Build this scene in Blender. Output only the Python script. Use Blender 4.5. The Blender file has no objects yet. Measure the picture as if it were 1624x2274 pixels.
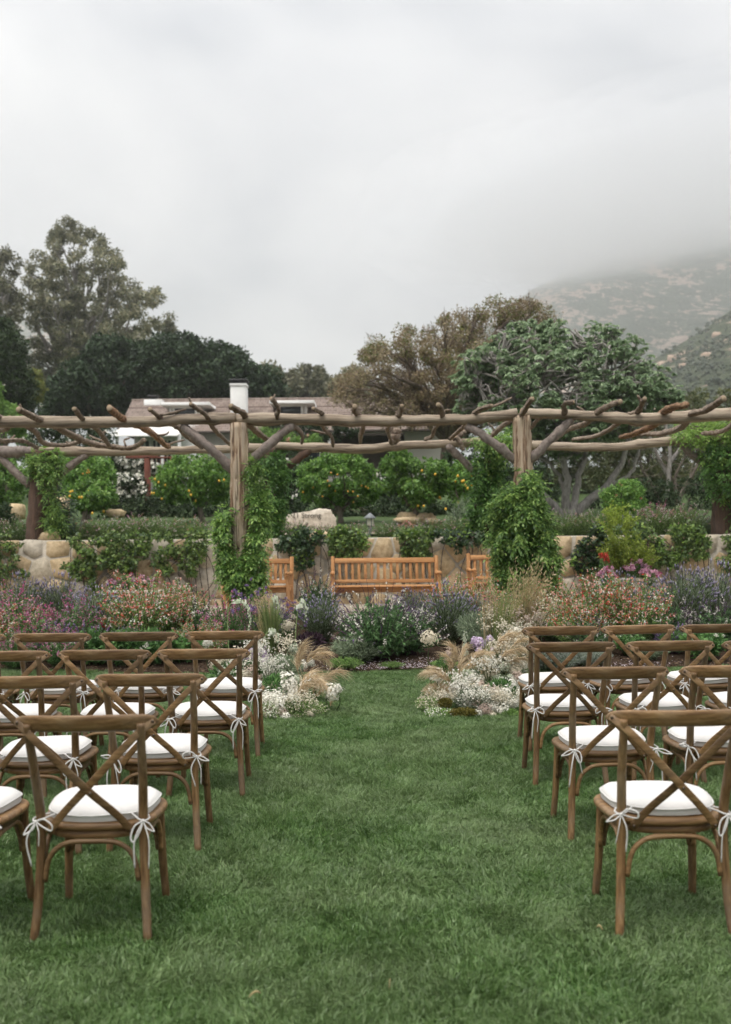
import bpy, math, random
import numpy as np
from mathutils import Matrix, Vector
R = math.radians
# ---------------------------------------------------------------- camera, world, sun, exposure
FPX, CX, HY, CAMH, ROLL = 2211.0, 812.0, 1172.0, 1.59, R(0.5)   # photograph measured at 1624 x 2274
scene = bpy.context.scene
COL = scene.collection
cam_d = bpy.data.cameras.new('camera')
cam = bpy.data.objects.new('camera', cam_d); COL.objects.link(cam)
cam_d.sensor_fit = 'VERTICAL'; cam_d.sensor_height = 36.0; cam_d.sensor_width = 25.7
cam_d.lens = 36.0 * FPX / 2274.0
cam_d.shift_y = (HY - 1137.0) / 2274.0
cam_d.clip_start = 0.1; cam_d.clip_end = 20000
cam.matrix_world = Matrix.Translation((0, 0, CAMH)) @ Matrix.Rotation(R(90), 4, 'X') @ Matrix.Rotation(-ROLL, 4, 'Z')
cam_d.dof.use_dof = True; cam_d.dof.focus_distance = 7.2; cam_d.dof.aperture_fstop = 2.5
scene.camera = cam

SUN_EL, SUN_AZ = R(66), R(215)       # overcast: a broad soft sun, behind and left of the camera
world = bpy.data.worlds.new('World'); scene.world = world; world.use_nodes = True
wn = world.node_tree; wn.nodes.clear()
def N(nt, t, **kw):
    n = nt.nodes.new(t)
    for k, v in kw.items(): setattr(n, k, v)
    return n
sky = N(wn, 'ShaderNodeTexSky', sky_type='NISHITA', sun_disc=False)
sky.sun_elevation = SUN_EL; sky.sun_rotation = SUN_AZ
bg_sky = N(wn, 'ShaderNodeBackground'); bg_sky.inputs[1].default_value = 0.10
wn.links.new(sky.outputs[0], bg_sky.inputs[0])
# cloud deck: soft grey-white clouds laid out by direction, the same all round the sky
tc = N(wn, 'ShaderNodeTexCoord')
sep = N(wn, 'ShaderNodeSeparateXYZ'); wn.links.new(tc.outputs['Generated'], sep.inputs[0])
addz = N(wn, 'ShaderNodeMath', operation='ADD'); addz.inputs[1].default_value = 0.42
absz = N(wn, 'ShaderNodeMath', operation='ABSOLUTE'); wn.links.new(sep.outputs[2], absz.inputs[0]); wn.links.new(absz.outputs[0], addz.inputs[0])
dx = N(wn, 'ShaderNodeMath', operation='DIVIDE'); wn.links.new(sep.outputs[0], dx.inputs[0]); wn.links.new(addz.outputs[0], dx.inputs[1])
dy = N(wn, 'ShaderNodeMath', operation='DIVIDE'); wn.links.new(sep.outputs[1], dy.inputs[0]); wn.links.new(addz.outputs[0], dy.inputs[1])
cmb = N(wn, 'ShaderNodeCombineXYZ'); wn.links.new(dx.outputs[0], cmb.inputs[0]); wn.links.new(dy.outputs[0], cmb.inputs[1])
n1 = N(wn, 'ShaderNodeTexNoise'); n1.inputs['Scale'].default_value = 2.3; n1.inputs['Detail'].default_value = 4.0; n1.inputs['Roughness'].default_value = 0.42; n1.inputs['Distortion'].default_value = 0.25
wn.links.new(cmb.outputs[0], n1.inputs['Vector'])
rmp = N(wn, 'ShaderNodeValToRGB'); wn.links.new(n1.outputs[0], rmp.inputs[0])
el = rmp.color_ramp.elements
el[0].position = 0.36; el[0].color = (0.45, 0.475, 0.515, 1)
el[1].position = 0.60; el[1].color = (0.90, 0.893, 0.885, 1)
e = rmp.color_ramp.elements.new(0.47); e.color = (0.70, 0.705, 0.72, 1)
bg_cl = N(wn, 'ShaderNodeBackground'); bg_cl.inputs[1].default_value = 1.0
wn.links.new(rmp.outputs[0], bg_cl.inputs[0])
# an overcast deck is brighter overhead than at the horizon
mg = N(wn, 'ShaderNodeMath', operation='MULTIPLY_ADD'); mg.inputs[1].default_value = 1.45
sqz = N(wn, 'ShaderNodeMath', operation='POWER'); sqz.inputs[1].default_value = 3.0; wn.links.new(absz.outputs[0], sqz.inputs[0]); wn.links.new(sqz.outputs[0], mg.inputs[0])
iz = N(wn, 'ShaderNodeMath', operation='SUBTRACT'); iz.inputs[0].default_value = 1.0; wn.links.new(absz.outputs[0], iz.inputs[1])
iz5 = N(wn, 'ShaderNodeMath', operation='POWER'); iz5.inputs[1].default_value = 5.0; wn.links.new(iz.outputs[0], iz5.inputs[0])
hb = N(wn, 'ShaderNodeMath', operation='MULTIPLY_ADD'); hb.inputs[1].default_value = 0.10; hb.inputs[2].default_value = 0.515; wn.links.new(iz5.outputs[0], hb.inputs[0]); wn.links.new(hb.outputs[0], mg.inputs[2]); wn.links.new(mg.outputs[0], bg_cl.inputs[1])
mixw = N(wn, 'ShaderNodeMixShader'); mixw.inputs[0].default_value = 0.96
wn.links.new(bg_sky.outputs[0], mixw.inputs[1]); wn.links.new(bg_cl.outputs[0], mixw.inputs[2])
outw = N(wn, 'ShaderNodeOutputWorld'); wn.links.new(mixw.outputs[0], outw.inputs[0])
sun_d = bpy.data.lights.new('sun', 'SUN'); sun_d.energy = 1.5; sun_d.angle = R(24); sun_d.color = (1.0, 0.96, 0.90)
sun = bpy.data.objects.new('sun', sun_d); COL.objects.link(sun)
sd = Vector((math.sin(SUN_AZ) * math.cos(SUN_EL), math.cos(SUN_AZ) * math.cos(SUN_EL), math.sin(SUN_EL)))
sun.rotation_euler = sd.to_track_quat('Z', 'Y').to_euler()
vs = scene.view_settings
vs.view_transform = 'Standard'; vs.look = 'None'; vs.exposure = 0.86; vs.gamma = 1.0; vs.use_curve_mapping = False
scene.render.engine = 'CYCLES'
cy = scene.cycles
cy.max_bounces = 16; cy.diffuse_bounces = 3; cy.glossy_bounces = 2; cy.transmission_bounces = 4; cy.transparent_max_bounces = 6; cy.volume_bounces = 12
cy.use_denoising = True; cy.use_adaptive_sampling = True; cy.adaptive_threshold = 0.025; cy.denoising_prefilter = 'ACCURATE'; cy.sample_clamp_indirect = 4.0
cy.caustics_reflective = False; cy.caustics_refractive = False

def P(x, y, d):
    """photograph position at distance d -> world point"""
    xr, yr = x - CX, y - HY
    return np.array(((xr - yr * ROLL) * d / FPX, d, CAMH - (yr + xr * ROLL) * d / FPX))
def PX(p):
    xu, yu = p[0] * FPX / p[1], (CAMH - p[2]) * FPX / p[1]
    return CX + xu + yu * ROLL, HY + yu - xu * ROLL

# ---------------------------------------------------------------- mesh helpers
class MB:
    def __init__(s): s.v = []; s.f = {}; s.n = 0
    def add(s, v, *faces):
        v = np.asarray(v, float).reshape(-1, 3)
        for f in faces:
            f = np.asarray(f, np.int64)
            if f.ndim == 1: f = f[None]
            s.f.setdefault(f.shape[1], []).append(f + s.n)
        s.v.append(v); s.n += len(v); return s
    def mesh(s, name, smooth=False):
        me = bpy.data.meshes.new(name)
        if not s.v: return me
        v = np.concatenate(s.v)
        me.vertices.add(len(v)); me.vertices.foreach_set('co', v.astype(np.float32).ravel())
        lo, st, c = [], [], 0
        for k, fl in s.f.items():
            a = np.concatenate(fl); lo.append(a.ravel()); st.append(c + np.arange(len(a)) * k); c += a.size
        lo = np.concatenate(lo); st = np.concatenate(st)
        me.loops.add(len(lo)); me.loops.foreach_set('vertex_index', lo.astype(np.int32))
        me.polygons.add(len(st)); me.polygons.foreach_set('loop_start', st.astype(np.int32))
        me.update(calc_edges=True); me.validate()
        if smooth: me.polygons.foreach_set('use_smooth', np.ones(len(me.polygons), bool))
        return me
    def box(s, c, size, M=None):
        c = np.array(c, float); h = np.array(size, float) / 2
        v = np.array([(x, y, z) for x in (-1, 1) for y in (-1, 1) for z in (-1, 1)], float) * h
        if M is not None: v = v @ np.array(M).T
        return s.add(v + c, [(0, 1, 3, 2), (4, 6, 7, 5), (0, 4, 5, 1), (2, 3, 7, 6), (0, 2, 6, 4), (1, 5, 7, 3)])
    def bbox(s, c, size, b=0.004, M=None):
        """box with chamfered edges"""
        h = np.array(size, float) / 2; vs_, fs = [], []
        idx = {}
        for sx in (-1, 1):
            for sy in (-1, 1):
                for sz in (-1, 1):
                    for a in range(3):
                        p = np.array((sx, sy, sz), float) * (h - b); p[a] = (sx, sy, sz)[a] * h[a]
                        idx[(sx, sy, sz, a)] = len(vs_); vs_.append(p)
        q = []
        for a in range(3):
            o = [i for i in range(3) if i != a]
            for sg in (-1, 1):
                f = []
                for (p1, p2) in ((-1, -1), (1, -1), (1, 1), (-1, 1)):
                    k = [0, 0, 0]; k[a] = sg; k[o[0]] = p1; k[o[1]] = p2; f.append(idx[(*k, a)])
                q.append(f)
            for p1 in (-1, 1):
                for p2 in (-1, 1):
                    k0 = [0, 0, 0]; k1 = [0, 0, 0]
                    k0[a], k1[a] = -1, 1
                    for kk in (k0, k1): kk[o[0]] = p1; kk[o[1]] = p2
                    q.append([idx[(*k0, o[0])], idx[(*k1, o[0])], idx[(*k1, o[1])], idx[(*k0, o[1])]])
        t = [[idx[(sx, sy, sz, a)] for a in range(3)] for sx in (-1, 1) for sy in (-1, 1) for sz in (-1, 1)]
        v = np.array(vs_)
        if M is not None: v = v @ np.array(M).T
        return s.add(v + np.array(c, float), q, t)
    def tube(s, pts, rad, n=8, cap=True, flat=1.0, rough=0.0, rng=None, up=None):
        pts = np.asarray(pts, float); m = len(pts)
        rad = np.broadcast_to(np.asarray(rad, float), (m,))
        T = np.gradient(pts, axis=0); T /= np.linalg.norm(T, axis=1)[:, None] + 1e-12
        u = np.array(up, float) if up is not None else (np.array((0, 0, 1.0)) if abs(T[0][2]) < .9 else np.array((1.0, 0, 0)))
        Us = np.zeros((m, 3))
        for i in range(m):
            u = u - T[i] * (u @ T[i]); u /= np.linalg.norm(u) + 1e-12; Us[i] = u
        Vs = np.cross(T, Us)
        a = np.arange(n) * 2 * np.pi / n
        rr = np.ones((m, n)) * rad[:, None]
        if rough and rng is not None:
            prof = 1 + rough * rng.normal(size=n)
            rr = rr * (prof[None] + rough * .6 * rng.normal(size=(m, n)))
        v = pts[:, None] + rr[..., None] * (np.cos(a)[None, :, None] * Us[:, None] + flat * np.sin(a)[None, :, None] * Vs[:, None])
        i = np.arange(m - 1)[:, None] * n; j = np.arange(n)[None]; k = (j + 1) % n
        q = np.stack([i + j, i + k, i + n + k, i + n + j], -1).reshape(-1, 4)
        v = v.reshape(-1, 3); tr = []
        if cap:
            v = np.concatenate([v, pts[:1], pts[-1:]]); b = m * n
            tr = [(b, (x + 1) % n, x) for x in range(n)] + [(b + 1, (m - 1) * n + x, (m - 1) * n + (x + 1) % n) for x in range(n)]
            return s.add(v, q, tr)
        return s.add(v, q)
    def lathe(s, prof, n=12, c=(0, 0, 0), wob=None):
        prof = np.array(prof, float); m = len(prof); a = np.arange(n) * 2 * np.pi / n
        w = np.ones((m, n)) if wob is None else wob
        v = np.stack([prof[:, :1] * w * np.cos(a), prof[:, :1] * w * np.sin(a), np.broadcast_to(prof[:, 1:], (m, n))], -1)
        i = np.arange(m - 1)[:, None] * n; j = np.arange(n)[None]; k = (j + 1) % n
        return s.add(v.reshape(-1, 3) + np.array(c), np.stack([i + j, i + k, i + n + k, i + n + j], -1).reshape(-1, 4))
    def leaves(s, p, D, Nn, L, W, fold=.15, droop=.1, mid=.45):
        D = D / (np.linalg.norm(D, axis=1)[:, None] + 1e-9)
        S = np.cross(D, Nn); S /= np.linalg.norm(S, axis=1)[:, None] + 1e-9
        Nn = np.cross(S, D)
        L = np.broadcast_to(L, (len(p),))[:, None]; W = np.broadcast_to(W, (len(p),))[:, None]
        m_ = p + D * L * mid + Nn * W * fold
        v = np.stack([p, m_ + S * W * .5, p + D * L - Nn * L * droop, m_ - S * W * .5], 1)
        return s.add(v.reshape(-1, 3), np.arange(len(p) * 4).reshape(-1, 4))
    def octs(s, p, r, ax=None, el=1.0):
        """small faceted buds: squashed octahedra"""
        n = len(p); r = np.broadcast_to(r, (n,))[:, None]
        if ax is None: ax = np.tile((0, 0, 1.0), (n, 1))
        ax = ax / (np.linalg.norm(ax, axis=1)[:, None] + 1e-9)
        u = np.cross(ax, np.array((.31, .77, .55))); u /= np.linalg.norm(u, axis=1)[:, None] + 1e-9
        w = np.cross(ax, u)
        v = np.stack([p - ax * r * el, p + u * r, p + w * r, p - u * r, p - w * r, p + ax * r * el], 1)
        b = np.arange(n)[:, None, None] * 6
        t = np.array([(0, 2, 1), (0, 3, 2), (0, 4, 3), (0, 1, 4), (5, 1, 2), (5, 2, 3), (5, 3, 4), (5, 4, 1)])[None]
        return s.add(v.reshape(-1, 3), (b + t).reshape(-1, 3))

def link(o, parent=None):
    COL.objects.link(o)
    if parent is not None: o.parent = parent
    return o
def obj(name, me, m=None, parent=None, loc=None, kind=None, smooth=False, label=None):
    if isinstance(me, MB): me = me.mesh(name, smooth)
    if m is not None and len(me.materials) == 0: me.materials.append(m)
    o = bpy.data.objects.new(name, me); link(o, parent)
    if loc is not None: o.location = loc
    if kind: o['kind'] = kind
    if label: o['label'] = label
    return o
def tag(o, label, cat, group=None):
    o['label'] = label; o['category'] = cat
    if group: o['group'] = group
    return o
def thing(name, label, cat, loc=(0, 0, 0), rz=0, group=None):
    o = bpy.data.objects.new(name, None); link(o)
    o.empty_display_size = .2; o.location = loc; o.rotation_euler = (0, 0, rz)
    return tag(o, label, cat, group)
def dup(o, parent=None):
    c = o.copy(); link(c); c.parent = parent
    for ch in o.children: dup(ch, c)
    return c
def rdir(rng, n):
    v = rng.normal(size=(n, 3)); return v / np.linalg.norm(v, axis=1)[:, None]
def spline(pts, n):
    """Catmull-Rom through the points"""
    p = np.asarray(pts, float)
    if len(p) == 2: return p[0] + (p[1] - p[0]) * np.linspace(0, 1, n)[:, None]
    q = np.concatenate([2 * p[:1] - p[1:2], p, 2 * p[-1:] - p[-2:-1]])
    t = np.linspace(0, len(p) - 1 - 1e-9, n); i = t.astype(int); u = (t - i)[:, None]
    a, b, c, d = q[i], q[i + 1], q[i + 2], q[i + 3]
    return .5 * (2 * b + (c - a) * u + (2 * a - 5 * b + 4 * c - d) * u ** 2 + (3 * b - a - 3 * c + d) * u ** 3)
def inpoly(poly, x, y):
    poly = np.asarray(poly, float); r = np.zeros(len(x), bool); j = len(poly) - 1
    for i in range(len(poly)):
        xi, yi = poly[i]; xj, yj = poly[j]
        c = ((yi > y) != (yj > y)) & (x < (xj - xi) * (y - yi) / (yj - yi + 1e-12) + xi)
        r ^= c; j = i
    return r

# ---------------------------------------------------------------- materials
MATS = {}
def newmat(name, rough=.6, spec=.3):
    m = bpy.data.materials.new(name); m.use_nodes = True; nt = m.node_tree
    b = nt.nodes['Principled BSDF']; b.inputs['Roughness'].default_value = rough
    b.inputs['Specular IOR Level'].default_value = spec
    MATS[name] = m; return m, nt, b
def ramp(nt, src, cols, pos=None, interp='LINEAR'):
    r = N(nt, 'ShaderNodeValToRGB'); r.color_ramp.interpolation = interp
    e_ = r.color_ramp.elements
    pos = pos or [i / max(1, len(cols) - 1) for i in range(len(cols))]
    while len(e_) < len(cols): e_.new(.5)
    for i, (c, p_) in enumerate(zip(cols, pos)): e_[i].position = p_; e_[i].color = (*c, 1)
    nt.links.new(src, r.inputs[0]); return r.outputs[0]
def noise(nt, scale=5, detail=4, rough=.55, vec='Object', stretch=None, dist=0):
    t = N(nt, 'ShaderNodeTexCoord'); n = N(nt, 'ShaderNodeTexNoise')
    n.inputs['Scale'].default_value = scale; n.inputs['Detail'].default_value = detail
    n.inputs['Roughness'].default_value = rough; n.inputs['Distortion'].default_value = dist
    src = t.outputs['Object']
    if vec == 'World': src = N(nt, 'ShaderNodeNewGeometry').outputs['Position']
    if stretch:
        mp = N(nt, 'ShaderNodeMapping'); mp.inputs['Scale'].default_value = stretch
        nt.links.new(src, mp.inputs[0]); src = mp.outputs[0]
    nt.links.new(src, n.inputs['Vector']); return n.outputs[0]
def mixc(nt, fac, a, b, mode='MIX'):
    m = N(nt, 'ShaderNodeMix', data_type='RGBA', blend_type=mode)
    if isinstance(fac, float): m.inputs[0].default_value = fac
    else: nt.links.new(fac, m.inputs[0])
    for k, v in ((6, a), (7, b)):
        if isinstance(v, tuple): m.inputs[k].default_value = (*v, 1)
        else: nt.links.new(v, m.inputs[k])
    return m.outputs[2]
def bump(nt, b, h, strength=.3, dist=.01):
    bp = N(nt, 'ShaderNodeBump'); bp.inputs['Strength'].default_value = strength; bp.inputs['Distance'].default_value = dist
    nt.links.new(h, bp.inputs['Height']); nt.links.new(bp.outputs[0], b.inputs['Normal'])
def plain(name, col, rough=.6, spec=.3, var=.12, scale=8, bmp=.0):
    m, nt, b = newmat(name, rough, spec)
    n = noise(nt, scale, 5)
    c = ramp(nt, n, [tuple(x * (1 - var) for x in col), tuple(min(1, x * (1 + var)) for x in col)], [.3, .7])
    nt.links.new(c, b.inputs['Base Color'])
    if bmp: bump(nt, b, n, bmp)
    return m
def leafmat(name, cols, trans=.35, rough=.55, spec=.25, obvar=.18, patch=None, k=1.0):
    cols = [tuple(min(.9, q * k) for q in c) for c in cols]
    m, nt, b = newmat(name, rough, spec)
    g = N(nt, 'ShaderNodeNewGeometry')
    c = ramp(nt, g.outputs['Random Per Island'], cols)
    oi = N(nt, 'ShaderNodeObjectInfo')
    hv = N(nt, 'ShaderNodeHueSaturation')
    mr = N(nt, 'ShaderNodeMapRange'); mr.inputs[3].default_value = 1 - obvar; mr.inputs[4].default_value = 1 + obvar
    nt.links.new(oi.outputs['Random'], mr.inputs[0]); nt.links.new(mr.outputs[0], hv.inputs['Value'])
    nt.links.new(c, hv.inputs['Color']); c = hv.outputs[0]
    if patch:
        n = noise(nt, patch[0], 2, .5, 'World')
        mr2 = N(nt, 'ShaderNodeMapRange'); mr2.inputs[1].default_value = .38; mr2.inputs[2].default_value = .62
        nt.links.new(n, mr2.inputs[0]); c = mixc(nt, mr2.outputs[0], c, patch[1], 'MULTIPLY')
    nt.links.new(c, b.inputs['Base Color'])
    tr = N(nt, 'ShaderNodeBsdfTranslucent'); nt.links.new(c, tr.inputs[0])
    mx = N(nt, 'ShaderNodeMixShader'); mx.inputs[0].default_value = trans
    nt.links.new(b.outputs[0], mx.inputs[1]); nt.links.new(tr.outputs[0], mx.inputs[2])
    nt.links.new(mx.outputs[0], nt.nodes['Material Output'].inputs[0]); return m
def wood(name, dark, mid, light, stretch, scale=6, rough=.5, spec=.35, grey=None, bmp=.15, obvar=.2):
    m, nt, b = newmat(name, rough, spec)
    n = noise(nt, scale, 8, .62, stretch=stretch, dist=.6)
    c = ramp(nt, n, [dark, mid, light], [.28, .5, .74])
    if grey:
        n2 = noise(nt, 3.2, 5, .6)
        r2 = N(nt, 'ShaderNodeMapRange'); r2.inputs[1].default_value = .48; r2.inputs[2].default_value = .68; nt.links.new(n2, r2.inputs[0])
        mm = N(nt, 'ShaderNodeMath', operation='MULTIPLY'); mm.inputs[1].default_value = .55; nt.links.new(r2.outputs[0], mm.inputs[0])
        c = mixc(nt, mm.outputs[0], c, grey)
    oi = N(nt, 'ShaderNodeObjectInfo'); hv = N(nt, 'ShaderNodeHueSaturation')
    mr = N(nt, 'ShaderNodeMapRange'); mr.inputs[3].default_value = 1 - obvar; mr.inputs[4].default_value = 1 + obvar
    nt.links.new(oi.outputs['Random'], mr.inputs[0]); nt.links.new(mr.outputs[0], hv.inputs['Value']); nt.links.new(c, hv.inputs['Color'])
    nt.links.new(hv.outputs[0], b.inputs['Base Color'])
    if bmp: bump(nt, b, n, bmp, .004)
    return m
# ================================================================ SETTING
def lerp_tab(tab, v):
    xs, ys = zip(*tab); return np.interp(v, xs, ys)
G_TAB = [(-400, 0), (10.6, 0), (11.2, .03), (13.5, .10), (15.2, .17), (18.6, .18)]
T_TAB = [(18.4, 1.34), (20, 1.36), (24, 1.48), (31, 1.93), (40, 2.6), (60, 4.3), (110, 8), (300, 13), (900, 16), (6000, 40)]
def gz(y): return lerp_tab(G_TAB, y)
def tz(y): return lerp_tab(T_TAB, y)
def bed_edge(x):                       # front edge of the planted bed (curves round the lawn)
    return 10.75 + .10 * np.sin(x * 1.3 + .6) + .045 * np.minimum(np.abs(x), 5) ** 1.4 * .8
def grid(xs, ys, zf):
    X, Y = np.meshgrid(xs, ys); Z = zf(X, Y); n = len(xs)
    i = (np.arange(len(ys) - 1)[:, None] * n + np.arange(n - 1)[None]).ravel()
    return MB().add(np.stack([X, Y, Z], -1).reshape(-1, 3), np.stack([i, i + 1, i + n + 1, i + n], -1))
# lawn sheet
m_lawn, nt, b = newmat('lawn_soil', .9, .1)
n = noise(nt, 30, 6, .6, 'World'); n2 = noise(nt, .8, 3, .5, 'World')
nt.links.new(mixc(nt, n2, ramp(nt, n, [(.020, .032, .012), (.055, .085, .032)], [.3, .7]), (.05, .075, .03)), b.inputs['Base Color'])
xs = np.concatenate([[-400, -120, -40], np.linspace(-14, 14, 57), [40, 120, 400]])
ys = np.concatenate([[-300, -80, -20, -5], np.linspace(0, 18.6, 75)])
o = obj('ground', grid(xs, ys, lambda X, Y: gz(Y)), m_lawn); o['kind'] = 'structure'
# planted bed: dark mulch
m_mulch, nt, b = newmat('mulch', .95, .1)
n = noise(nt, 60, 8, .7, 'World'); n2 = noise(nt, 4, 4, .6, 'World')
nt.links.new(mixc(nt, n2, ramp(nt, n, [(.012, .008, .006), (.045, .028, .018), (.12, .075, .05)], [.3, .55, .8]), (.05, .032, .02)), b.inputs['Base Color'])
bump(nt, b, n, .8, .03)
xs = np.linspace(-13, 13, 131); v = []
tt = np.linspace(0, 1, 13)
X, Tt = np.meshgrid(xs, tt); Ya = bed_edge(X); Y = Ya + (15.3 - Ya) * Tt
rs = np.random.default_rng(3)
Z = gz(Y) + .006 + .03 * np.sin(np.clip(Tt * 8, 0, 1) * np.pi / 2) + rs.normal(size=X.shape) * .008 * (Tt > 0)
nn = len(xs); i = (np.arange(len(tt) - 1)[:, None] * nn + np.arange(nn - 1)[None]).ravel()
o = obj('flower_bed', MB().add(np.stack([X, Y, Z], -1).reshape(-1, 3), np.stack([i, i + 1, i + nn + 1, i + nn], -1)), m_mulch); o['kind'] = 'structure'
# paved path at the benches
m_path, nt, b = newmat('sandstone_path', .85, .2)
n = noise(nt, 9, 6, .6, 'World')
nt.links.new(ramp(nt, n, [(.30, .25, .19), (.46, .40, .32)], [.3, .7]), b.inputs['Base Color']); bump(nt, b, n, .3, .01)
o = obj('garden_path', grid(np.linspace(-13, 13, 27), np.linspace(15.2, 18.35, 5), lambda X, Y: gz(Y) + .012 + .004 * np.sin(X * 3)), m_path); o['kind'] = 'structure'
rs = np.random.default_rng(8)
for k in range(26):                    # flagstones laid in the path
    x = -4.5 + (k % 13) * .72 + rs.uniform(-.06, .06); y = 15.55 + (k // 13) * .62
    a = np.sort(rs.uniform(0, 2 * np.pi, 7)); ra = np.array([.30, .26]) * rs.uniform(.9, 1.05)
    c = np.stack([x + ra[0] * np.cos(a), y + ra[1] * np.sin(a)], -1)
    mb = MB(); z0 = gz(y) + .01
    mb.add(np.concatenate([np.c_[c, np.full(7, z0)], np.c_[(c - (x, y)) * .97 + (x, y), np.full(7, z0 + .03)]]), [[q, (q + 1) % 7, 7 + (q + 1) % 7, 7 + q] for q in range(7)], [list(range(7, 14))])
    obj('flagstone', mb, m_path, o)
# upper terrace
m_terr, nt, b = newmat('terrace_lawn', .9, .1)
n = noise(nt, 3, 6, .6, 'World'); n2 = noise(nt, 40, 4, .6, 'World')
nt.links.new(mixc(nt, .5, ramp(nt, n, [(.045, .07, .025), (.08, .115, .045)], [.3, .7]), ramp(nt, n2, [(.03, .05, .02), (.09, .13, .05)], [.3, .7])), b.inputs['Base Color'])
ys = np.concatenate([np.linspace(18.5, 40, 45), [50, 60, 80, 110, 160, 240, 300, 500, 900, 2050]])
xs = np.concatenate([[-2350, -1500, -400, -150, -60], np.linspace(-30, 30, 41), [60, 150, 400, 1500, 2350]])
o = obj('upper_terrace', grid(xs, ys, lambda X, Y: tz(Y) + .03 * np.sin(X * .7) * np.sin(Y * .5)), m_terr); o['kind'] = 'structure'
o = obj('terrace_path', grid(np.linspace(-9, 9, 19), np.linspace(21.6, 22.7, 3), lambda X, Y: tz(Y) + .05), m_path); o['kind'] = 'structure'

# ---- mountains
def fbm(x, y, seed, octs=5, gain=.55):
    rg = np.random.default_rng(seed); out = 0; a = 1.0; f = 1.0
    for _ in range(octs):
        for _k in range(3):
            th = rg.uniform(0, 2 * np.pi); ph = rg.uniform(0, 6.28); w = rg.uniform(.7, 1.3)
            out = out + a / 3 * np.sin((x * np.cos(th) + y * np.sin(th)) * f * w + ph + 1.3 * np.sin(f * .6 * (x * np.sin(th) - y * np.cos(th)) + ph))
        a *= gain; f *= 2.05
    return out
def mountain_mat(name, greens, rocks, scale, amount):
    m, nt, b = newmat(name, .95, .1)
    st = (1, .3, 1); n = noise(nt, scale, 9, .62, 'World', st); n2 = noise(nt, scale * 6.5, 6, .62, 'World', st); n3 = noise(nt, scale * 18, 5, .65, 'World', st)
    g = ramp(nt, n3, greens, [.35, .5, .66])
    rk = ramp(nt, n3, rocks, [.3, .7])
    ad = N(nt, 'ShaderNodeMath', operation='ADD'); nt.links.new(n, ad.inputs[0]); nt.links.new(n2, ad.inputs[1])
    mr = N(nt, 'ShaderNodeMapRange'); mr.inputs[1].default_value = amount; mr.inputs[2].default_value = amount + .06; nt.links.new(ad.outputs[0], mr.inputs[0])
    nt.links.new(mixc(nt, mr.outputs[0], g, rk), b.inputs['Base Color'])
    bump(nt, b, n3, 1.0, 6.0)
    return m
m_mtn = mountain_mat('mountain_chaparral', [(.022, .037, .022), (.06, .08, .05), (.13, .145, .10)], [(.30, .215, .165), (.50, .385, .31)], .016, 1.06)
def mountain(name, xs, top, d0, d1, y0, nt_, seed, m, rough):
    xs = np.array(xs, float); t = np.linspace(0, 1, nt_); XX, TT = np.meshgrid(xs, t)
    D = d0 + (d1 - d0) * TT ** 1.2
    topy = lerp_tab(top, XX); PY = y0 + (topy - y0) * TT
    w = np.stack([(XX - CX) * D / FPX, D, CAMH - (PY - HY) * D / FPX], -1)
    s_ = fbm(w[..., 0] / 120, w[..., 1] / 160, seed) * rough * (D / d0) * np.sin(np.pi * np.clip(TT * .9 + .05, 0, 1)) ** .5
    w[..., 2] += s_
    n_ = len(xs); i = (np.arange(nt_ - 1)[:, None] * n_ + np.arange(n_ - 1)[None]).ravel()
    o = obj(name, MB().add(w.reshape(-1, 3), np.stack([i, i + 1, i + n_ + 1, i + n_], -1)), m, smooth=True)
    o['kind'] = 'structure'; return w
MTOP = [(700, 960), (1000, 815), (1100, 720), (1180, 655), (1400, 545), (1624, 480), (2100, 470), (3000, 470)]
mountain('mountain', np.linspace(700, 2700, 190), MTOP, 850, 1750, 960, 150, 4, m_mtn, 12)
mountain('mountain_far', np.linspace(-1500, 470, 120), [(-1500, 640), (0, 690), (250, 715), (400, 748), (440, 775), (470, 830)], 1200, 1800, 900, 40, 14, m_mtn, 10)
m_hill = mountain_mat('hillside_scrub', [(.018, .028, .013), (.05, .068, .03), (.12, .13, .07)], [(.36, .24, .17), (.55, .42, .33)], .02, 1.12)
HW = mountain('hillside', np.linspace(1330, 2700, 130), [(1330, 960), (1400, 850), (1440, 805), (1500, 770), (1560, 735), (1624, 690), (2000, 560), (2700, 520)], 210, 620, 1000, 80, 9, m_hill, 2.2)
rs = np.random.default_rng(12); mb = MB(); mr_ = MB()
hw = HW.reshape(-1, 3)
for k in rs.integers(0, len(hw), 3400):                # scrub growing on the hillside, past counting
    c = hw[k] + rs.normal(size=3) * (3, 4, .3); r_ = rs.uniform(.9, 2.6)
    pp = c + rdir(rs, 12) * r_ * np.array((1, 1, .6)); mb.octs(pp, rs.uniform(.35, .8, 12) * r_ * .6)
o = obj('hillside_scrub', mb, leafmat('scrub_leaf', [(.02, .035, .016), (.045, .065, .03), (.09, .10, .055)], .15)); o['kind'] = 'stuff'
o['label'] = 'grey green scrub scattered over the near hillside'; o['category'] = 'scrub'
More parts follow.
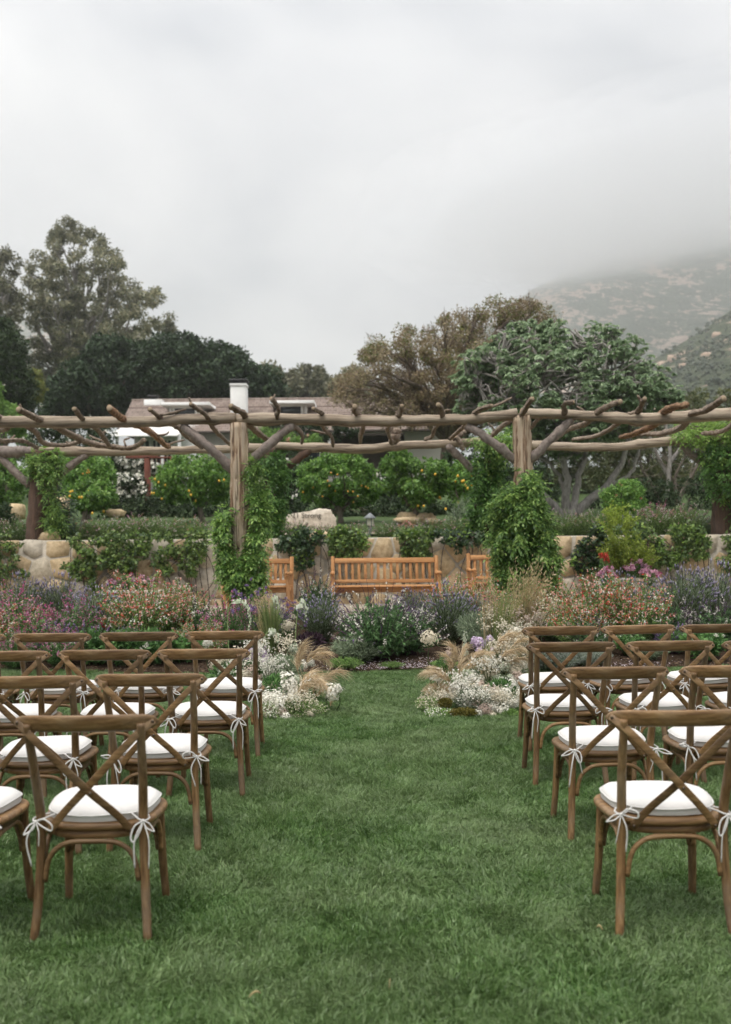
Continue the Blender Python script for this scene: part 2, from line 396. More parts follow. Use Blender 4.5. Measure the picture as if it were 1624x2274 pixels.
def rock_mb(rs, r, sq=(1, 1, .7), n=10, m_=7):
    ph = np.linspace(0, np.pi, m_)[1:-1]; a = np.arange(n) * 2 * np.pi / n
    v = np.stack([np.outer(np.sin(ph), np.cos(a)), np.outer(np.sin(ph), np.sin(a)), np.outer(np.cos(ph), np.ones(n))], -1)
    v = v * (1 + .16 * rs.normal(size=v.shape[:2]))[..., None]
    v = np.sign(v) * np.abs(v) ** .8 * r * np.array(sq)
    mm = m_ - 2; i = np.arange(mm - 1)[:, None] * n; j = np.arange(n)[None]; k = (j + 1) % n
    vv = np.concatenate([v.reshape(-1, 3), [[0, 0, r * sq[2]], [0, 0, -r * sq[2]]]])
    q = np.stack([i + j, i + n + j, i + n + k, i + k], -1).reshape(-1, 4)
    t = [(mm * n, x, (x + 1) % n) for x in range(n)] + [(mm * n + 1, (mm - 1) * n + (x + 1) % n, (mm - 1) * n + x) for x in range(n)]
    return MB().add(vv, q, t)
m_rockp = plain('pink_sandstone', (.46, .33, .25), .9, .1, .25, .4, .4)
for k, (px, py, d, r_, lab) in enumerate([(1497, 802, 370, 3.4, 'large pinkish boulder on the hillside'), (1472, 842, 330, 1.7, 'small pinkish boulder low on the hillside'), (1572, 792, 380, 2.4, 'pinkish boulder at the right edge of the hillside'), (1516, 812, 360, 1.9, 'pale boulder touching the right side of the large hillside boulder'), (1592, 748, 430, 2.3, 'pale outcrop high on the hillside'), (1448, 866, 310, 1.2, 'lowest pale boulder on the hillside')]):
    q_ = np.array([PX(w_) for w_ in hw[::3]]); c = hw[::3][np.argmin((q_[:, 0] - px) ** 2 + (q_[:, 1] - py) ** 2)] + (0, 0, r_ * .1); rg = np.random.default_rng(50 + k)
    o = obj('boulder', rock_mb(rg, r_, (1.2, 1, .8), 8, 6), m_rockp, loc=c); tag(o, lab, 'boulder', 'boulders on the hillside')
# ---- haze
mb = MB().box((0, 900, 297), (4800, 2400, 600))
m_hz = bpy.data.materials.new('haze_air'); m_hz.use_nodes = True; nt = m_hz.node_tree; nt.nodes.clear()
pv = N(nt, 'ShaderNodeVolumePrincipled'); pv.inputs['Color'].default_value = (.997, .998, 1.0, 1); pv.inputs['Density'].default_value = .00048; pv.inputs['Anisotropy'].default_value = .7
om = N(nt, 'ShaderNodeOutputMaterial'); nt.links.new(pv.outputs[0], om.inputs['Volume'])
HAZE = obj('haze', mb, m_hz); HAZE['kind'] = 'stuff'; HAZE['label'] = 'thin pale mist in the air before the mountains'; HAZE['category'] = 'haze'

# low mist lying over the top of the mountain: overlapping soft bodies of air
m_ms = bpy.data.materials.new('mist_air'); m_ms.use_nodes = True; nt = m_ms.node_tree; nt.nodes.clear()
pv = N(nt, 'ShaderNodeVolumePrincipled'); pv.inputs['Color'].default_value = (.998, .998, 1.0, 1); pv.inputs['Density'].default_value = .0013; pv.inputs['Anisotropy'].default_value = .86
om = N(nt, 'ShaderNodeOutputMaterial'); nt.links.new(pv.outputs[0], om.inputs['Volume'])
mist = thing('mist', 'white mist hiding the top of the mountain', 'mist', (450, 1250, 250)); mist['kind'] = 'stuff'
for k, (px, py, d, rx, ry, rz) in enumerate([(1200, 487, 1472, 269, 269, 98), (1330, 447, 1440, 275, 269, 98), (1520, 397, 1440, 288, 275, 102), (1750, 367, 1440, 307, 275, 102), (1250, 517, 1280, 211, 166, 62), (1480, 447, 1248, 243, 179, 66), (1720, 417, 1248, 256, 179, 66), (1120, 537, 1408, 211, 192, 77), (1950, 397, 1408, 288, 256, 102), (1400, 487, 1152, 269, 96, 36), (1640, 447, 1139, 269, 96, 36), (1180, 547, 1216, 205, 115, 41)]):
    rg = np.random.default_rng(900 + k); nu, nv = 26, 15; ph = np.linspace(.02, np.pi - .02, nv); a = np.arange(nu) * 2 * np.pi / nu
    v = np.stack([np.outer(np.sin(ph), np.cos(a)), np.outer(np.sin(ph), np.sin(a)), np.outer(np.cos(ph), np.ones(nu))], -1)
    v = v * (1 + .16 * fbm(v[..., 0] * 2 + v[..., 2] * 1.3, v[..., 1] * 2 - v[..., 2], 910 + k, 4))[..., None] * np.array((rx, ry, rz))
    i = np.arange(nv - 1)[:, None] * nu; j = np.arange(nu)[None]; kk_ = (j + 1) % nu; base = (nv - 1) * nu
    mb = MB().add(v.reshape(-1, 3), np.stack([i + j, i + nu + j, i + nu + kk_, i + kk_], -1).reshape(-1, 4), [list(range(nu))], [[base + q for q in range(nu)][::-1]])
    me = mb.mesh('mist_bank', True)
    for q, sc_ in enumerate((1.0, .8, .6, .4)):              # denser towards the middle of each bank
        o_ = obj('mist_bank', me, m_ms, mist, loc=P(px, py, d) - np.array((450, 1250, 250)) + rg.normal(size=3) * (rx * .1, ry * .1, rz * .1) * q, kind='stuff'); o_.scale = (sc_,) * 3; o_.rotation_euler = (0, 0, q * 1.1)

# ================================================================ STONE WALL
m_mortar = plain('grey_mortar', (.46, .41, .335), .95, .1, .18, 14, .4)
def stonemat(name, a, b_, c):
    m, nt, b = newmat(name, .9, .15)
    n = noise(nt, 5, 8, .62, 'World', dist=.8); n2 = noise(nt, 16, 6, .65, 'World')
    col = ramp(nt, n, [a, b_, c], [.32, .5, .7])
    col = mixc(nt, .45, col, ramp(nt, n2, [tuple(x * .5 for x in a), c], [.32, .62]))
    nt.links.new(col, b.inputs['Base Color']); bump(nt, b, n2, .55, .012); return m
STONE = [stonemat('sandstone_tan', (.38, .26, .14), (.55, .41, .24), (.64, .51, .34)),
         stonemat('sandstone_gold', (.42, .30, .17), (.56, .42, .25), (.62, .49, .32)),
         stonemat('sandstone_pale', (.45, .38, .29), (.60, .53, .43), (.68, .62, .52)),
         stonemat('sandstone_grey', (.38, .32, .24), (.50, .43, .32), (.58, .51, .40))]
wall = thing('stone_wall', 'long mortared sandstone retaining wall behind the benches', 'wall', (0, 18.3, 0))
WTOP = 1.40
obj('mortar', MB().bbox((0, .236, .70), (24, .46, 1.41), .02), m_mortar, wall)
rs = np.random.default_rng(21)
seeds = []
for r_ in range(4):
    for c_ in range(46):
        seeds.append((-9.6 + (c_ + .5 * (r_ % 2)) * .46 + rs.uniform(-.17, .17), .17 + r_ * .35 + rs.uniform(-.13, .13)))
seeds = np.array(seeds)
for k, s_ in enumerate(seeds):
    poly = [(s_[0] - 1, 0.0), (s_[0] + 1, 0.0), (s_[0] + 1, WTOP), (s_[0] - 1, WTOP)]
    dd = np.hypot(*(seeds - s_).T)
    for j in np.argsort(dd)[1:16]:
        mid = (seeds[j] + s_) / 2; nrm = seeds[j] - s_; new = []
        for a in range(len(poly)):
            p, q = np.array(poly[a]), np.array(poly[(a + 1) % len(poly)])
            dp, dq = (p - mid) @ nrm, (q - mid) @ nrm
            if dp <= 0: new.append(tuple(p))
            if dp * dq < 0: new.append(tuple(p + (q - p) * dp / (dp - dq)))
        poly = new
        if len(poly) < 3: break
    if len(poly) < 3: continue
    p = np.array(poly); c = p.mean(0); keep = rs.uniform(.80, .96)
    top = p[:, 1] > WTOP - 1e-4
    p2 = c + (p - c) * keep; p2[top, 1] = WTOP + .004 + rs.uniform(-.012, .01)
    q = []                                            # round the corners
    for a in range(len(p2)):
        u, w = p2[a], p2[(a + 1) % len(p2)]
        q += [u * .93 + w * .07, u * .07 + w * .93]
    q = np.array(q) + rs.normal(size=(len(q), 2)) * .006; nq = len(q); cc = q.mean(0); dep = rs.uniform(.004, .012)
    r0 = np.c_[q[:, 0], np.full(nq, .05), q[:, 1]]
    r1 = np.c_[q[:, 0], np.full(nq, .002) , q[:, 1]]; i2 = cc + (q - cc) * .975
    r2 = np.c_[i2[:, 0], -dep + rs.normal(size=nq) * .004, i2[:, 1]]
    off = np.array((cc[0], 0, cc[1]))
    vv = np.concatenate([r0, r1, r2, [[cc[0], -dep - .006, cc[1]]]]) - off
    f4 = [[t * nq + a, t * nq + (a + 1) % nq, (t + 1) * nq + (a + 1) % nq, (t + 1) * nq + a] for t in (0, 1) for a in range(nq)]
    f3 = [[2 * nq + a, 2 * nq + (a + 1) % nq, 3 * nq] for a in range(nq)]
    obj('stone', MB().add(vv, f4, f3), STONE[rs.choice(4, p=(.46, .26, .22, .06))], wall, loc=off)

# ================================================================ PERGOLA
def barkmat(name, cols, pos, stretch, scale=7, bmp=.7):
    m, nt, b = newmat(name, .85, .2)
    n = noise(nt, scale, 8, .6, stretch=stretch, dist=.35); n2 = noise(nt, 3, 4, .6)
    c = ramp(nt, n, cols, pos)
    oi = N(nt, 'ShaderNodeObjectInfo'); hv = N(nt, 'ShaderNodeHueSaturation')
    mr = N(nt, 'ShaderNodeMapRange'); mr.inputs[3].default_value = .86; mr.inputs[4].default_value = 1.12
    nt.links.new(oi.outputs['Random'], mr.inputs[0]); nt.links.new(mr.outputs[0], hv.inputs['Value']); nt.links.new(c, hv.inputs['Color'])
    c = mixc(nt, n2, hv.outputs[0], mixc(nt, .45, hv.outputs[0], (.16, .13, .11)))
    nt.links.new(c, b.inputs['Base Color']); bump(nt, b, n, bmp, .02); return m
m_log = barkmat('peeled_log', [(.07, .052, .036), (.27, .21, .15), (.44, .36, .27), (.34, .285, .22)], [.33, .44, .58, .72], (.25, 5, 5), 4, .8)
m_post = barkmat('split_cedar_post', [(.04, .02, .012), (.26, .155, .09), (.56, .43, .30), (.62, .50, .38), (.34, .25, .20)], [.34, .42, .50, .62, .72], (6, 6, .35), 2.6, 1.0)
m_oldpost = barkmat('old_dark_post', [(.018, .010, .007), (.075, .040, .026), (.16, .09, .055)], [.3, .5, .75], (9, 9, .5), 3.2, .9)
m_branch = barkmat('lichen_branch', [(.05, .035, .025), (.19, .14, .10), (.36, .30, .24)], [.32, .5, .7], (5, 5, 5), 4, .6)
m_rot = barkmat('peeling_orange_bark', [(.05, .022, .012), (.26, .14, .07), (.45, .30, .18)], [.35, .52, .7], (6, 6, 6), 4, .9)
m_grey = barkmat('grey_brace', [(.10, .078, .066), (.25, .205, .18), (.36, .31, .28)], [.3, .5, .75], (3, 3, 3), 5, .5)
m_cut = plain('cut_wood_end', (.30, .23, .16), .85, .1, .2, 30)
perg = thing('pergola', 'rustic pergola of peeled logs and crooked branches on cedar posts', 'pergola', (0, 15.5, 0))
POFF = np.array((0, 15.5, 0))
def log(name, pts, rad, m, seed, nring=26, ns=12, rough=.05, ends=True):
    rg = np.random.default_rng(seed); c = spline(np.array(pts) - POFF, nring)
    c += rg.normal(size=c.shape) * np.mean(rad) * .07
    if name == 'rafter': c += np.stack([np.sin(np.linspace(0, rg.uniform(5, 10), nring) + rg.uniform(0, 6)) for _ in range(3)], -1) * np.mean(rad) * .8
    rr = np.interp(np.linspace(0, 1, nring), np.linspace(0, 1, len(np.atleast_1d(rad))), np.atleast_1d(rad))
    rr = rr * (1 + .05 * np.sin(np.linspace(0, 9, nring) + rg.uniform(0, 6)))
    for _ in range(3):
        k = rg.integers(1, nring - 1); rr[k] *= rg.uniform(1.08, 1.25)      # knots
    o = obj(name, MB().tube(c, rr, ns, True, 1, rough, rg), m, perg, smooth=name != 'rafter')
    if ends:
        e_ = c[0] - c[1]; e_ /= np.linalg.norm(e_)
        obj('cut_end', MB().tube([c[0] + e_ * .002, c[0] + e_ * .012], [rr[0] * .96, rr[0] * .9], ns), m_cut, o)
    return o
FD, BD = 15.5, 19.0
# posts
for k, (xt, yt, xb, r_) in enumerate([(531, 940, 529, .137), (1158, 924, 1166, .137)]):
    t_ = P(xt, yt, FD); b_ = P(xb, 1330, FD); b_[2] = .05
    rg = np.random.default_rng(70 + k); c = spline(np.array([b_, (t_ + b_) / 2 + (.02, 0, 0), t_]) - POFF, 34)
    obj('post', MB().tube(c, np.linspace(r_ * 1.1, r_ * .98, 34), 24, True, 1, .085, rg), m_post, perg)
    for q in range(9):                                   # splits of bark standing off the post
        a = rg.uniform(-2.6, -.5); z0 = rg.uniform(.5, 2.4); ln = rg.uniform(.3, .8)
        zz = np.linspace(z0, z0 + ln, 7); base = np.stack([np.interp(zz, c[:, 2], c[:, 0]), np.interp(zz, c[:, 2], c[:, 1]), zz], -1)
        base[:, :2] += np.array((np.cos(a), np.sin(a))) * (r_ * 1.06 + rg.uniform(0, .012, 7)[:, None])
        obj('bark_strip', MB().tube(base, .018 * np.sin(np.linspace(.25, 2.9, 7)), 5, True, .4, .2, rg), m_post, perg)
    obj('bark_strip', MB().tube([c[-1] + (0, 0, 0), c[-1] + (0, 0, .004)], [r_ * .97, r_ * .9], 20), m_cut, perg)
for k, (xt, xb, yb) in enumerate([(92, 80, 1204), (600, 596, 1195), (1091, 1093, 1190), (1604, 1601, 1188)]):
    t_ = P(xt, 1000 - k * 5, BD); b_ = P(xb, yb, BD); b_[2] = 1.25
    rg = np.random.default_rng(80 + k); c = spline(np.array([b_, (t_ + b_) / 2, t_]) - POFF, 26)
    obj('post', MB().tube(c, np.linspace(.19, .15, 26) * (1.05 if k in (0, 3) else .75), 16, True, 1, .08, rg), m_oldpost, perg)
# beams
log('beam', [P(-140, 938, FD), P(0, 937, FD), P(200, 938, FD), P(330, 936, FD), P(440, 930, FD), P(524, 928, FD)], [.09, .088, .085, .083, .08], m_log, 1)
log('beam', [P(527, 932, FD), P(640, 930, FD), P(760, 934, FD), P(880, 934, FD), P(985, 933, FD), P(1060, 929, FD), P(1150, 919, FD)], [.094, .09, .085, .083, .08, .088], m_log, 2)
log('beam', [P(1156, 918, FD), P(1240, 919, FD), P(1330, 926, FD), P(1430, 932, FD), P(1530, 926, FD), P(1624, 919, FD), P(1760, 915, FD)], [.075, .08, .085, .095, .1, .1], m_log, 3)
log('beam', [P(-150, 1006, BD), P(0, 1004, BD), P(76, 1002, BD)], [.12, .11, .1], m_grey, 4)
log('beam', [P(90, 1001, BD), P(250, 1002, BD), P(400, 1000, BD), P(596, 994, BD)], [.088, .085, .083], m_log, 5)
log('beam', [P(600, 990, BD), P(720, 994, BD), P(810, 997, BD), P(900, 989, BD), P(1000, 985, BD), P(1090, 981, BD)], [.08, .09, .083, .085], m_log, 6)
log('beam', [P(1094, 986, BD), P(1200, 989, BD), P(1350, 993, BD), P(1440, 985, BD), P(1560, 974, BD), P(1720, 965, BD)], [.08, .085, .085, .085], m_log, 7)
# braces
for k, (a, b_, d) in enumerate([((405, 946), (520, 1045), FD), ((652, 942), (548, 1030), FD), ((1036, 944), (1146, 1024), FD), ((1268, 932), (1172, 1026), FD)]):
    log('brace', [P(*a, d + .02), P((a[0] + b_[0]) / 2 + 3, (a[1] + b_[1]) / 2 - 2, d - .03), P(*b_, d + .02)], [.062, .07, .075], m_grey, 20 + k, 16)
for k, (a, b_, d) in enumerate([((-8, 1008), (66, 1078), BD), ((194, 1008), (100, 1076), BD), ((690, 995), (608, 1064), BD), ((993, 989), (1080, 1072), BD), ((1508, 984), (1590, 1055), BD)]):
    log('brace', [P(*a, d), P(*b_, d)], [.07, .075], m_grey if k not in (2,) else m_oldpost, 30 + k, 14)
# rafters: crooked branches lying across both beams
def zf4(x, y): return (x * .36, 877 + .36 * y)
def z2(x, y): return (519.7 + .34 * x, 617 + .34 * y)
def z3(x, y): return (1039.4 + .36 * x, 487.2 + .36 * y)
RAF = [  # points (photo), radius, material
 ([zf4(130, 85), zf4(260, 145), zf4(350, 200), zf4(440, 262), zf4(560, 310), zf4(700, 318), zf4(830, 312), zf4(895, 268)], .075, m_branch),
 ([zf4(465, 95), zf4(530, 150), zf4(590, 215), zf4(650, 290), zf4(680, 312)], .055, m_branch),
 ([zf4(655, 88), zf4(780, 140), zf4(870, 205), zf4(960, 262), zf4(1040, 316)], .085, m_rot),
 ([zf4(930, 100), zf4(1000, 135), zf4(1080, 192), zf4(1140, 252), zf4(1250, 318)], .06, m_branch),
 ([zf4(1185, 52), zf4(1260, 112), zf4(1310, 188), zf4(1370, 260), zf4(1410, 310)], .05, m_branch),
 ([zf4(1415, 58), zf4(1500, 112), z2(110, 960), z2(180, 1020), z2(260, 1085)], .065, m_branch),
 ([zf4(-60, 110), zf4(40, 160), zf4(200, 205), zf4(265, 288), zf4(400, 312), zf4(500, 300)], .06, m_branch),
 ([zf4(70, 150), zf4(40, 195), zf4(-10, 240), zf4(-80, 300)], .06, m_branch),
 ([zf4(-90, 230), zf4(0, 268), zf4(120, 292), zf4(240, 318)], .06, m_branch),
 ([z2(232, 802), z2(285, 860), z2(295, 900), z2(400, 968), z2(440, 1030), z2(432, 1085)], .06, m_branch),
 ([z2(522, 848), z2(565, 895), z2(590, 980), z2(625, 1030), z2(648, 1090)], .05, m_branch),
 ([z2(785, 828), z2(812, 895), z2(832, 960), z2(838, 1085)], .065, m_branch),
 ([z2(1110, 830), z2(1088, 875), z2(1050, 915), z2(1035, 955), z2(1010, 1010), z2(1030, 1078)], .05, m_branch),
 ([z2(1318, 845), z2(1362, 905), z2(1325, 965), z2(1290, 1040), z2(1235, 1066)], .065, m_branch),
 ([z3(155, 1142), z3(80, 1178), z3(20, 1215), z3(-40, 1290), z3(-110, 1350)], .05, m_branch),
 ([z3(402, 1118), z3(330, 1185), z3(268, 1240), z3(205, 1300), z3(120, 1350)], .055, m_branch),
 ([z3(660, 1140), z3(600, 1150), z3(585, 1188), z3(470, 1192), z3(400, 1290), z3(330, 1370)], .055, m_branch),
 ([z3(930, 1140), z3(810, 1190), z3(735, 1250), z3(620, 1302), z3(520, 1370)], .07, m_branch),
 ([z3(1092, 1118), z3(1062, 1185), z3(985, 1200), z3(905, 1258), z3(790, 1340), z3(655, 1370)], .055, m_branch),
 ([z3(1332, 1135), z3(1280, 1140), z3(1220, 1205), z3(1165, 1268), z3(1050, 1292), z3(925, 1345)], .085, m_rot),
 ([z3(1588, 1108), z3(1490, 1165), z3(1365, 1195), z3(1305, 1275), z3(1180, 1330), z3(1020, 1340)], .075, m_branch),
 ([z3(1760, 1180), z3(1660, 1240), z3(1570, 1300), z3(1450, 1325)], .065, m_branch),
]
for k, (pp, r_, m) in enumerate(RAF):
    y0, y1 = pp[0][1], max(p[1] for p in pp); pts = []
    s = np.linspace(0, 1, len(pp))
    for p, q in zip(pp, s):
        yu = p[1] + (p[0] - CX) * ROLL                  # depth follows the height seen under the beams
        d = np.interp(yu, [895, 905, 920, 940, 950, 1000], [14.7, 14.9, 15.45, 15.75, 16.6, 19.2])
        d = max(d, 14.7 + 3.9 * max(0, q - .25)); pts.append(P(p[0], p[1], d))
    log('rafter', pts, [r_ * .62, r_ * .70, r_ * .66, r_ * .54], m, 100 + k, 38, 10, .17)
rg = np.random.default_rng(160)
for k in range(26):                                     # short side twigs
    pp = RAF[k % len(RAF)][0]; q = rg.integers(0, len(pp) - 1); f = rg.uniform(.1, .9)
    x, y = pp[q][0] * (1 - f) + pp[q + 1][0] * f, pp[q][1] * (1 - f) + pp[q + 1][1] * f
    d = np.interp(y + (x - CX) * ROLL, [895, 905, 920, 940, 950, 1000], [14.7, 14.9, 15.45, 15.75, 16.6, 19.2]); a = P(x, y, d)
    e_ = a + np.array((rg.normal() * .22, rg.normal() * .12, rg.uniform(.05, .22)))
    log('twig', [a, (a + e_) / 2 + rg.normal(size=3) * .03, e_], [.022, .014], m_branch, 180 + k, 8, 6, .1, False)
# broken stubs left on the rafters
for k, (a, b_, d, r_, m) in enumerate([(z2(1062, 1000), z2(1035, 1080), 18.6, .085, m_branch), (z2(1505, 1005), z2(1425, 1052), 18.8, .06, m_branch), (z2(1450, 1040), z2(1495, 1130), 18.7, .045, m_branch), (z2(1005, 960), z2(1015, 1010), 18.2, .04, m_branch)]):
    log('stub', [P(*a, d), P((a[0] + b_[0]) / 2 + 3, (a[1] + b_[1]) / 2, d), P(*b_, d)], [r_, r_ * 1.1, r_ * .9], m, 140 + k, 12, 9, .1)

# ================================================================ HOUSE
m_white = plain('white_paint', (.72, .71, .68), .6, .3, .06, 1.5)
m_cream = plain('cream_siding', (.58, .55, .49), .7, .2, .06, 1.2)
m_dark = plain('dark_timber_and_shade', (.05, .04, .033), .8, .2, .2, 3)  # dark eave timber; its colour also carries the porch's painted shade
m_red = plain('red_stained_timber', (.13, .045, .030), .75, .2, .25, 4)
m_black = plain('black_metal_cap', (.02, .019, .019), .5, .4, .2, 4)
m_glass, nt, b = newmat('window_glass', .08, .6); b.inputs['Base Color'].default_value = (.05, .06, .07, 1)
m_shingle, nt, b = newmat('wood_shingles', .9, .1)
br = N(nt, 'ShaderNodeTexBrick'); br.inputs['Scale'].default_value = 1.0; br.inputs['Brick Width'].default_value = .34; br.inputs['Row Height'].default_value = .5
br.inputs['Mortar Size'].default_value = .012; br.inputs['Color1'].default_value = (.21, .168, .145, 1); br.inputs['Color2'].default_value = (.32, .268, .235, 1); br.inputs['Mortar'].default_value = (.08, .055, .045, 1)
t_ = N(nt, 'ShaderNodeTexCoord'); nt.links.new(t_.outputs['Object'], br.inputs['Vector'])
nt.links.new(mixc(nt, .25, br.outputs[0], ramp(nt, noise(nt, 2.5, 6), [(.14, .1, .085), (.40, .30, .25)], [.3, .7])), b.inputs['Base Color'])
HD = 57.0
house = thing('house', 'white house with brown shingle roof, two dormers and a tall white chimney', 'house', (0, HD, .20))
HO = np.array((0, HD, 0))
def hx(x, d): return (x - CX) * d / FPX
def hz(y, d): return CAMH - (y - HY) * d / FPX
def hbox(name, x0, x1, y0, y1, d0, depth, m, par=None, b=.02):
    X0, X1 = hx(x0, d0), hx(x1, d0); Z1, Z0 = hz(y0, d0), hz(y1, d0)
    return obj(name, MB().bbox(((X0 + X1) / 2, d0 + depth / 2 - HD, (Z0 + Z1) / 2), (X1 - X0, depth, Z1 - Z0), b), m, par or house)
RIDGE = hz(893, 62); EAVE = hz(964, 56.4)
hbox('wall', 300, 1000, 960, 1120, 57.2, 8, m_cream)
# roof in overlapping courses, hipped on the left
roof = None; nc = 15
for side in (0, 1):
    mb = MB()
    for k in range(nc):
        f0, f1 = k / nc, (k + 1.12) / nc
        f1 = min(f1, 1.0)
        def rp(f, lift):
            y = 56.4 + (62 - 56.4) * f; z = EAVE + (RIDGE - EAVE) * f
            xl = hx(262, 56.4) + (hx(297, 62) - hx(262, 56.4)) * f
            if side: y = 67.6 - (67.6 - 62) * f
            return (xl, y - HD, z + lift), (hx(1010, 57), y - HD, z + lift)
        a0, a1 = rp(f0, .09); c0, c1 = rp(f1, .0); e0, e1 = rp(f0, -.02)
        mb.add([a0, a1, c1, c0, e0, e1], [(0, 1, 2, 3), (4, 5, 1, 0)])
    o_ = obj('roof' if side == 0 else 'roof_back', mb, m_shingle, house if side == 0 else roof)
    if side == 0: roof = o_
A = (hx(262, 56.4), 56.4 - HD, EAVE); B = (hx(262, 56.4), 67.6 - HD, EAVE); C = (hx(297, 62), 62 - HD, RIDGE)
obj('hip', MB().add([A, B, C], [(1, 0, 2)]), m_shingle, roof)
obj('ridge_cap', MB().tube([(hx(296, 62), 62 - HD, RIDGE + .03), (hx(1010, 57), 62 - HD, RIDGE + .03)], .09, 6), m_shingle, roof)
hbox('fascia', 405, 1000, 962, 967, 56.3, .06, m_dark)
def dormer(x0, x1, f0, f1, g0, g1, ytop, ymid, ybot):
    d = 58.6
    w = hbox('dormer', f0, f1, ymid - 2, ybot + 22, d, 2.6, m_cream)
    obj('dormer_roof', MB().bbox(((hx(x0, d) + hx(x1, d)) / 2, d + 1.2 - HD - .2, (hz(ytop, d) + hz(ymid, d)) / 2), (hx(x1, d) - hx(x0, d), 3.2, hz(ytop, d) - hz(ymid, d)), .02), m_white, w)
    wf = MB(); zc = (hz(ymid, d) + hz(ybot + 6, d)) / 2; hh = hz(ymid, d) - hz(ybot + 6, d)
    for xx in (f0 + 2.5, g0 - 1.5, g1 + 1.5, f1 - 2.5): wf.box((hx(xx, d), d - .05 - HD, zc), (.13, .1, hh))
    wf.box(((hx(f0, d) + hx(f1, d)) / 2, d - .06 - HD, hz(ymid + 2, d)), (hx(f1, d) - hx(f0, d), .12, .12))
    win = obj('window', wf, m_white, w)
    obj('pane', MB().box(((hx(g0, d) + hx(g1, d)) / 2, d - .02 - HD, zc - .02), (hx(g1, d) - hx(g0, d), .03, hh - .2)), m_glass, w)
dormer(364, 472, 379, 449, 390, 437, 900, 907, 924)
dormer(603, 702, 618, 684, 625, 672, 898, 905, 922)
ch = hbox('chimney', 514, 549, 862, 935, 58.2, 1.0, m_white)
hbox('chimney_shoulder', 512.5, 550.5, 856, 862, 58.16, 1.08, m_white, ch); hbox('chimney_cap', 513.5, 549.5, 851, 856, 58.2, 1.0, m_black, ch); hbox('chimney_cap', 511, 552, 846, 850, 58.1, 1.2, m_black, ch)
v_ = hbox('vent', 322, 362, 890, 908, 60.9, 1.0, m_white); hbox('vent_cap', 329, 352, 880, 884, 61.1, .6, m_black, v_); hbox('vent_flue', 333, 348, 884, 890, 61.15, .5, m_black, v_)
# white wing with a porch roof
wing = hbox('wing', 305, 430, 970, 1120, 53.5, 4.2, m_white)
X0, X1 = hx(250, 52.5), hx(404, 52.5)
zt, zb = hz(949, 55.5), hz(972, 51.6)
for k in range(6):
    f0, f1 = k / 6, (k + 1) / 6
    obj('porch_roof_board', MB().add([(X0, 51.6 + 3.9 * f0 - HD, zb + (zt - zb) * f0 + .06), (X1, 51.6 + 3.9 * f0 - HD, zb + (zt - zb) * f0 + .06), (X1 + .6 * f1, 51.6 + 3.9 * f1 - HD, zb + (zt - zb) * f1), (X0, 51.6 + 3.9 * f1 - HD, zb + (zt - zb) * f1), (X0, 51.6 + 3.9 * f0 - HD, zb + (zt - zb) * f0 - .02), (X1, 51.6 + 3.9 * f0 - HD, zb + (zt - zb) * f0 - .02)], [(0, 1, 2, 3), (4, 5, 1, 0)]), m_white, wing)
for xx in (262, 362, 400): obj('porch_post', MB().bbox((hx(xx, 51.9), 51.9 - HD, hz(1005, 51.9)), (.16, .16, hz(970, 51.9) - hz(1040, 51.9)), .01), m_white, wing)
for k in range(9):
    zz = hz(976 + k * 4.6, 53.4); obj('siding_board', MB().box((hx(405, 53.4), 53.47 - HD, zz), (hx(430, 53.4) - hx(383, 53.4), .03, .085)), m_white, wing)
for (a, b_, y0, y1) in ((310, 336, 980, 1036), (339, 360, 980, 1036), (363, 384, 980, 1036)):
    d = 53.42; w = MB(); zc = hz((y0 + y1) / 2, d); hh = hz(y0, d) - hz(y1, d)
    for xx in (a + 1, (a + b_) / 2, b_ - 1): w.box((hx(xx, d), d - HD, zc), (.07, .1, hh))
    for yy in (y0 + 1, (y0 + y1) / 2, y1 - 1): w.box((hx((a + b_) / 2, d), d - HD + .003, hz(yy, d)), (hx(b_, d) - hx(a, d), .094, .07))
    ww = obj('window', w, m_white, wing); obj('pane', MB().box((hx((a + b_) / 2, d), d + .04 - HD, zc), (hx(b_, d) - hx(a, d) - .05, .02, hh - .05)), m_glass, wing)
# right porch: its shade is painted as a dark panel over the wall
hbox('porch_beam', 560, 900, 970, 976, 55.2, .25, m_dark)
pr = hbox('porch_painted_shade', 560, 900, 976, 1060, 57.12, .06, m_dark)
for k in range(9): hbox('rafter_tail', 640 + k * 17, 644 + k * 17, 965, 970, 55.6, 1.2, m_white)
for (a, b_) in ((686, 714), (722, 750)): hbox('window', a, b_, 1000, 1030, 57.02, .06, m_white, pr); hbox('pane', a + 3, b_ - 3, 1003, 1027, 56.98, .05, m_glass, pr)
for xx in (733, 1000): hbox('porch_post', xx - 3, xx + 3, 970, 1050, 55.3, .16, m_white)
# red deck railing in front of the white wing
rail = thing('deck_railing', 'dark red timber deck railing in front of the white house wing', 'railing', P(310, 1060, 47))
RO = np.array(rail.location)
def rb(name, a, b_, d, w):
    obj(name, MB().tube([P(*a, d) - RO, P(*b_, d) - RO], w, 4), m_red, rail)
rb('top_rail', (225, 1018), (384, 1016), 47, .05); rb('bottom_rail', (225, 1046), (384, 1046), 47, .05)
for k in range(20): rb('baluster', (229 + k * 8, 1018), (229 + k * 8, 1047), 47, .018)
for xx in (228, 306, 382): rb('post', (xx, 1014), (xx, 1075), 46.95, .09)
rb('deck_edge', (225, 1062), (384, 1062), 46.9, .16)
tr = thing('trellis_post', 'dark red timber post beside the white rose bush', 'post', P(328, 1070, 36))
obj('shaft', MB().bbox((0, 0, .1), (.2, .2, 1.6), .01), m_red, tr); obj('crossbar', MB().bbox((-.2, 0, .92), (1.15, .2, .16), .01), m_red, tr)
tr = thing('garden_post', 'slim red timber post right of the grey fig tree', 'post', P(1349, 1120, 33))
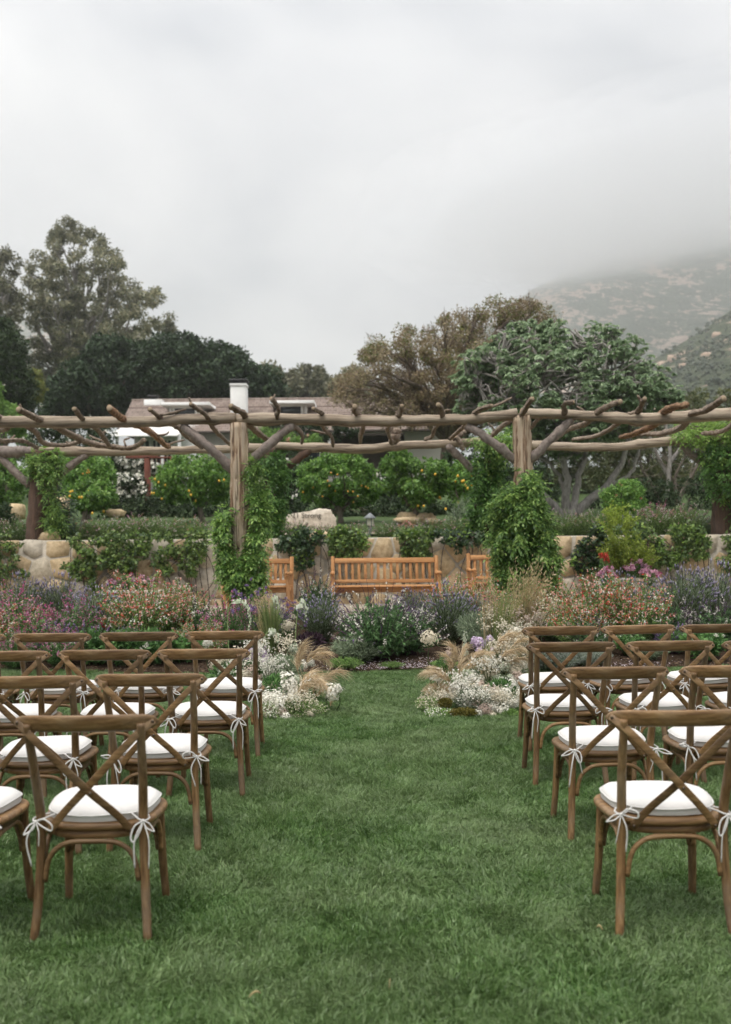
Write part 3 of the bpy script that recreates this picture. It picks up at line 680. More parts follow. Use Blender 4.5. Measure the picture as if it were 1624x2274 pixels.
obj('shaft', MB().bbox((0, 0, -.1), (.11, .11, 1.5), .01), plain('red_post_paint', (.20, .06, .03), .7, .2, .2, 6), tr); obj('cap', MB().bbox((0, 0, .66), (.14, .14, .04), .01), m_red, tr)
# ================================================================ TREES
UP = np.array((0, 0, 1.0))
def clumps(poly, d, thick, n, rpx, rng, edge=True):
    """clump centres inside an outline, spread through the crown's depth"""
    poly = np.asarray(poly, float); lo, hi = poly.min(0), poly.max(0); c0 = (lo + hi) / 2
    pts = []
    cand = rng.uniform(lo, hi, (n * 14, 2)); ok = inpoly(poly, cand[:, 0], cand[:, 1]); cand = cand[ok]
    # blue-noise-ish pick
    out = [cand[0]]
    for c in cand[1:]:
        if len(out) >= n: break
        if min(np.hypot(*(c - o)) for o in out[-160:]) > rpx * .42: out.append(c)
    while len(out) < n and len(cand): out.append(cand[rng.integers(len(cand))])
    out = np.array(out)
    e = np.hypot((out[:, 0] - c0[0]) / (hi[0] - lo[0]) * 2, (out[:, 1] - c0[1]) / (hi[1] - lo[1]) * 2)
    dep = thick * np.sqrt(np.clip(1 - np.clip(e, 0, 1) ** 2, .06, 1)) * rng.uniform(-1, 1, len(out))
    r = rpx * d / FPX * rng.uniform(.6, 1.25, len(out))
    return np.array([P(x, y, d + q) for (x, y), q in zip(out, dep)]), r
def leafcloud(cs, rs_, per, L, W, rng, upb=.35, shell=.55, squash=.8, hang=0.0, off=(0, 0, 0), jit=.4):
    k = np.repeat(np.arange(len(cs)), per); n = len(k)
    dv = rdir(rng, n); rad = shell + (1 - shell) * rng.uniform(0, 1, n) ** .7; stray = rng.uniform(size=n) < .06
    rad = np.where(stray, rad * 1.25, rad)
    p = cs[k] + dv * (rad * rs_[k])[:, None] * np.array((1, 1, squash))
    nn = dv * .7 + UP * upb + rng.normal(size=(n, 3)) * .45
    D = rng.normal(size=(n, 3)) + dv * .8 - UP * hang
    l_ = L * rng.uniform(1 - jit, 1 + jit, n)
    return p - np.array(off), D, nn, l_, l_ * W / L
def limb(mb, a, b, r0, r1, rng, wob=.08, n=9, ns=6, sag=0.0):
    a, b = np.array(a, float), np.array(b, float); t = np.linspace(0, 1, n)[:, None]; ln = np.linalg.norm(b - a)
    m_ = (a + b) / 2 + rng.normal(size=3) * ln * wob + UP * ln * sag
    c = (1 - t) ** 2 * a + 2 * t * (1 - t) * m_ + t ** 2 * b
    c[1:-1] += rng.normal(size=(n - 2, 3)) * ln * wob * .12
    mb.tube(c, np.linspace(r0, r1, n), ns, False); return c
def make_tree(name, label, cat, poly, d, base, thick, n, rpx, per, L, W, m_leaf, m_bark, seed, trunk_r, fork=.45, group=None, twigs=0, limbs=22, hang=0, shell=.55, upb=.35, trunk_y=None, wob=.1, twig_r=.03):
    rng = np.random.default_rng(seed); b = P(base[0], base[1], d)
    if trunk_y is not None: b[2] = trunk_y
    t = thing(name, label, cat, b, 0, group)
    cs, rr = clumps(poly, d, thick, n, rpx, rng)
    cs_l = cs - b
    top = np.array((cs_l[:, 0].mean() * .6, cs_l[:, 1].mean() * .3, max(.3, cs_l[:, 2].min() * (1 - fork) + cs_l[:, 2].mean() * fork)))
    tm = MB(); tc_ = limb(tm, (0, 0, -.3), top, trunk_r * 1.15, trunk_r * .7, rng, .03, 10, 9)
    obj('trunk', tm, m_bark, t, smooth=True)
    bm = MB()
    for k in rng.permutation(len(cs))[:limbs]:
        s = tc_[rng.integers(5, 10)]
        c = limb(bm, s, cs_l[k], trunk_r * .42, trunk_r * .10, rng, wob, 9, 6, .04)
        for q in range(twigs):
            s2 = c[rng.integers(3, 9)]; e2 = cs_l[k] + rdir(rng, 1)[0] * rr[k] * rng.uniform(.8, 1.6)
            limb(bm, s2, e2, twig_r, twig_r * .35, rng, .12, 5, 4)
    obj('branches', bm, m_bark, t, smooth=True)['kind'] = 'stuff'
    lm = MB().leaves(*leafcloud(cs, rr, per, L, W, rng, upb, shell, .8, hang, b))
    obj('crown', lm, m_leaf, t)['kind'] = 'stuff'
    return t, cs_l, rr, rng
def Z1(*pts): return [(x * .36, 454.7 + .36 * y) for x, y in pts]
def Z2(*pts): return [(519.7 + .34 * x, 617 + .34 * y) for x, y in pts]
def Z4(*pts): return [zf4(x, y) for x, y in pts]
def Z5(*pts): return [(519.7 + .4 * x, 1104.3 + .4 * y) for x, y in pts]
def Z6(*pts): return [(1104.3 + .32 * x, 1039.4 + .32 * y) for x, y in pts]
m_bark = barkmat('brown_tree_bark', [(.035, .026, .02), (.10, .08, .065), (.19, .16, .135)], [.3, .5, .75], (5, 5, 1), 3, .6)
m_palebark = barkmat('pale_grey_bark', [(.14, .125, .115), (.30, .28, .26), (.46, .43, .40)], [.3, .5, .72], (4, 4, 1.5), 4, .4)
m_citbark = barkmat('citrus_bark', [(.05, .04, .03), (.13, .11, .085), (.22, .19, .155)], [.3, .5, .75], (6, 6, 1.5), 4, .5)
m_twig = barkmat('brown_twig_bark', [(.07, .05, .04), (.17, .125, .095), (.27, .21, .165)], [.3, .5, .75], (5, 5, 1), 3, .6)
L_euc = leafmat('eucalyptus_leaf', [(.050, .056, .034), (.095, .098, .060), (.155, .140, .085), (.115, .112, .075)], .25, patch=(.16, (.70, .72, .72)), k=2.3)
L_oak = leafmat('oak_leaf', [(.010, .020, .009), (.022, .040, .016), (.040, .066, .026)], .15, patch=(.25, (.7, .74, .72)), k=1.6)
L_pine = leafmat('conifer_leaf', [(.012, .024, .009), (.03, .052, .018), (.055, .085, .03)], .2, k=1.3)
L_brown = leafmat('brown_seedpod_leaf', [(.068, .052, .034), (.108, .084, .052), (.15, .118, .072), (.10, .096, .045)], .25, patch=(.22, (.78, .72, .68)), k=2.3)
L_yel = leafmat('yellow_green_leaf', [(.10, .12, .03), (.17, .19, .05), (.23, .23, .07)], .4)
L_fig = leafmat('fig_leaf', [(.055, .082, .045), (.095, .132, .072), (.16, .20, .115)], .35, .45, .35, k=2.2)
L_cit = leafmat('citrus_leaf', [(.030, .066, .014), (.060, .125, .024), (.105, .19, .04), (.15, .23, .055)], .35, .38, .4, k=1.75)
L_hedge = leafmat('dark_hedge_leaf', [(.012, .024, .010), (.025, .045, .018), (.05, .075, .03)], .2, k=1.3)
L_olive = leafmat('olive_shrub_leaf', [(.035, .045, .02), (.07, .08, .035), (.11, .115, .055)], .3, k=1.5)
L_bright = leafmat('bright_shrub_leaf', [(.05, .10, .022), (.10, .175, .04), (.15, .23, .06)], .4, k=1.5)
# -- far left
make_tree('eucalyptus_tree', 'tall airy olive brown tree rising behind the house, highest of all', 'tree', Z1((410, 75), (470, 130), (560, 160), (690, 250), (750, 330), (780, 380), (740, 430), (840, 480), (990, 540), (1030, 640), (1110, 720), (1060, 800), (900, 860), (600, 900), (450, 980), (300, 1130), (170, 1050), (100, 900), (120, 700), (100, 500), (160, 370), (220, 300), (290, 200), (370, 140)), 105, (150, 1000), 7, 250, 14.5, 135, .34, .16, L_euc, m_palebark, 1, .55, limbs=60, twigs=2, shell=.25, hang=.5, trunk_y=7.5, twig_r=.05)
make_tree('eucalyptus_tree', 'olive brown tree cut off by the left edge beside the tallest tree', 'tree', Z1((-30, 250), (20, 265), (60, 300), (120, 300), (110, 400), (60, 500), (130, 600), (120, 800), (60, 900), (-250, 850), (-300, 500), (-150, 330)), 98, (-30, 1000), 6, 100, 14.5, 110, .34, .16, L_euc, m_palebark, 2, .45, limbs=30, twigs=2, shell=.25, hang=.5, trunk_y=7.2, twig_r=.05)
make_tree('oak_tree', 'broad dark green oak left of the shingle roof, largest of the dark oaks', 'tree', Z1((270, 1200), (350, 1080), (520, 950), (560, 880), (680, 820), (760, 850), (870, 870), (890, 1000), (870, 1220), (700, 1330), (300, 1340)), 80, (190, 1010), 6, 150, 22, 170, .30, .2, L_oak, m_bark, 3, .5, limbs=14, trunk_y=5.5)
make_tree('oak_tree', 'rounded dark green oak above the left dormer', 'tree', Z1((830, 900), (980, 850), (1060, 820), (1180, 830), (1260, 870), (1310, 910), (1310, 1250), (850, 1250)), 78, (385, 1000), 5, 110, 22, 170, .30, .2, L_oak, m_bark, 4, .45, limbs=10, trunk_y=5.5)
make_tree('oak_tree', 'dark green oak behind the tall white chimney', 'tree', Z1((1290, 890), (1380, 880), (1520, 940), (1530, 1000), (1620, 1010), (1700, 1060), (1730, 1120), (1720, 1250), (1300, 1260)), 82, (540, 1000), 5, 95, 20, 170, .30, .2, L_oak, m_bark, 5, .45, limbs=10, trunk_y=5.5)
make_tree('conifer_tree', 'dark evergreen at the left edge below the olive brown trees', 'tree', Z1((-200, 650), (0, 715), (80, 760), (150, 860), (120, 1000), (190, 1110), (190, 1270), (0, 1320), (-250, 1320)), 60, (10, 1030), 3, 110, 22, 170, .24, .13, L_pine, m_bark, 6, .35, limbs=10, trunk_y=4.3)
make_tree('yellow_shrub_tree', 'small yellow green tree between the dark evergreen and the oak', 'tree', Z1((145, 1060), (205, 1015), (260, 1080), (250, 1190), (165, 1210)), 64, (72, 960), 1.5, 30, 11, 90, .22, .13, L_yel, m_bark, 7, .12, limbs=8, trunk_y=4.5)
make_tree('leafy_tree', 'bright green leafy tree at the left edge behind the pergola beam', 'tree', [(-90, 850), (0, 862), (22, 880), (34, 930), (60, 960), (70, 1010), (40, 1060), (-90, 1080)], 44, (-10, 1130), 2, 60, 16, 150, .17, .1, L_bright, m_bark, 8, .16, limbs=10, trunk_y=2.9)
# -- beyond the roof, centre
for k, (poly, nm) in enumerate([(Z2((190, 700), (220, 590), (280, 600), (320, 660), (300, 850), (190, 850)), 'brownish eucalyptus just right of the chimney oak'),
                                (Z2((280, 830), (290, 730), (350, 660), (420, 600), (480, 590), (505, 690), (500, 840)), 'rounded olive eucalyptus above the right dormer'),
                                (Z2((495, 830), (515, 630), (545, 610), (575, 630), (610, 700), (600, 840)), 'narrow eucalyptus between two rounder trees beyond the roof'),
                                (Z2((590, 830), (610, 690), (690, 640), (760, 590), (830, 600), (880, 690), (860, 840)), 'reddish olive eucalyptus left of the bare brown tree')]):
    make_tree('eucalyptus_tree', nm, 'tree', poly, 120, (sum(p[0] for p in poly) / len(poly), 1000), 4, 46, 15, 110, .5, .24, L_euc, m_bark, 20 + k, .35, limbs=10, trunk_y=8.5, shell=.4, group='eucalyptus trees beyond the roof')
# -- brown twiggy tree
poly = [(792, 800), (800, 775), (826, 758), (860, 770), (887, 753), (897, 733), (955, 719), (958, 697), (992, 685), (1013, 699), (1050, 675), (1095, 662), (1118, 680), (1165, 667), (1190, 682), (1226, 705), (1235, 780), (1200, 860), (1150, 930), (1000, 960), (850, 940), (780, 900), (730, 880), (760, 840)]
t_, cs, rr, rng = make_tree('brown_seedpod_tree', 'large rounded brown tree thick with bare twigs and seed pods', 'tree', poly, 50, (985, 1110), 5, 300, 22, 170, .12, .065, L_brown, m_twig, 30, .33, limbs=90, twigs=12, shell=.15, trunk_y=3.4, twig_r=.022)
ylc = [k for k in range(len(cs)) if PX(cs[k] + np.array(t_.location))[1] < 800 and rng.uniform() < .55]
obj('new_leaves', MB().leaves(*leafcloud(cs[ylc], rr[ylc], 60, .16, .075, rng, shell=.55)), L_yel, t_)['kind'] = 'stuff'
# -- grey fig tree
figd = 30.0
poly = [(1012, 890), (1030, 830), (1040, 790), (1090, 760), (1120, 740), (1170, 722), (1200, 727), (1235, 710), (1260, 735), (1300, 727), (1320, 715), (1332, 738), (1360, 732), (1372, 762), (1410, 757), (1425, 790), (1425, 830), (1440, 850), (1460, 810), (1485, 817), (1492, 860), (1505, 880), (1490, 910), (1420, 930), (1350, 960), (1300, 1000), (1230, 1010), (1150, 960), (1080, 930), (1012, 910)]
fig = thing('fig_tree', 'grey limbed fig tree with large green leaves behind the right post', 'tree', P(1266, 1158, figd))
FO = np.array(fig.location); rng = np.random.default_rng(31)
fd = lambda x, y, q=0: P(x, y, figd + q) - FO
tm = MB(); tm.tube(spline([fd(1266, 1175), fd(1265, 1150), fd(1263, 1128)], 8), [.30, .27, .25, .25, .24, .22, .2, .16], 12, True, 1, .06, rng)
obj('trunk', tm, m_palebark, fig, smooth=True)
LIMBS = [([(1255, 1150), (1225, 1120), (1195, 1088), (1180, 1072)], .15, .11, 0), ([(1260, 1145), (1256, 1100), (1262, 1060), (1240, 990), (1225, 900), (1200, 820)], .15, .04, -.3),
         ([(1268, 1145), (1280, 1095), (1288, 1050), (1310, 960), (1300, 860), (1310, 770)], .13, .035, .4), ([(1278, 1148), (1310, 1110), (1345, 1080), (1385, 1020), (1400, 930), (1390, 820)], .15, .035, 0),
         ([(1195, 1088), (1178, 1040), (1180, 960), (1140, 880), (1110, 800)], .09, .03, -.6), ([(1345, 1080), (1400, 1050), (1430, 960), (1455, 880)], .07, .025, .5),
         ([(1240, 990), (1170, 930), (1100, 880), (1040, 850)], .06, .025, -.5), ([(1310, 960), (1350, 880), (1360, 790)], .06, .02, -.4), ([(1256, 1100), (1230, 1040), (1130, 960), (1060, 900)], .07, .025, .4)]
bm = []
for k, (pp, r0, r1, q) in enumerate(LIMBS):
    c = spline([fd(x, y, q * i_ / len(pp)) for i_, (x, y) in enumerate(pp)], 22); c += rng.normal(size=c.shape) * .02
    obj('limb', MB().tube(c, np.linspace(r0, r1, 22), 8, True, 1, .04, rng), m_palebark, fig, smooth=True); bm.append(c)
cs, rr = clumps(poly, figd, 2.3, 200, 23, rng)
cs -= FO; tw = MB()
allc = np.concatenate(bm)
for k in range(len(cs)):
    j = np.argmin(np.linalg.norm(allc - cs[k], axis=1) + rng.uniform(0, .6, len(allc)))
    for q in range(3):
        e_ = cs[k] + rdir(rng, 1)[0] * rr[k] * rng.uniform(.6, 1.5); s_ = allc[j]
        m1 = s_ + (e_ - s_) * .5 + rng.normal(size=3) * .22; m2 = s_ + (e_ - s_) * .8 + rng.normal(size=3) * .15 - UP * .1
        tw.tube(spline([s_, m1, m2, e_], 9), np.linspace(.036, .013, 9), 5, False)
obj('twigs', tw, m_palebark, fig, smooth=True)['kind'] = 'stuff'
lm = MB()
sel = rng.permutation(len(cs))[:180]
k_ = np.repeat(sel, 23); tips = cs[k_] + rdir(rng, len(k_)) * (rr[k_] * rng.uniform(.55, 1.2, len(k_)))[:, None]
for q in range(5):                                  # whorl of hanging lobed leaves at each tip
    a = q * 1.257 + rng.uniform(0, 6, len(tips)); D = np.stack([np.cos(a), np.sin(a), rng.uniform(-.9, .1, len(a))], -1)
    nn = np.tile(UP, (len(a), 1)) + rng.normal(size=(len(a), 3)) * .3
    L_ = rng.uniform(.12, .22, len(a))
    lm.leaves(tips, D, nn, L_, L_ * .42, .12, .2)
    for sg in (-1, 1):
        D2 = D + sg * .75 * np.cross(D, UP); lm.leaves(tips, D2, nn, L_ * .7, L_ * .3, .1, .25)
obj('crown', lm, L_fig, fig)['kind'] = 'stuff'
# -- right background
make_tree('olive_tree', 'olive brown thicket tree behind the fig at the right', 'tree', [(1310, 1000), (1380, 950), (1440, 930), (1500, 960), (1510, 1060), (1470, 1140), (1330, 1150)], 42, (1410, 1150), 2.5, 70, 18, 120, .17, .09, L_olive, m_bark, 40, .14, limbs=14, twigs=3, trunk_y=2.7)
make_tree('olive_tree', 'olive thicket tree at the right edge under the hillside', 'tree', [(1490, 900), (1540, 880), (1600, 850), (1700, 880), (1720, 1140), (1480, 1150), (1470, 1000)], 46, (1590, 1150), 2.5, 90, 20, 120, .19, .1, L_olive, m_bark, 41, .16, limbs=16, twigs=3, trunk_y=3)
for k, (bx, pp, lab) in enumerate([(1486, [[(1486, 1150), (1485, 1080), (1488, 1000), (1478, 930), (1490, 860)], [(1486, 1060), (1460, 1010), (1440, 950), (1450, 900)], [(1487, 1030), (1520, 980), (1540, 920)]], 'slender bare grey tree right of the fig tree'),
                                   (1500, [[(1498, 1150), (1512, 1100), (1545, 1040), (1570, 980)], [(1505, 1110), (1500, 1060), (1530, 1000)], [(1475, 1140), (1450, 1080), (1425, 1040), (1420, 990)], [(1525, 1080), (1570, 1070), (1590, 1020)]], 'low bare branching tree beside the slender bare trunk')]):
    t_ = thing('bare_tree', lab, 'tree', P(bx, 1152, 36)); o_ = np.array(t_.location); rng = np.random.default_rng(45 + k); tw = MB()
    for q, p_ in enumerate(pp):
        c = spline([P(x, y, 36 + .2 * q) - o_ for x, y in p_], 16); obj('trunk' if q == 0 else 'limb', MB().tube(c, np.linspace(.11 - .03 * (q > 0), .025, 16), 8, True, 1, .05, rng), m_citbark if k else m_palebark, t_, smooth=True)
        for _ in range(16):
            s_ = c[rng.integers(4, 16)]; limb(tw, s_, s_ + rdir(rng, 1)[0] * (.8, .5, .8) + UP * rng.uniform(.1, .7), .022, .006, rng, .12, 6, 4)
    obj('twigs', tw, m_citbark, t_)['kind'] = 'stuff'
# -- citrus orchard on the terrace
m_lemon = plain('lemon_skin', (.62, .36, .035), .45, .4, .12, 8); m_orange = plain('orange_skin', (.50, .25, .03), .45, .4, .12, 8)
fruit_me = {}
def fruit_mesh(r, el):
    ph = np.linspace(0, np.pi, 7); pr = [(max(1e-4, math.sin(a) * r), -math.cos(a) * r * el) for a in ph]
    if el > 1.1: pr[-1] = (1e-4, r * el * 1.18); pr[0] = (1e-4, -r * el * 1.1)
    return MB().lathe(pr, 9).mesh('fruit', True)
F_LEM = fruit_mesh(.031, 1.2); F_LEM.materials.append(m_lemon); F_ORA = fruit_mesh(.028, 1.0); F_ORA.materials.append(m_orange)
def citrus(lab, poly, d, base, n, seed, fruits, kind='lemon', leaf=L_cit, extra=0, stems=1):
    t_, cs, rr, rng = make_tree(kind + '_tree', lab, 'tree', poly, d, base, 1.0, n, 13, 110, .105, .055, leaf, m_citbark, seed, .085, .25, 'citrus trees on the terrace', limbs=14, shell=.6, upb=.5)
    b = np.array(t_.location)
    fl = [(x, y) for x, y in fruits]
    po = np.array(poly); lo, hi = po.min(0), po.max(0)
    while extra > 0:
        q = rng.uniform(lo, hi)
        if inpoly(poly, np.array([q[0]]), np.array([q[1] - 4]))[0] and q[1] > lo[1] * .6 + hi[1] * .4: fl.append(tuple(q)); extra -= 1
    for x, y in fl:
        near = [c + b for c in cs if abs(PX(c + b)[0] - x) < 14 and abs(PX(c + b)[1] - y) < 14]
        dd = min([c[1] for c in near], default=d - .6) - .36
        obj(kind, F_LEM if kind == 'lemon' else F_ORA, None, t_, loc=P(x, y, dd) - b)
    return t_
def za(x, y): return (259.8 + .18 * x, 877 + .18 * y)
def zb_(x, y): return (552 + .2 * x, 877 + .2 * y)
def zc_(x, y): return (812 + .22 * x, 942 + .22 * y)
citrus('round citrus tree with a forked trunk left of the split post', [(346, 1060), (358, 1035), (385, 1020), (415, 1012), (450, 1015), (485, 1022), (508, 1045), (515, 1075), (505, 1100), (480, 1112), (440, 1118), (395, 1112), (352, 1100)], 28.5, (452, 1158), 85, 60, [za(470, 1040), za(515, 1078), za(430, 1212), za(458, 1212), za(555, 1282), za(890, 1185), za(915, 1235), za(972, 1307), za(1262, 1062), za(1322, 1050), za(598, 1115)])
citrus('round citrus tree directly behind the carved boulder', [(666, 1080), (672, 1045), (695, 1020), (730, 1008), (770, 1006), (805, 1015), (830, 1035), (842, 1065), (838, 1095), (815, 1115), (765, 1125), (715, 1118), (675, 1105)], 28, (757, 1158), 95, 61, [zb_(917, 865), zb_(988, 885), zb_(880, 955), zb_(899, 1010), zb_(718, 1027), zb_(607, 1080), zb_(822, 1128), zb_(965, 1068), zb_(1105, 1072), zb_(1162, 1076), zb_(1256, 1010), zb_(1302, 1020), zb_(1328, 1036), zb_(1165, 1190), zb_(1215, 1126)], 'orange')
citrus('open citrus tree right of the boulder, above pale rocks', [(848, 1062), (852, 1035), (870, 1012), (895, 1004), (930, 1010), (965, 1020), (990, 1030), (1002, 1050), (998, 1080), (975, 1105), (930, 1118), (890, 1105), (858, 1090)], 27, (921, 1160), 75, 62, [zc_(704, 507), zc_(748, 738), zc_(757, 750), zc_(530, 824), zc_(588, 828), zc_(570, 470)])
citrus('citrus tree heavy with lemons beside the vine of the right back post', [(1004, 1070), (1010, 1040), (1030, 1030), (1060, 1035), (1085, 1060), (1080, 1100), (1050, 1125), (1015, 1118)], 26, (1045, 1165), 40, 63, [zc_(931, 523), zc_(907, 574), zc_(975, 577), zc_(992, 572), zc_(1010, 617), zc_(1031, 648), zc_(934, 793), zc_(1076, 517), zc_(1074, 613), zc_(810, 858)])
citrus('small citrus tree with bright lemons right of the left old post', [(148, 1100), (155, 1080), (185, 1070), (215, 1075), (245, 1085), (252, 1110), (230, 1130), (180, 1130)], 26.5, (180, 1165), 40, 64, [zf4(435, 600), zf4(432, 625), zf4(447, 595), zf4(545, 598), zf4(490, 632), zf4(505, 632), zf4(570, 730), zf4(640, 718)])
citrus('larger orange tree behind the small lemon tree at the left', [(135, 1050), (150, 1020), (180, 1008), (220, 1012), (245, 1030), (250, 1065), (235, 1085), (150, 1090)], 31, (195, 1150), 55, 65, [zf4(545, 465), zf4(552, 478), zf4(512, 487), zf4(538, 480)], 'orange')
citrus('shady citrus tree at the left edge behind the old post', [(-60, 1030), (-10, 1015), (30, 1025), (55, 1050), (52, 1100), (20, 1120), (-60, 1125)], 28, (5, 1160), 60, 66, [], 'orange')
# -- hedges and shrubs behind the orchard
def shrub(name, lab, cat, poly, d, thick, n, rpx, per, L, W, m, seed, flower=None, group=None, hang=0, base_y=None, wl=None):
    rng = np.random.default_rng(seed); po = np.array(poly); b = P(po[:, 0].mean(), po[:, 1].max(), d)
    if base_y is not None: b[2] = base_y
    t_ = thing(name, lab, cat, b, 0, group); cs, rr = clumps(poly, d, thick, n, rpx, rng)
    st = MB()
    for k in range(min(14, len(cs))): limb(st, (rng.normal() * .1, rng.normal() * .1, -.1), cs[rng.integers(len(cs))] - b, .022, .008, rng, .08, 6, 5)
    obj('stems', st, m_bark, t_)['kind'] = 'stuff'
    obj('foliage', MB().leaves(*leafcloud(cs, rr, per, L, W, rng, .5, .5, .85, hang, b)), m, t_)['kind'] = 'stuff'
    if flower:
        for (m_f, nf, sz) in flower:
            k = rng.integers(0, len(cs), nf); dv = rdir(rng, nf); dv[:, 1] = -np.abs(dv[:, 1]); dv[:, 2] = np.abs(dv[:, 2]) * .8
            p_ = cs[k] - b + dv * rr[k][:, None] * 1.02; fm = MB()
            for _ in range(3): fm.leaves(p_ + rng.normal(size=p_.shape) * sz * .25, rng.normal(size=p_.shape), dv + rng.normal(size=p_.shape) * .4, sz, sz * .9, .2, 0)
            obj('blossoms', fm, m_f, t_)['kind'] = 'stuff'
    return t_
F_white = leafmat('white_petal', [(.66, .63, .53), (.78, .75, .66), (.85, .83, .76)], .3, .6)
F_cream = leafmat('cream_petal', [(.62, .55, .41), (.73, .66, .52), (.80, .74, .62)], .3, .6)
F_blush = leafmat('blush_petal', [(.50, .38, .31), (.60, .47, .40), (.66, .55, .47)], .3, .6)
F_greenw = leafmat('green_white_petal', [(.42, .48, .33), (.56, .60, .46), (.66, .68, .58)], .3, .6)
F_lilac = leafmat('lilac_petal', [(.48, .36, .52), (.60, .48, .63), (.70, .60, .72)], .3, .6)
F_purple = leafmat('purple_petal', [(.15, .085, .22), (.24, .145, .33), (.34, .235, .44)], .3, .6)
F_mauve = leafmat('lavender_spike', [(.19, .16, .25), (.29, .255, .36), (.38, .345, .44)], .2, .7)
F_red = leafmat('red_petal', [(.52, .05, .035), (.66, .09, .06), (.72, .17, .12)], .3, .6)
F_coral = leafmat('coral_petal', [(.66, .22, .17), (.76, .36, .29), (.82, .52, .45)], .3, .6)
F_magenta = leafmat('magenta_petal', [(.36, .05, .16), (.52, .10, .26), (.64, .20, .38)], .3, .6)
F_pink = leafmat('pink_petal', [(.55, .25, .38), (.68, .38, .50), (.76, .52, .62)], .3, .6)
F_crim = leafmat('crimson_petal', [(.22, .01, .025), (.34, .02, .04), (.42, .03, .05)], .3, .6)
shrub('hedge', 'low dark hedge behind the citrus trunks left of the boulder', 'hedge', [(225, 1150), (228, 1118), (260, 1106), (340, 1100), (420, 1108), (520, 1108), (640, 1112), (640, 1152)], 32, .8, 110, 14, 120, .075, .04, L_hedge, 70)
shrub('hedge', 'low dark clipped hedge behind the lantern and citrus trunks', 'hedge', [(650, 1120), (760, 1112), (830, 1112), (900, 1105), (1000, 1120), (1100, 1118), (1100, 1158), (650, 1158)], 31.5, .8, 120, 14, 120, .075, .04, L_hedge, 71)
shrub('shrub', 'dark leafy shrub filling the gap under the dark oak at the left', 'shrub', [(60, 960), (130, 935), (230, 940), (260, 985), (250, 1110), (60, 1110)], 42, 1.5, 80, 20, 130, .13, .07, L_hedge, 72, [(F_white, 120, .14)])
shrub('rose_bush', 'bush of small white roses below the deck railing', 'rose bush', [(248, 1085), (255, 1062), (285, 1056), (318, 1062), (322, 1090), (310, 1112), (256, 1112)], 33.5, .6, 60, 9, 90, .08, .05, L_hedge, 73, [(F_white, 230, .11)])
shrub('rose_bush', 'white climbing roses trailing over the red deck railing', 'rose bush', [(250, 1030), (262, 1012), (300, 1022), (350, 1030), (352, 1056), (300, 1062), (258, 1050)], 44, .4, 60, 10, 70, .1, .06, L_hedge, 74, [(F_white, 200, .15)])
shrub('shrub', 'deep green shrub with small white blossom between the citrus trees and post vine', 'shrub', [(600, 1030), (650, 1005), (690, 1020), (690, 1100), (660, 1140), (600, 1140)], 33, 1, 60, 14, 120, .1, .055, L_hedge, 75, [(F_white, 40, .1)])
shrub('shrub', 'dark shrub with white blossom between the two middle citrus trees', 'shrub', [(826, 1070), (860, 1050), (900, 1060), (900, 1110), (840, 1112)], 33, .8, 40, 12, 110, .1, .055, L_hedge, 76, [(F_white, 60, .11)])
shrub('shrub', 'dark shrub under the fig and citrus at centre right', 'shrub', [(980, 1000), (1050, 970), (1110, 990), (1200, 1020), (1240, 1090), (1220, 1140), (1000, 1140)], 36, 1.5, 90, 17, 120, .12, .065, L_hedge, 77)
shrub('shrub', 'climber with orange flowers against the porch above the middle beam', 'shrub', [(520, 975), (545, 950), (600, 955), (640, 965), (700, 970), (720, 990), (640, 1000), (590, 1010), (530, 1010)], 50, .8, 60, 13, 110, .14, .075, L_bright, 78, [(F_coral, 16, .16)])
shrub('shrub', 'dark leafy vine hanging from the porch eave', 'vine', [(590, 940), (660, 935), (760, 945), (800, 960), (740, 972), (640, 962), (592, 958)], 54, .5, 40, 10, 110, .14, .075, L_hedge, 79)
shrub('shrub', 'dense dark shrub behind the right edge of the terrace', 'shrub', [(1310, 1080), (1400, 1060), (1500, 1080), (1600, 1040), (1660, 1040), (1660, 1160), (1310, 1160)], 34, 1, 90, 15, 110, .1, .055, L_hedge, 80)
shrub('shrub', 'glossy round bush with bronze tips beside the fig trunk', 'shrub', [(1330, 1150), (1345, 1085), (1385, 1062), (1425, 1080), (1440, 1130), (1430, 1165), (1340, 1170)], 24, .5, 70, 12, 90, .07, .04, L_cit, 81, [(F_coral, 14, .06)])
shrub('shrub', 'dark low bush at the left edge behind the old post', 'shrub', [(-60, 1130), (-20, 1120), (20, 1122), (30, 1150), (20, 1180), (-60, 1180)], 25, .5, 40, 12, 100, .07, .04, L_hedge, 82)
shrub('shrub', 'tall dark thicket seen between the fig tree limbs', 'shrub', [(1150, 1000), (1190, 950), (1260, 940), (1340, 930), (1400, 950), (1420, 1040), (1400, 1140), (1160, 1140)], 46, 1.5, 110, 18, 120, .15, .08, L_olive, 83)
shrub('shrub', 'dark thicket under the olive trees at the right edge', 'shrub', [(1400, 1050), (1480, 1030), (1600, 1030), (1680, 1040), (1680, 1150), (1400, 1150)], 48, 1.5, 90, 18, 110, .15, .08, L_hedge, 84)
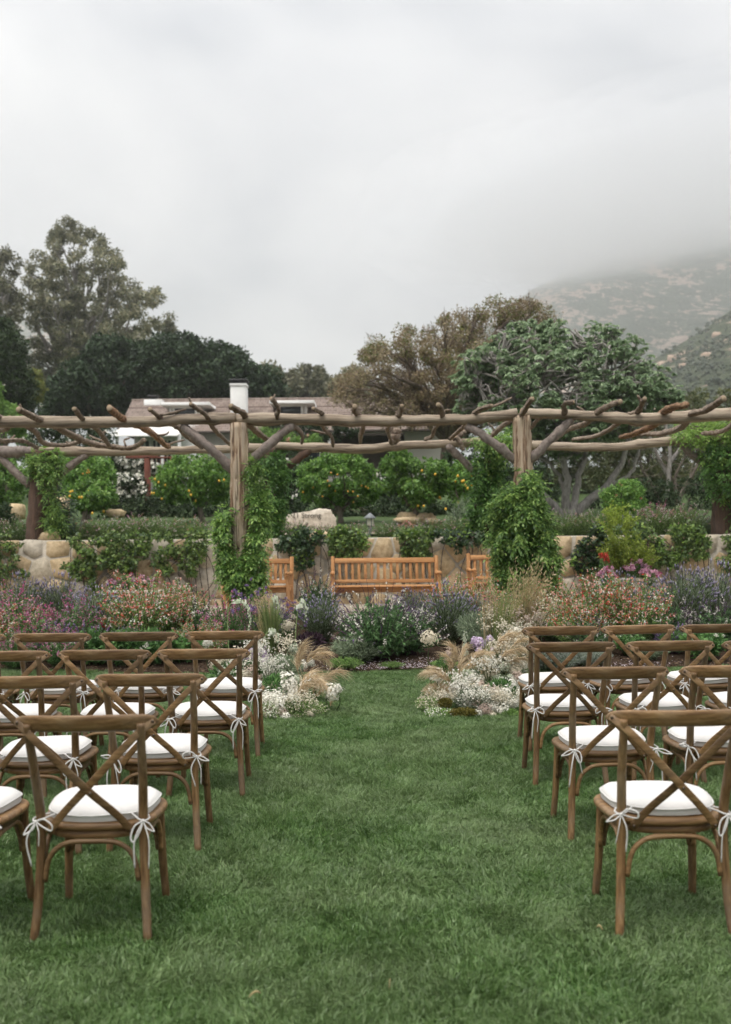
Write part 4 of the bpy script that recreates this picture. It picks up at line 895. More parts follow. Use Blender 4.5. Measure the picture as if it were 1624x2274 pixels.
# carved boulder, lantern, terrace rocks
m_boul = stonemat('carved_boulder_stone', (.44, .36, .27), (.60, .52, .42), (.68, .61, .52))
bo = thing('carved_boulder', 'large pale flat boulder carved with 21 Strong on the terrace', 'boulder', P(690, 1172, 23)); BO = np.array(bo.location)
rs = np.random.default_rng(33)
out = spline([(633, 1178), (636, 1148), (650, 1140), (690, 1133), (722, 1130), (736, 1134), (740, 1143), (747, 1150), (748, 1178)], 26)
fr = np.array([P(x, y, 22.75) for x, y in out]) - BO; bk = np.array([P(x + (690 - x) * .06, y + 3, 23.3) for x, y in out]) - BO
fr2 = np.array([P(x + (690 - x) * .035, y + (1160 - y) * .06, 22.69) for x, y in out]) - BO
fr += rs.normal(size=fr.shape) * .012; nq = len(out)
obj('stone', MB().add(np.concatenate([bk, fr, fr2, [fr2.mean(0) - (0, .01, 0)]]), [[t * nq + a, t * nq + a + 1, (t + 1) * nq + a + 1, (t + 1) * nq + a] for t in (0, 1) for a in range(nq - 1)], [[2 * nq + a, 2 * nq + (a + 1) % nq, 3 * nq] for a in range(nq)]), m_boul, bo)
cu = bpy.data.curves.new('lettering', 'FONT'); cu.body = '21 Strong'; cu.size = .17; cu.extrude = .004; cu.align_x = 'CENTER'
to = bpy.data.objects.new('lettering_curve', cu); COL.objects.link(to)
dg = bpy.context.evaluated_depsgraph_get(); me = bpy.data.meshes.new_from_object(to.evaluated_get(dg)); bpy.data.objects.remove(to)
le = obj('lettering', me, plain('engraved_grey', (.16, .14, .12), .9, .1), bo, loc=P(681, 1150, 22.675) - BO); le.rotation_euler = (R(90), 0, 0)
la = thing('garden_lantern', 'small metal roofed path lantern among flowers on the terrace', 'lantern', P(822, 1165, 21.5)); m_lant = plain('lantern_metal', (.16, .17, .175), .5, .5)
obj('roof', MB().lathe([(.001, .26), (.05, .22), (.135, .145), (.135, .13), (.001, .135)], 8), m_lant, la)
obj('glass', MB().lathe([(.075, -.02), (.075, .13)], 8), plain('frosted_lantern_glass', (.62, .58, .48), .4, .4), la)
for k in range(4): a = k * 1.57 + .4; obj('upright', MB().tube([(.08 * math.cos(a), .08 * math.sin(a), -.05), (.08 * math.cos(a), .08 * math.sin(a), .135)], .009, 5), m_lant, la)
obj('stake', MB().tube([(0, 0, -.35), (0, 0, -.02)], [.02, .05], 6), m_lant, la)
for k, (x, y, d, r_, sq, lab) in enumerate([(906, 1147, 27, .24, (1.3, .8, .5), 'flat pale rock left of the citrus trunk'), (906, 1157, 26.5, .26, (1.4, .9, .42), 'lower flat pale rock under another rock'), (937, 1152, 27, .2, (1.1, .8, .8), 'rounded pale rock right of the citrus trunk'), (952, 1150, 27.4, .17, (1.2, .9, .7), 'small pale rock at the right of the rock group'), (957, 1158, 26.6, .17, (1.3, .9, .6), 'low pale rock in front of the rock group'),
                                            (132, 1128, 25, .3, (1.0, .8, .9), 'tan rock behind the left old post'), (255, 1140, 27, .22, (1.3, .9, .5), 'low pale rock behind the flowers on the terrace'), (113, 1192, 18.75, .16, (1.3, .9, .7), 'white rock sitting on the wall top beside the old post'), (34, 1136, 26, .26, (1, .8, .8), 'tan rock near the left edge of the terrace'), (710, 1193, 19.2, .16, (1.2, .9, .7), 'small grey rock on the wall behind the vine')]):
    o = obj('rock', rock_mb(np.random.default_rng(90 + k), r_, sq, 12, 8), STONE[0], loc=P(x, y, d), smooth=True); tag(o, lab, 'rock', 'rocks on the terrace')

# ================================================================ CLIMBERS
L_wis = leafmat('wisteria_leaf', [(.022, .048, .013), (.050, .098, .023), (.088, .148, .036), (.16, .225, .062)], .4, .42, .35, k=2.5)
L_wisd = leafmat('deep_green_vine_leaf', [(.022, .055, .014), (.045, .098, .022), (.075, .14, .033)], .35, .45, .3, k=1.9)  # darker green leaf for the vines on the old back posts
L_wisy = leafmat('young_vine_leaf', [(.10, .19, .035), (.17, .27, .06), (.24, .33, .08)], .45, .45, .3, k=1.4)
L_ivy = leafmat('wall_vine_leaf', [(.022, .042, .013), (.045, .078, .022), (.085, .13, .036), (.12, .16, .05)], .3, .38, .4, k=2.1)
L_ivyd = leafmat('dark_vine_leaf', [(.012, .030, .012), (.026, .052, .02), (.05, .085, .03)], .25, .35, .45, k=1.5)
def pinnate(cs, rr, per, nl, L, rng, off, mb, face=(0, -1, 0), reach=1.0):
    k = np.repeat(np.arange(len(cs)), per); n = len(k); dv = rdir(rng, n) + np.array(face) * .5
    dv /= np.linalg.norm(dv, axis=1)[:, None]
    s0 = cs[k] + dv * (rr[k] * rng.uniform(.5, 1.0, n))[:, None] - off
    ax = dv + rng.normal(size=(n, 3)) * .35 - UP * rng.uniform(.1, .9, n)[:, None]; ax /= np.linalg.norm(ax, axis=1)[:, None]
    ln = L * reach * rng.uniform(2.0, 3.2, n)
    for q in range(nl):
        f = (q // 2 + .6) / (nl / 2); p_ = s0 + ax * (ln * f)[:, None] - UP * (ln * f * f * .35)[:, None]
        side = np.cross(ax, UP); side /= np.linalg.norm(side, axis=1)[:, None] + 1e-9
        D = (side * (1 if q % 2 else -1) if q < nl - 1 else ax) + ax * .6 - UP * .35
        mb.leaves(p_, D, np.cross(side, ax) * np.sign((np.cross(side, ax) @ UP)[:, None] + .01) + rng.normal(size=(n, 3)) * .25, L * rng.uniform(.55, 1.35, n), L * rng.uniform(.3, .55, n), .1, .15)
def vine(name, lab, poly, d, thick, n, rpx, per, seed, L=.075, leaf=None, young=.12, stem=None, cat='vine', nl=7, group=None, reach=1.0):
    rng = np.random.default_rng(seed); cs, rr = clumps(poly, d, thick, n, rpx, rng); po = np.array(poly)
    b = P(po[:, 0].mean(), po[:, 1].max(), d); t_ = thing(name, lab, cat, b, 0, group)
    mb = MB(); pinnate(cs, rr, per, nl, L, rng, b, mb, reach=reach); obj('foliage', mb, leaf or L_wis, t_)['kind'] = 'stuff'
    yk = rng.permutation(len(cs))[:max(1, int(len(cs) * young))]
    mb = MB(); pinnate(cs[yk] + (0, -.04, .02), rr[yk] * 1.1, max(2, per // 2), nl, L * .9, rng, b, mb, reach=reach); obj('young_leaves', mb, L_wisy, t_)['kind'] = 'stuff'
    st = MB()
    for q in range(6):
        pts = [cs[rng.integers(len(cs))] for _ in range(4)]; pts = sorted(pts, key=lambda p: p[2]); st.tube(spline(np.array(pts) - b, 16), .012, 5, False)
    obj('stems', st, m_bark, t_)['kind'] = 'stuff'
    return t_
vine('climbing_vine', 'leafy vine wrapped round the left split post', [(482, 1168), (492, 1140), (506, 1130), (506, 1205), (530, 1230), (560, 1215), (562, 1150), (560, 1090), (558, 1058), (570, 1052), (582, 1072), (596, 1100), (602, 1130), (596, 1160), (592, 1200), (590, 1260), (586, 1295), (560, 1322), (520, 1318), (496, 1298), (492, 1260), (474, 1240), (480, 1190)], 15.38, .24, 150, 9, 12, 1, .066, reach=.65)
vine('climbing_vine', 'few bright leaf sprays hugging the right side of the left split post', [(552, 1040), (560, 1022), (572, 1040), (566, 1075), (556, 1065)], 15.3, .12, 10, 8, 10, 10, .06, reach=.7, young=.5)
vine('climbing_vine', 'dense green vine cone covering the right front post', [(1146, 1052), (1130, 1080), (1108, 1112), (1092, 1138), (1102, 1162), (1094, 1190), (1100, 1230), (1106, 1285), (1110, 1318), (1170, 1322), (1220, 1305), (1226, 1268), (1236, 1235), (1220, 1185), (1202, 1145), (1194, 1100), (1184, 1050), (1168, 1046), (1160, 1060)], 15.25, .36, 230, 13, 13, 2, .08, young=.12, reach=.7)
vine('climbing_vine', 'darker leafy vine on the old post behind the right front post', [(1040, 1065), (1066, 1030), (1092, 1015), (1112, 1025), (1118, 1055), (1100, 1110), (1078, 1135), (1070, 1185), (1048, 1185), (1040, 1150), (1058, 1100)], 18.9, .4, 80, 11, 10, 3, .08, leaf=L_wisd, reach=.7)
vine('climbing_vine', 'light green vine trailing over the back beam left of the right front post', [(1050, 985), (1080, 965), (1120, 960), (1135, 975), (1130, 1000), (1090, 1005), (1060, 1002)], 18.7, .3, 22, 14, 10, 4, .08, young=.4)
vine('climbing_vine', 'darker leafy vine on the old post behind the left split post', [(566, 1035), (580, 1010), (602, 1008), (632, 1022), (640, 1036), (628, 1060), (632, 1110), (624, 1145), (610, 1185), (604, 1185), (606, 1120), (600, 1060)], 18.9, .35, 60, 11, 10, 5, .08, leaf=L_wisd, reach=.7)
vine('climbing_vine', 'fresh green vine crowning the old post at the left', [(66, 1030), (78, 1010), (100, 1000), (125, 1006), (138, 1028), (126, 1056), (112, 1075), (124, 1110), (132, 1150), (125, 1185), (112, 1188), (108, 1120), (100, 1070), (74, 1050)], 18.85, .3, 60, 11, 12, 6, .07, young=.35, reach=.75)
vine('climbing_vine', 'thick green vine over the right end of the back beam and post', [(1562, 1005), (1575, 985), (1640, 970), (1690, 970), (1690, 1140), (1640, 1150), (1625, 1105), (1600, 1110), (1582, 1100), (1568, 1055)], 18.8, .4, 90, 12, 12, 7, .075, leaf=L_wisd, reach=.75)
vine('climbing_vine', 'yellow green vine draped over the beams at the right edge', [(1490, 958), (1520, 942), (1580, 932), (1680, 925), (1690, 965), (1600, 968), (1520, 972)], 18.9, .6, 50, 13, 12, 8, .07, leaf=L_wisy)
vine('climbing_vine', 'dark leafy shrub vine at the foot of the left old post', [(118, 1090), (150, 1110), (160, 1150), (150, 1185), (118, 1190), (105, 1150)], 19.4, .3, 30, 14, 12, 9, .075, leaf=L_ivyd, young=.1)
def wallvine(lab, poly, seed, n, d=18.12, thick=.10, rpx=8, per=32, leaf=None, L=.066, y_=.2):
    rng = np.random.default_rng(seed); cs, rr = clumps(poly, d, thick, n, rpx, rng); po = np.array(poly); b = P(po[:, 0].mean(), po[:, 1].max(), d)
    t_ = thing('wall_vine', lab, 'vine', b, 0, 'vines on the stone wall')
    p_, D, nn, l_, w_ = leafcloud(cs, rr, per, L, L * .62, rng, .35, .3, .9, .5, b); nn = nn + np.array((0, -.8, 0))
    obj('foliage', MB().leaves(p_, D, nn, l_, w_), leaf or L_ivy, t_)['kind'] = 'stuff'
    k = rng.permutation(len(cs))[:max(1, int(len(cs) * y_))]
    p_, D, nn, l_, w_ = leafcloud(cs[k] + (0, -.05, .02), rr[k] * 1.1, per // 3, L, L * .6, rng, .5, .5, .9, -.3, b); obj('young_leaves', MB().leaves(p_, D, nn, l_, w_), L_wisy, t_)['kind'] = 'stuff'
    st = MB()
    for q in range(9):
        a = cs[rng.integers(len(cs))]; c = cs[rng.integers(len(cs))]; lo_ = np.array((a[0] + rng.normal() * .1, d + .09, .3)); st.tube(spline(np.array([lo_, (lo_ + a) / 2 + rng.normal(size=3) * (.1, .01, .05), a, c]) - b, 16), .008, 4, False)
    obj('stems', st, m_bark, t_)['kind'] = 'stuff'
    return t_
wallvine('wall vine spilling over the wall at the left edge', [(-60, 1180), (0, 1180), (28, 1184), (40, 1200), (35, 1240), (22, 1268), (70, 1262), (60, 1275), (22, 1300), (0, 1330), (-60, 1330)], 201, 55)
wallvine('broad wall vine spilling down between the left edge and the split post', Z4((400, 880), (520, 860), (700, 855), (900, 865), (920, 910), (900, 1000), (860, 1080), (740, 1090), (610, 1060), (600, 1240), (550, 1260), (545, 1100), (440, 1140), (390, 1050), (520, 1010), (470, 930)), 202, 120)
wallvine('wall vine hanging just left of the split post', Z4((900, 865), (1100, 860), (1290, 840), (1290, 900), (1230, 1050), (1190, 1130), (1110, 1050), (1010, 1110), (930, 1060), (960, 960), (1080, 930), (1180, 900), (1240, 880), (900, 890)), 203, 62)
wallvine('wall vine above the gap between the left and middle benches', Z5((240, 260), (290, 195), (400, 180), (480, 190), (510, 260), (440, 280), (430, 380), (390, 430), (300, 330), (270, 290)), 204, 60, leaf=L_ivyd)
wallvine('bushy wall vine directly behind the left half of the middle bench', Z5((520, 200), (560, 180), (700, 185), (745, 210), (740, 300), (640, 330), (550, 335), (520, 270)), 205, 75)
wallvine('bushy wall vine behind the right half of the middle bench', Z5((890, 200), (960, 185), (1040, 180), (1090, 230), (1090, 330), (1000, 345), (900, 330), (960, 260), (900, 220)), 206, 60)
wallvine('thin wall vine with sparse round leaves right of the middle bench', Z5((1060, 190), (1240, 185), (1400, 205), (1440, 240), (1310, 290), (1250, 300), (1230, 260), (1180, 250), (1100, 230)), 207, 34, per=34, leaf=L_ivyd)
wallvine('wall vine just right of the green vine cone', Z6((540, 560), (600, 450), (700, 400), (760, 470), (740, 600), (640, 720), (540, 720), (520, 640)), 208, 50, leaf=L_ivyd)
wallvine('wall vine behind the yellow green shrub at the right', Z6((740, 480), (820, 420), (1010, 400), (1180, 480), (1290, 600), (1250, 680), (1120, 690), (1000, 650), (880, 700), (760, 640)), 209, 80)
wallvine('wall vine trailing near the right edge of the wall', Z6((1190, 420), (1330, 380), (1440, 430), (1480, 540), (1460, 620), (1400, 660), (1350, 560), (1300, 640), (1250, 540)), 210, 60)
wallvine('wall vine over the wall under the right old post', Z6((1560, 460), (1640, 470), (1760, 500), (1760, 800), (1640, 760), (1540, 620), (1580, 560)), 211, 45)
# ================================================================ BED PLANTS
L_lav = leafmat('lavender_leaf', [(.055, .075, .045), (.10, .125, .08), (.155, .18, .12)], .25, .7, k=2.6)
L_sal = leafmat('salvia_leaf', [(.018, .040, .016), (.038, .072, .027), (.065, .11, .045)], .25, .5, k=2.7)
L_hot = leafmat('small_sage_leaf', [(.035, .065, .018), (.07, .115, .032), (.11, .16, .05)], .35, .55, k=3.0)
L_mead = leafmat('meadow_leaf', [(.06, .10, .03), (.11, .165, .05), (.17, .22, .08)], .35, .6, k=1.7)
L_sil = leafmat('silver_leaf', [(.20, .235, .19), (.31, .345, .29), (.42, .45, .40)], .25, .7)
L_broad = leafmat('broad_green_leaf', [(.02, .048, .016), (.042, .085, .026), (.07, .125, .04)], .3, .45, k=2.7)
L_grass = leafmat('tall_grass_blade', [(.10, .15, .05), (.18, .23, .085), (.32, .32, .15)], .35, .6, k=1.3)
L_straw = leafmat('straw_blade', [(.30, .22, .11), (.44, .34, .19), (.55, .45, .29)], .35, .7)
L_chart = leafmat('chartreuse_leaf', [(.11, .16, .025), (.20, .26, .045), (.28, .33, .07)], .4, .45, k=1.4)
m_stem = plain('green_stem', (.07, .10, .04), .7, .2, .2, 8); m_pstem = plain('purple_stem', (.09, .05, .07), .7, .2, .2, 8)
def bush(seed, n, Rr, H, leaf, flowers=(), base_r=.08, arch=.5, hj=.25, dome=.45, t0=.12, stem_r=.004, updir=.5):
    """stems that arch out from one foot, leaves along them, flowers on the outer stretch"""
    rng = np.random.default_rng(seed); K = 9
    az = rng.uniform(0, 2 * np.pi, n); rr = Rr * np.sqrt(rng.uniform(.02, 1, n)); h = H * (1 - dome * (rr / Rr) ** 2) * rng.uniform(1 - hj, 1 + hj * .4, n)
    out = np.stack([np.cos(az), np.sin(az), 0 * az], -1)
    a = out * (base_r * rng.uniform(0, 1, n))[:, None]; c = out * rr[:, None] + UP * h[:, None]
    m_ = a + (c - a) * .45 + UP * (h * arch * .5)[:, None] + rng.normal(size=(n, 3)) * .03 * H
    t = np.linspace(0, 1, K)
    cur = ((1 - t) ** 2)[None, :, None] * a[:, None] + (2 * t * (1 - t))[None, :, None] * m_[:, None] + (t ** 2)[None, :, None] * c[:, None]
    sm = MB()
    for q in range(n): sm.tube(cur[q], np.linspace(stem_r, stem_r * .5, K), 3, False)
    def at(si, tt):
        f = tt * (K - 1); i = np.clip(f.astype(int), 0, K - 2); u = (f - i)[:, None]
        return cur[si, i] * (1 - u) + cur[si, i + 1] * u, cur[si, i + 1] - cur[si, i]
    nl, L, W, ang, t1 = leaf
    si = np.repeat(np.arange(n), nl); tt = t0 + (t1 - t0) * rng.uniform(0, 1, len(si)); p_, T = at(si, tt)
    T /= np.linalg.norm(T, axis=1)[:, None] + 1e-9; sd_ = rdir(rng, len(si)); D = T * math.cos(ang) + sd_ * math.sin(ang)
    lf = MB().leaves(p_, D, rng.normal(size=p_.shape) * .4 + UP * updir + sd_ * .3, L * rng.uniform(.6, 1.3, len(si)), W * rng.uniform(.7, 1.2, len(si)), .15, .12)
    fl = []
    for (mat_, kind, frac, cnt, ta, tb, size, spread) in flowers:
        pick = rng.permutation(n)[:max(1, int(n * frac))]; si = np.repeat(pick, cnt); tt = ta + (tb - ta) * rng.uniform(0, 1, len(si)); p_, T = at(si, np.clip(tt, 0, 1))
        T /= np.linalg.norm(T, axis=1)[:, None] + 1e-9; p_ = p_ + rdir(rng, len(si)) * spread; mb = MB()
        if kind == 'bud': mb.octs(p_, size * rng.uniform(.7, 1.2, len(si)), T, 2.0)
        elif kind == 'spike': mb.octs(at(pick, np.full(len(pick), .985))[0], size * rng.uniform(.7, 1.2, len(pick)), cur[pick, -1] - cur[pick, -2], 3.4)
        else:
            for _ in range(2): mb.leaves(p_, rng.normal(size=p_.shape), rng.normal(size=p_.shape) + (0, -.6, .6), size * rng.uniform(.7, 1.3, len(si)), size * .85, .2, 0)
        fl.append((mb.mesh('flowers'), mat_))
    return sm.mesh('stems'), lf.mesh('foliage'), fl
F_dusk = leafmat('dusky_calyx', [(.07, .04, .09), (.12, .07, .14), (.18, .11, .19)], .2, .7)
KIND = {}
def kind(name, m_leaf, m_st, **kw):
    var = []
    for q in range(2):
        s_, l_, f_ = bush(len(KIND) * 17 + q + 300, **kw); s_.materials.append(m_st); l_.materials.append(m_leaf)
        for me, m in f_: me.materials.append(m)
        var.append((s_, l_, f_))
    KIND[name] = var
kind('lavender', L_lav, m_stem, n=420, Rr=.42, H=.78, leaf=(14, .075, .007, .45, .8), flowers=[(F_mauve, 'spike', .7, 1, .9, 1, .0095, 0)], base_r=.12, dome=.34, hj=.45)
kind('lavender_low', L_lav, m_stem, n=380, Rr=.5, H=.55, leaf=(16, .07, .007, .45, .9), flowers=[(F_mauve, 'spike', .4, 1, .9, 1, .0085, 0)], base_r=.14, dome=.5, hj=.25)
kind('white_salvia', L_sal, m_pstem, n=110, Rr=.62, H=.85, leaf=(26, .085, .026, .9, .66), flowers=[(F_dusk, 'bud', .34, 18, .70, 1.0, .0055, .008), (F_white, 'petal', .34, 8, .70, 1.0, .021, .016)], base_r=.12, dome=.4, hj=.5, stem_r=.004)
kind('hot_lips', L_hot, m_stem, n=180, Rr=.64, H=.88, leaf=(34, .032, .018, .9, .98), flowers=[(F_red, 'petal', .42, 3, .72, 1.0, .026, .03), (F_white, 'petal', .65, 3, .64, 1.0, .023, .03), (F_coral, 'petal', .8, 4, .64, 1.0, .026, .035)], base_r=.15, dome=.36, hj=.5)
kind('magenta_salvia', L_broad, m_stem, n=130, Rr=.56, H=.86, leaf=(20, .05, .026, .9, .85), flowers=[(F_magenta, 'petal', .5, 11, .64, 1.0, .021, .02), (F_pink, 'petal', .4, 9, .66, 1.0, .021, .02)], base_r=.14, dome=.34, hj=.55)
kind('purple_salvia', L_broad, m_pstem, n=120, Rr=.5, H=.78, leaf=(24, .06, .022, .9, .72), flowers=[(F_purple, 'bud', .4, 26, .74, 1.0, .0075, .011), (F_lilac, 'petal', .3, 5, .76, 1.0, .016, .016)], base_r=.12, dome=.4, hj=.4)
kind('silver_artemisia', L_sil, m_stem, n=260, Rr=.5, H=.34, leaf=(26, .04, .012, .9, 1.0), base_r=.25, dome=.4)
kind('white_pentas', L_broad, m_stem, n=80, Rr=.38, H=.5, leaf=(24, .085, .04, 1.0, .95), flowers=[(F_white, 'petal', .10, 16, .98, 1.0, .022, .022)], base_r=.12, dome=.35)
kind('rose', L_broad, m_stem, n=46, Rr=.32, H=.5, leaf=(26, .05, .03, 1.0, .95), flowers=[(F_pink, 'petal', .3, 14, .98, 1.0, .042, .03), (F_crim, 'petal', .1, 14, .98, 1.0, .04, .028), (F_white, 'petal', .05, 14, .98, 1.0, .04, .03)], base_r=.1, dome=.3)
kind('meadow', L_mead, m_stem, n=170, Rr=.55, H=.62, leaf=(22, .035, .014, .8, .95), flowers=[(F_pink, 'petal', .2, 5, .85, 1.0, .018, .015), (F_white, 'petal', .2, 5, .85, 1.0, .016, .015), (F_coral, 'petal', .08, 4, .85, 1.0, .02, .015)], base_r=.3, dome=.3, hj=.4)
kind('chartreuse', L_chart, m_stem, n=60, Rr=.55, H=.9, leaf=(30, .085, .036, .9, 1.0), base_r=.16, dome=.5, hj=.3)
kind('sage', L_lav, m_stem, n=150, Rr=.34, H=.42, leaf=(20, .07, .014, .7, 1.0), flowers=[(F_purple, 'bud', .06, 20, .85, 1.0, .008, .01)], base_r=.12, dome=.5)
kind('fern_cover', L_hot, m_stem, n=90, Rr=.3, H=.14, leaf=(26, .04, .008, .8, 1.0), base_r=.12, dome=.4)
kind('orange_bloom', L_hot, m_stem, n=70, Rr=.3, H=.55, leaf=(20, .03, .012, .8, .9), flowers=[(F_coral, 'petal', .5, 8, .9, 1.0, .024, .018), (F_white, 'petal', .2, 6, .9, 1.0, .02, .015)], base_r=.12, dome=.3)
kind('verbena', L_sal, m_stem, n=40, Rr=.35, H=.95, leaf=(5, .05, .012, .7, .8), flowers=[(F_purple, 'petal', .8, 16, .98, 1.0, .018, .018)], base_r=.15, dome=.25, hj=.35)
kind('pink_phlox', L_broad, m_stem, n=40, Rr=.3, H=.62, leaf=(16, .06, .022, .9, .85), flowers=[(F_pink, 'petal', .45, 22, .94, 1.0, .035, .04), (F_magenta, 'petal', .2, 14, .95, 1.0, .032, .035)], base_r=.1, dome=.25)
kind('red_rose', L_broad, m_stem, n=26, Rr=.16, H=.6, leaf=(22, .05, .03, 1.0, .85), flowers=[(F_red, 'petal', .32, 24, .96, 1.0, .045, .035)], base_r=.06, dome=.15)
WORD = {'lavender': ('lavender_bush', 'lavender'), 'lavender_low': ('lavender_bush', 'lavender'), 'white_salvia': ('white_salvia_bush', 'salvia'), 'hot_lips': ('red_and_white_sage_bush', 'sage bush'), 'magenta_salvia': ('magenta_salvia_bush', 'salvia'),
        'purple_salvia': ('purple_salvia_bush', 'salvia'), 'silver_artemisia': ('silver_artemisia', 'artemisia'), 'white_pentas': ('white_flowered_plant', 'flower plant'), 'rose': ('rose_bush', 'rose bush'), 'meadow': ('wildflower_clump', 'wildflowers'), 'chartreuse': ('chartreuse_shrub', 'shrub'),
        'sage': ('grey_sage_clump', 'sage'), 'fern_cover': ('ground_cover_tuft', 'ground cover'), 'orange_bloom': ('coral_flower_clump', 'flowers'), 'verbena': ('purple_verbena', 'verbena'), 'pink_phlox': ('pink_phlox', 'phlox'), 'red_rose': ('red_rose', 'rose')}
plant_rng = np.random.default_rng(77); pc = [0]
def plant(k, px, d, s, lab, hs=1.0, z=None, group='plants in the flower bed'):
    s_, l_, f_ = KIND[k][pc[0] % 2]; pc[0] += 1
    X = (px - CX) * d / FPX; zz = (gz(d) + .03 if d < 18.4 else tz(d) - .02) if z is None else z
    t_ = thing(WORD[k][0], lab, WORD[k][1], (X, d, zz), plant_rng.uniform(0, 6.28), group)
    t_.scale = (s, s, s * hs)
    obj('stems', s_, None, t_, kind='stuff'); obj('foliage', l_, None, t_, kind='stuff')
    for me, m in f_: obj('flowers', me, None, t_, kind='stuff')
    return t_
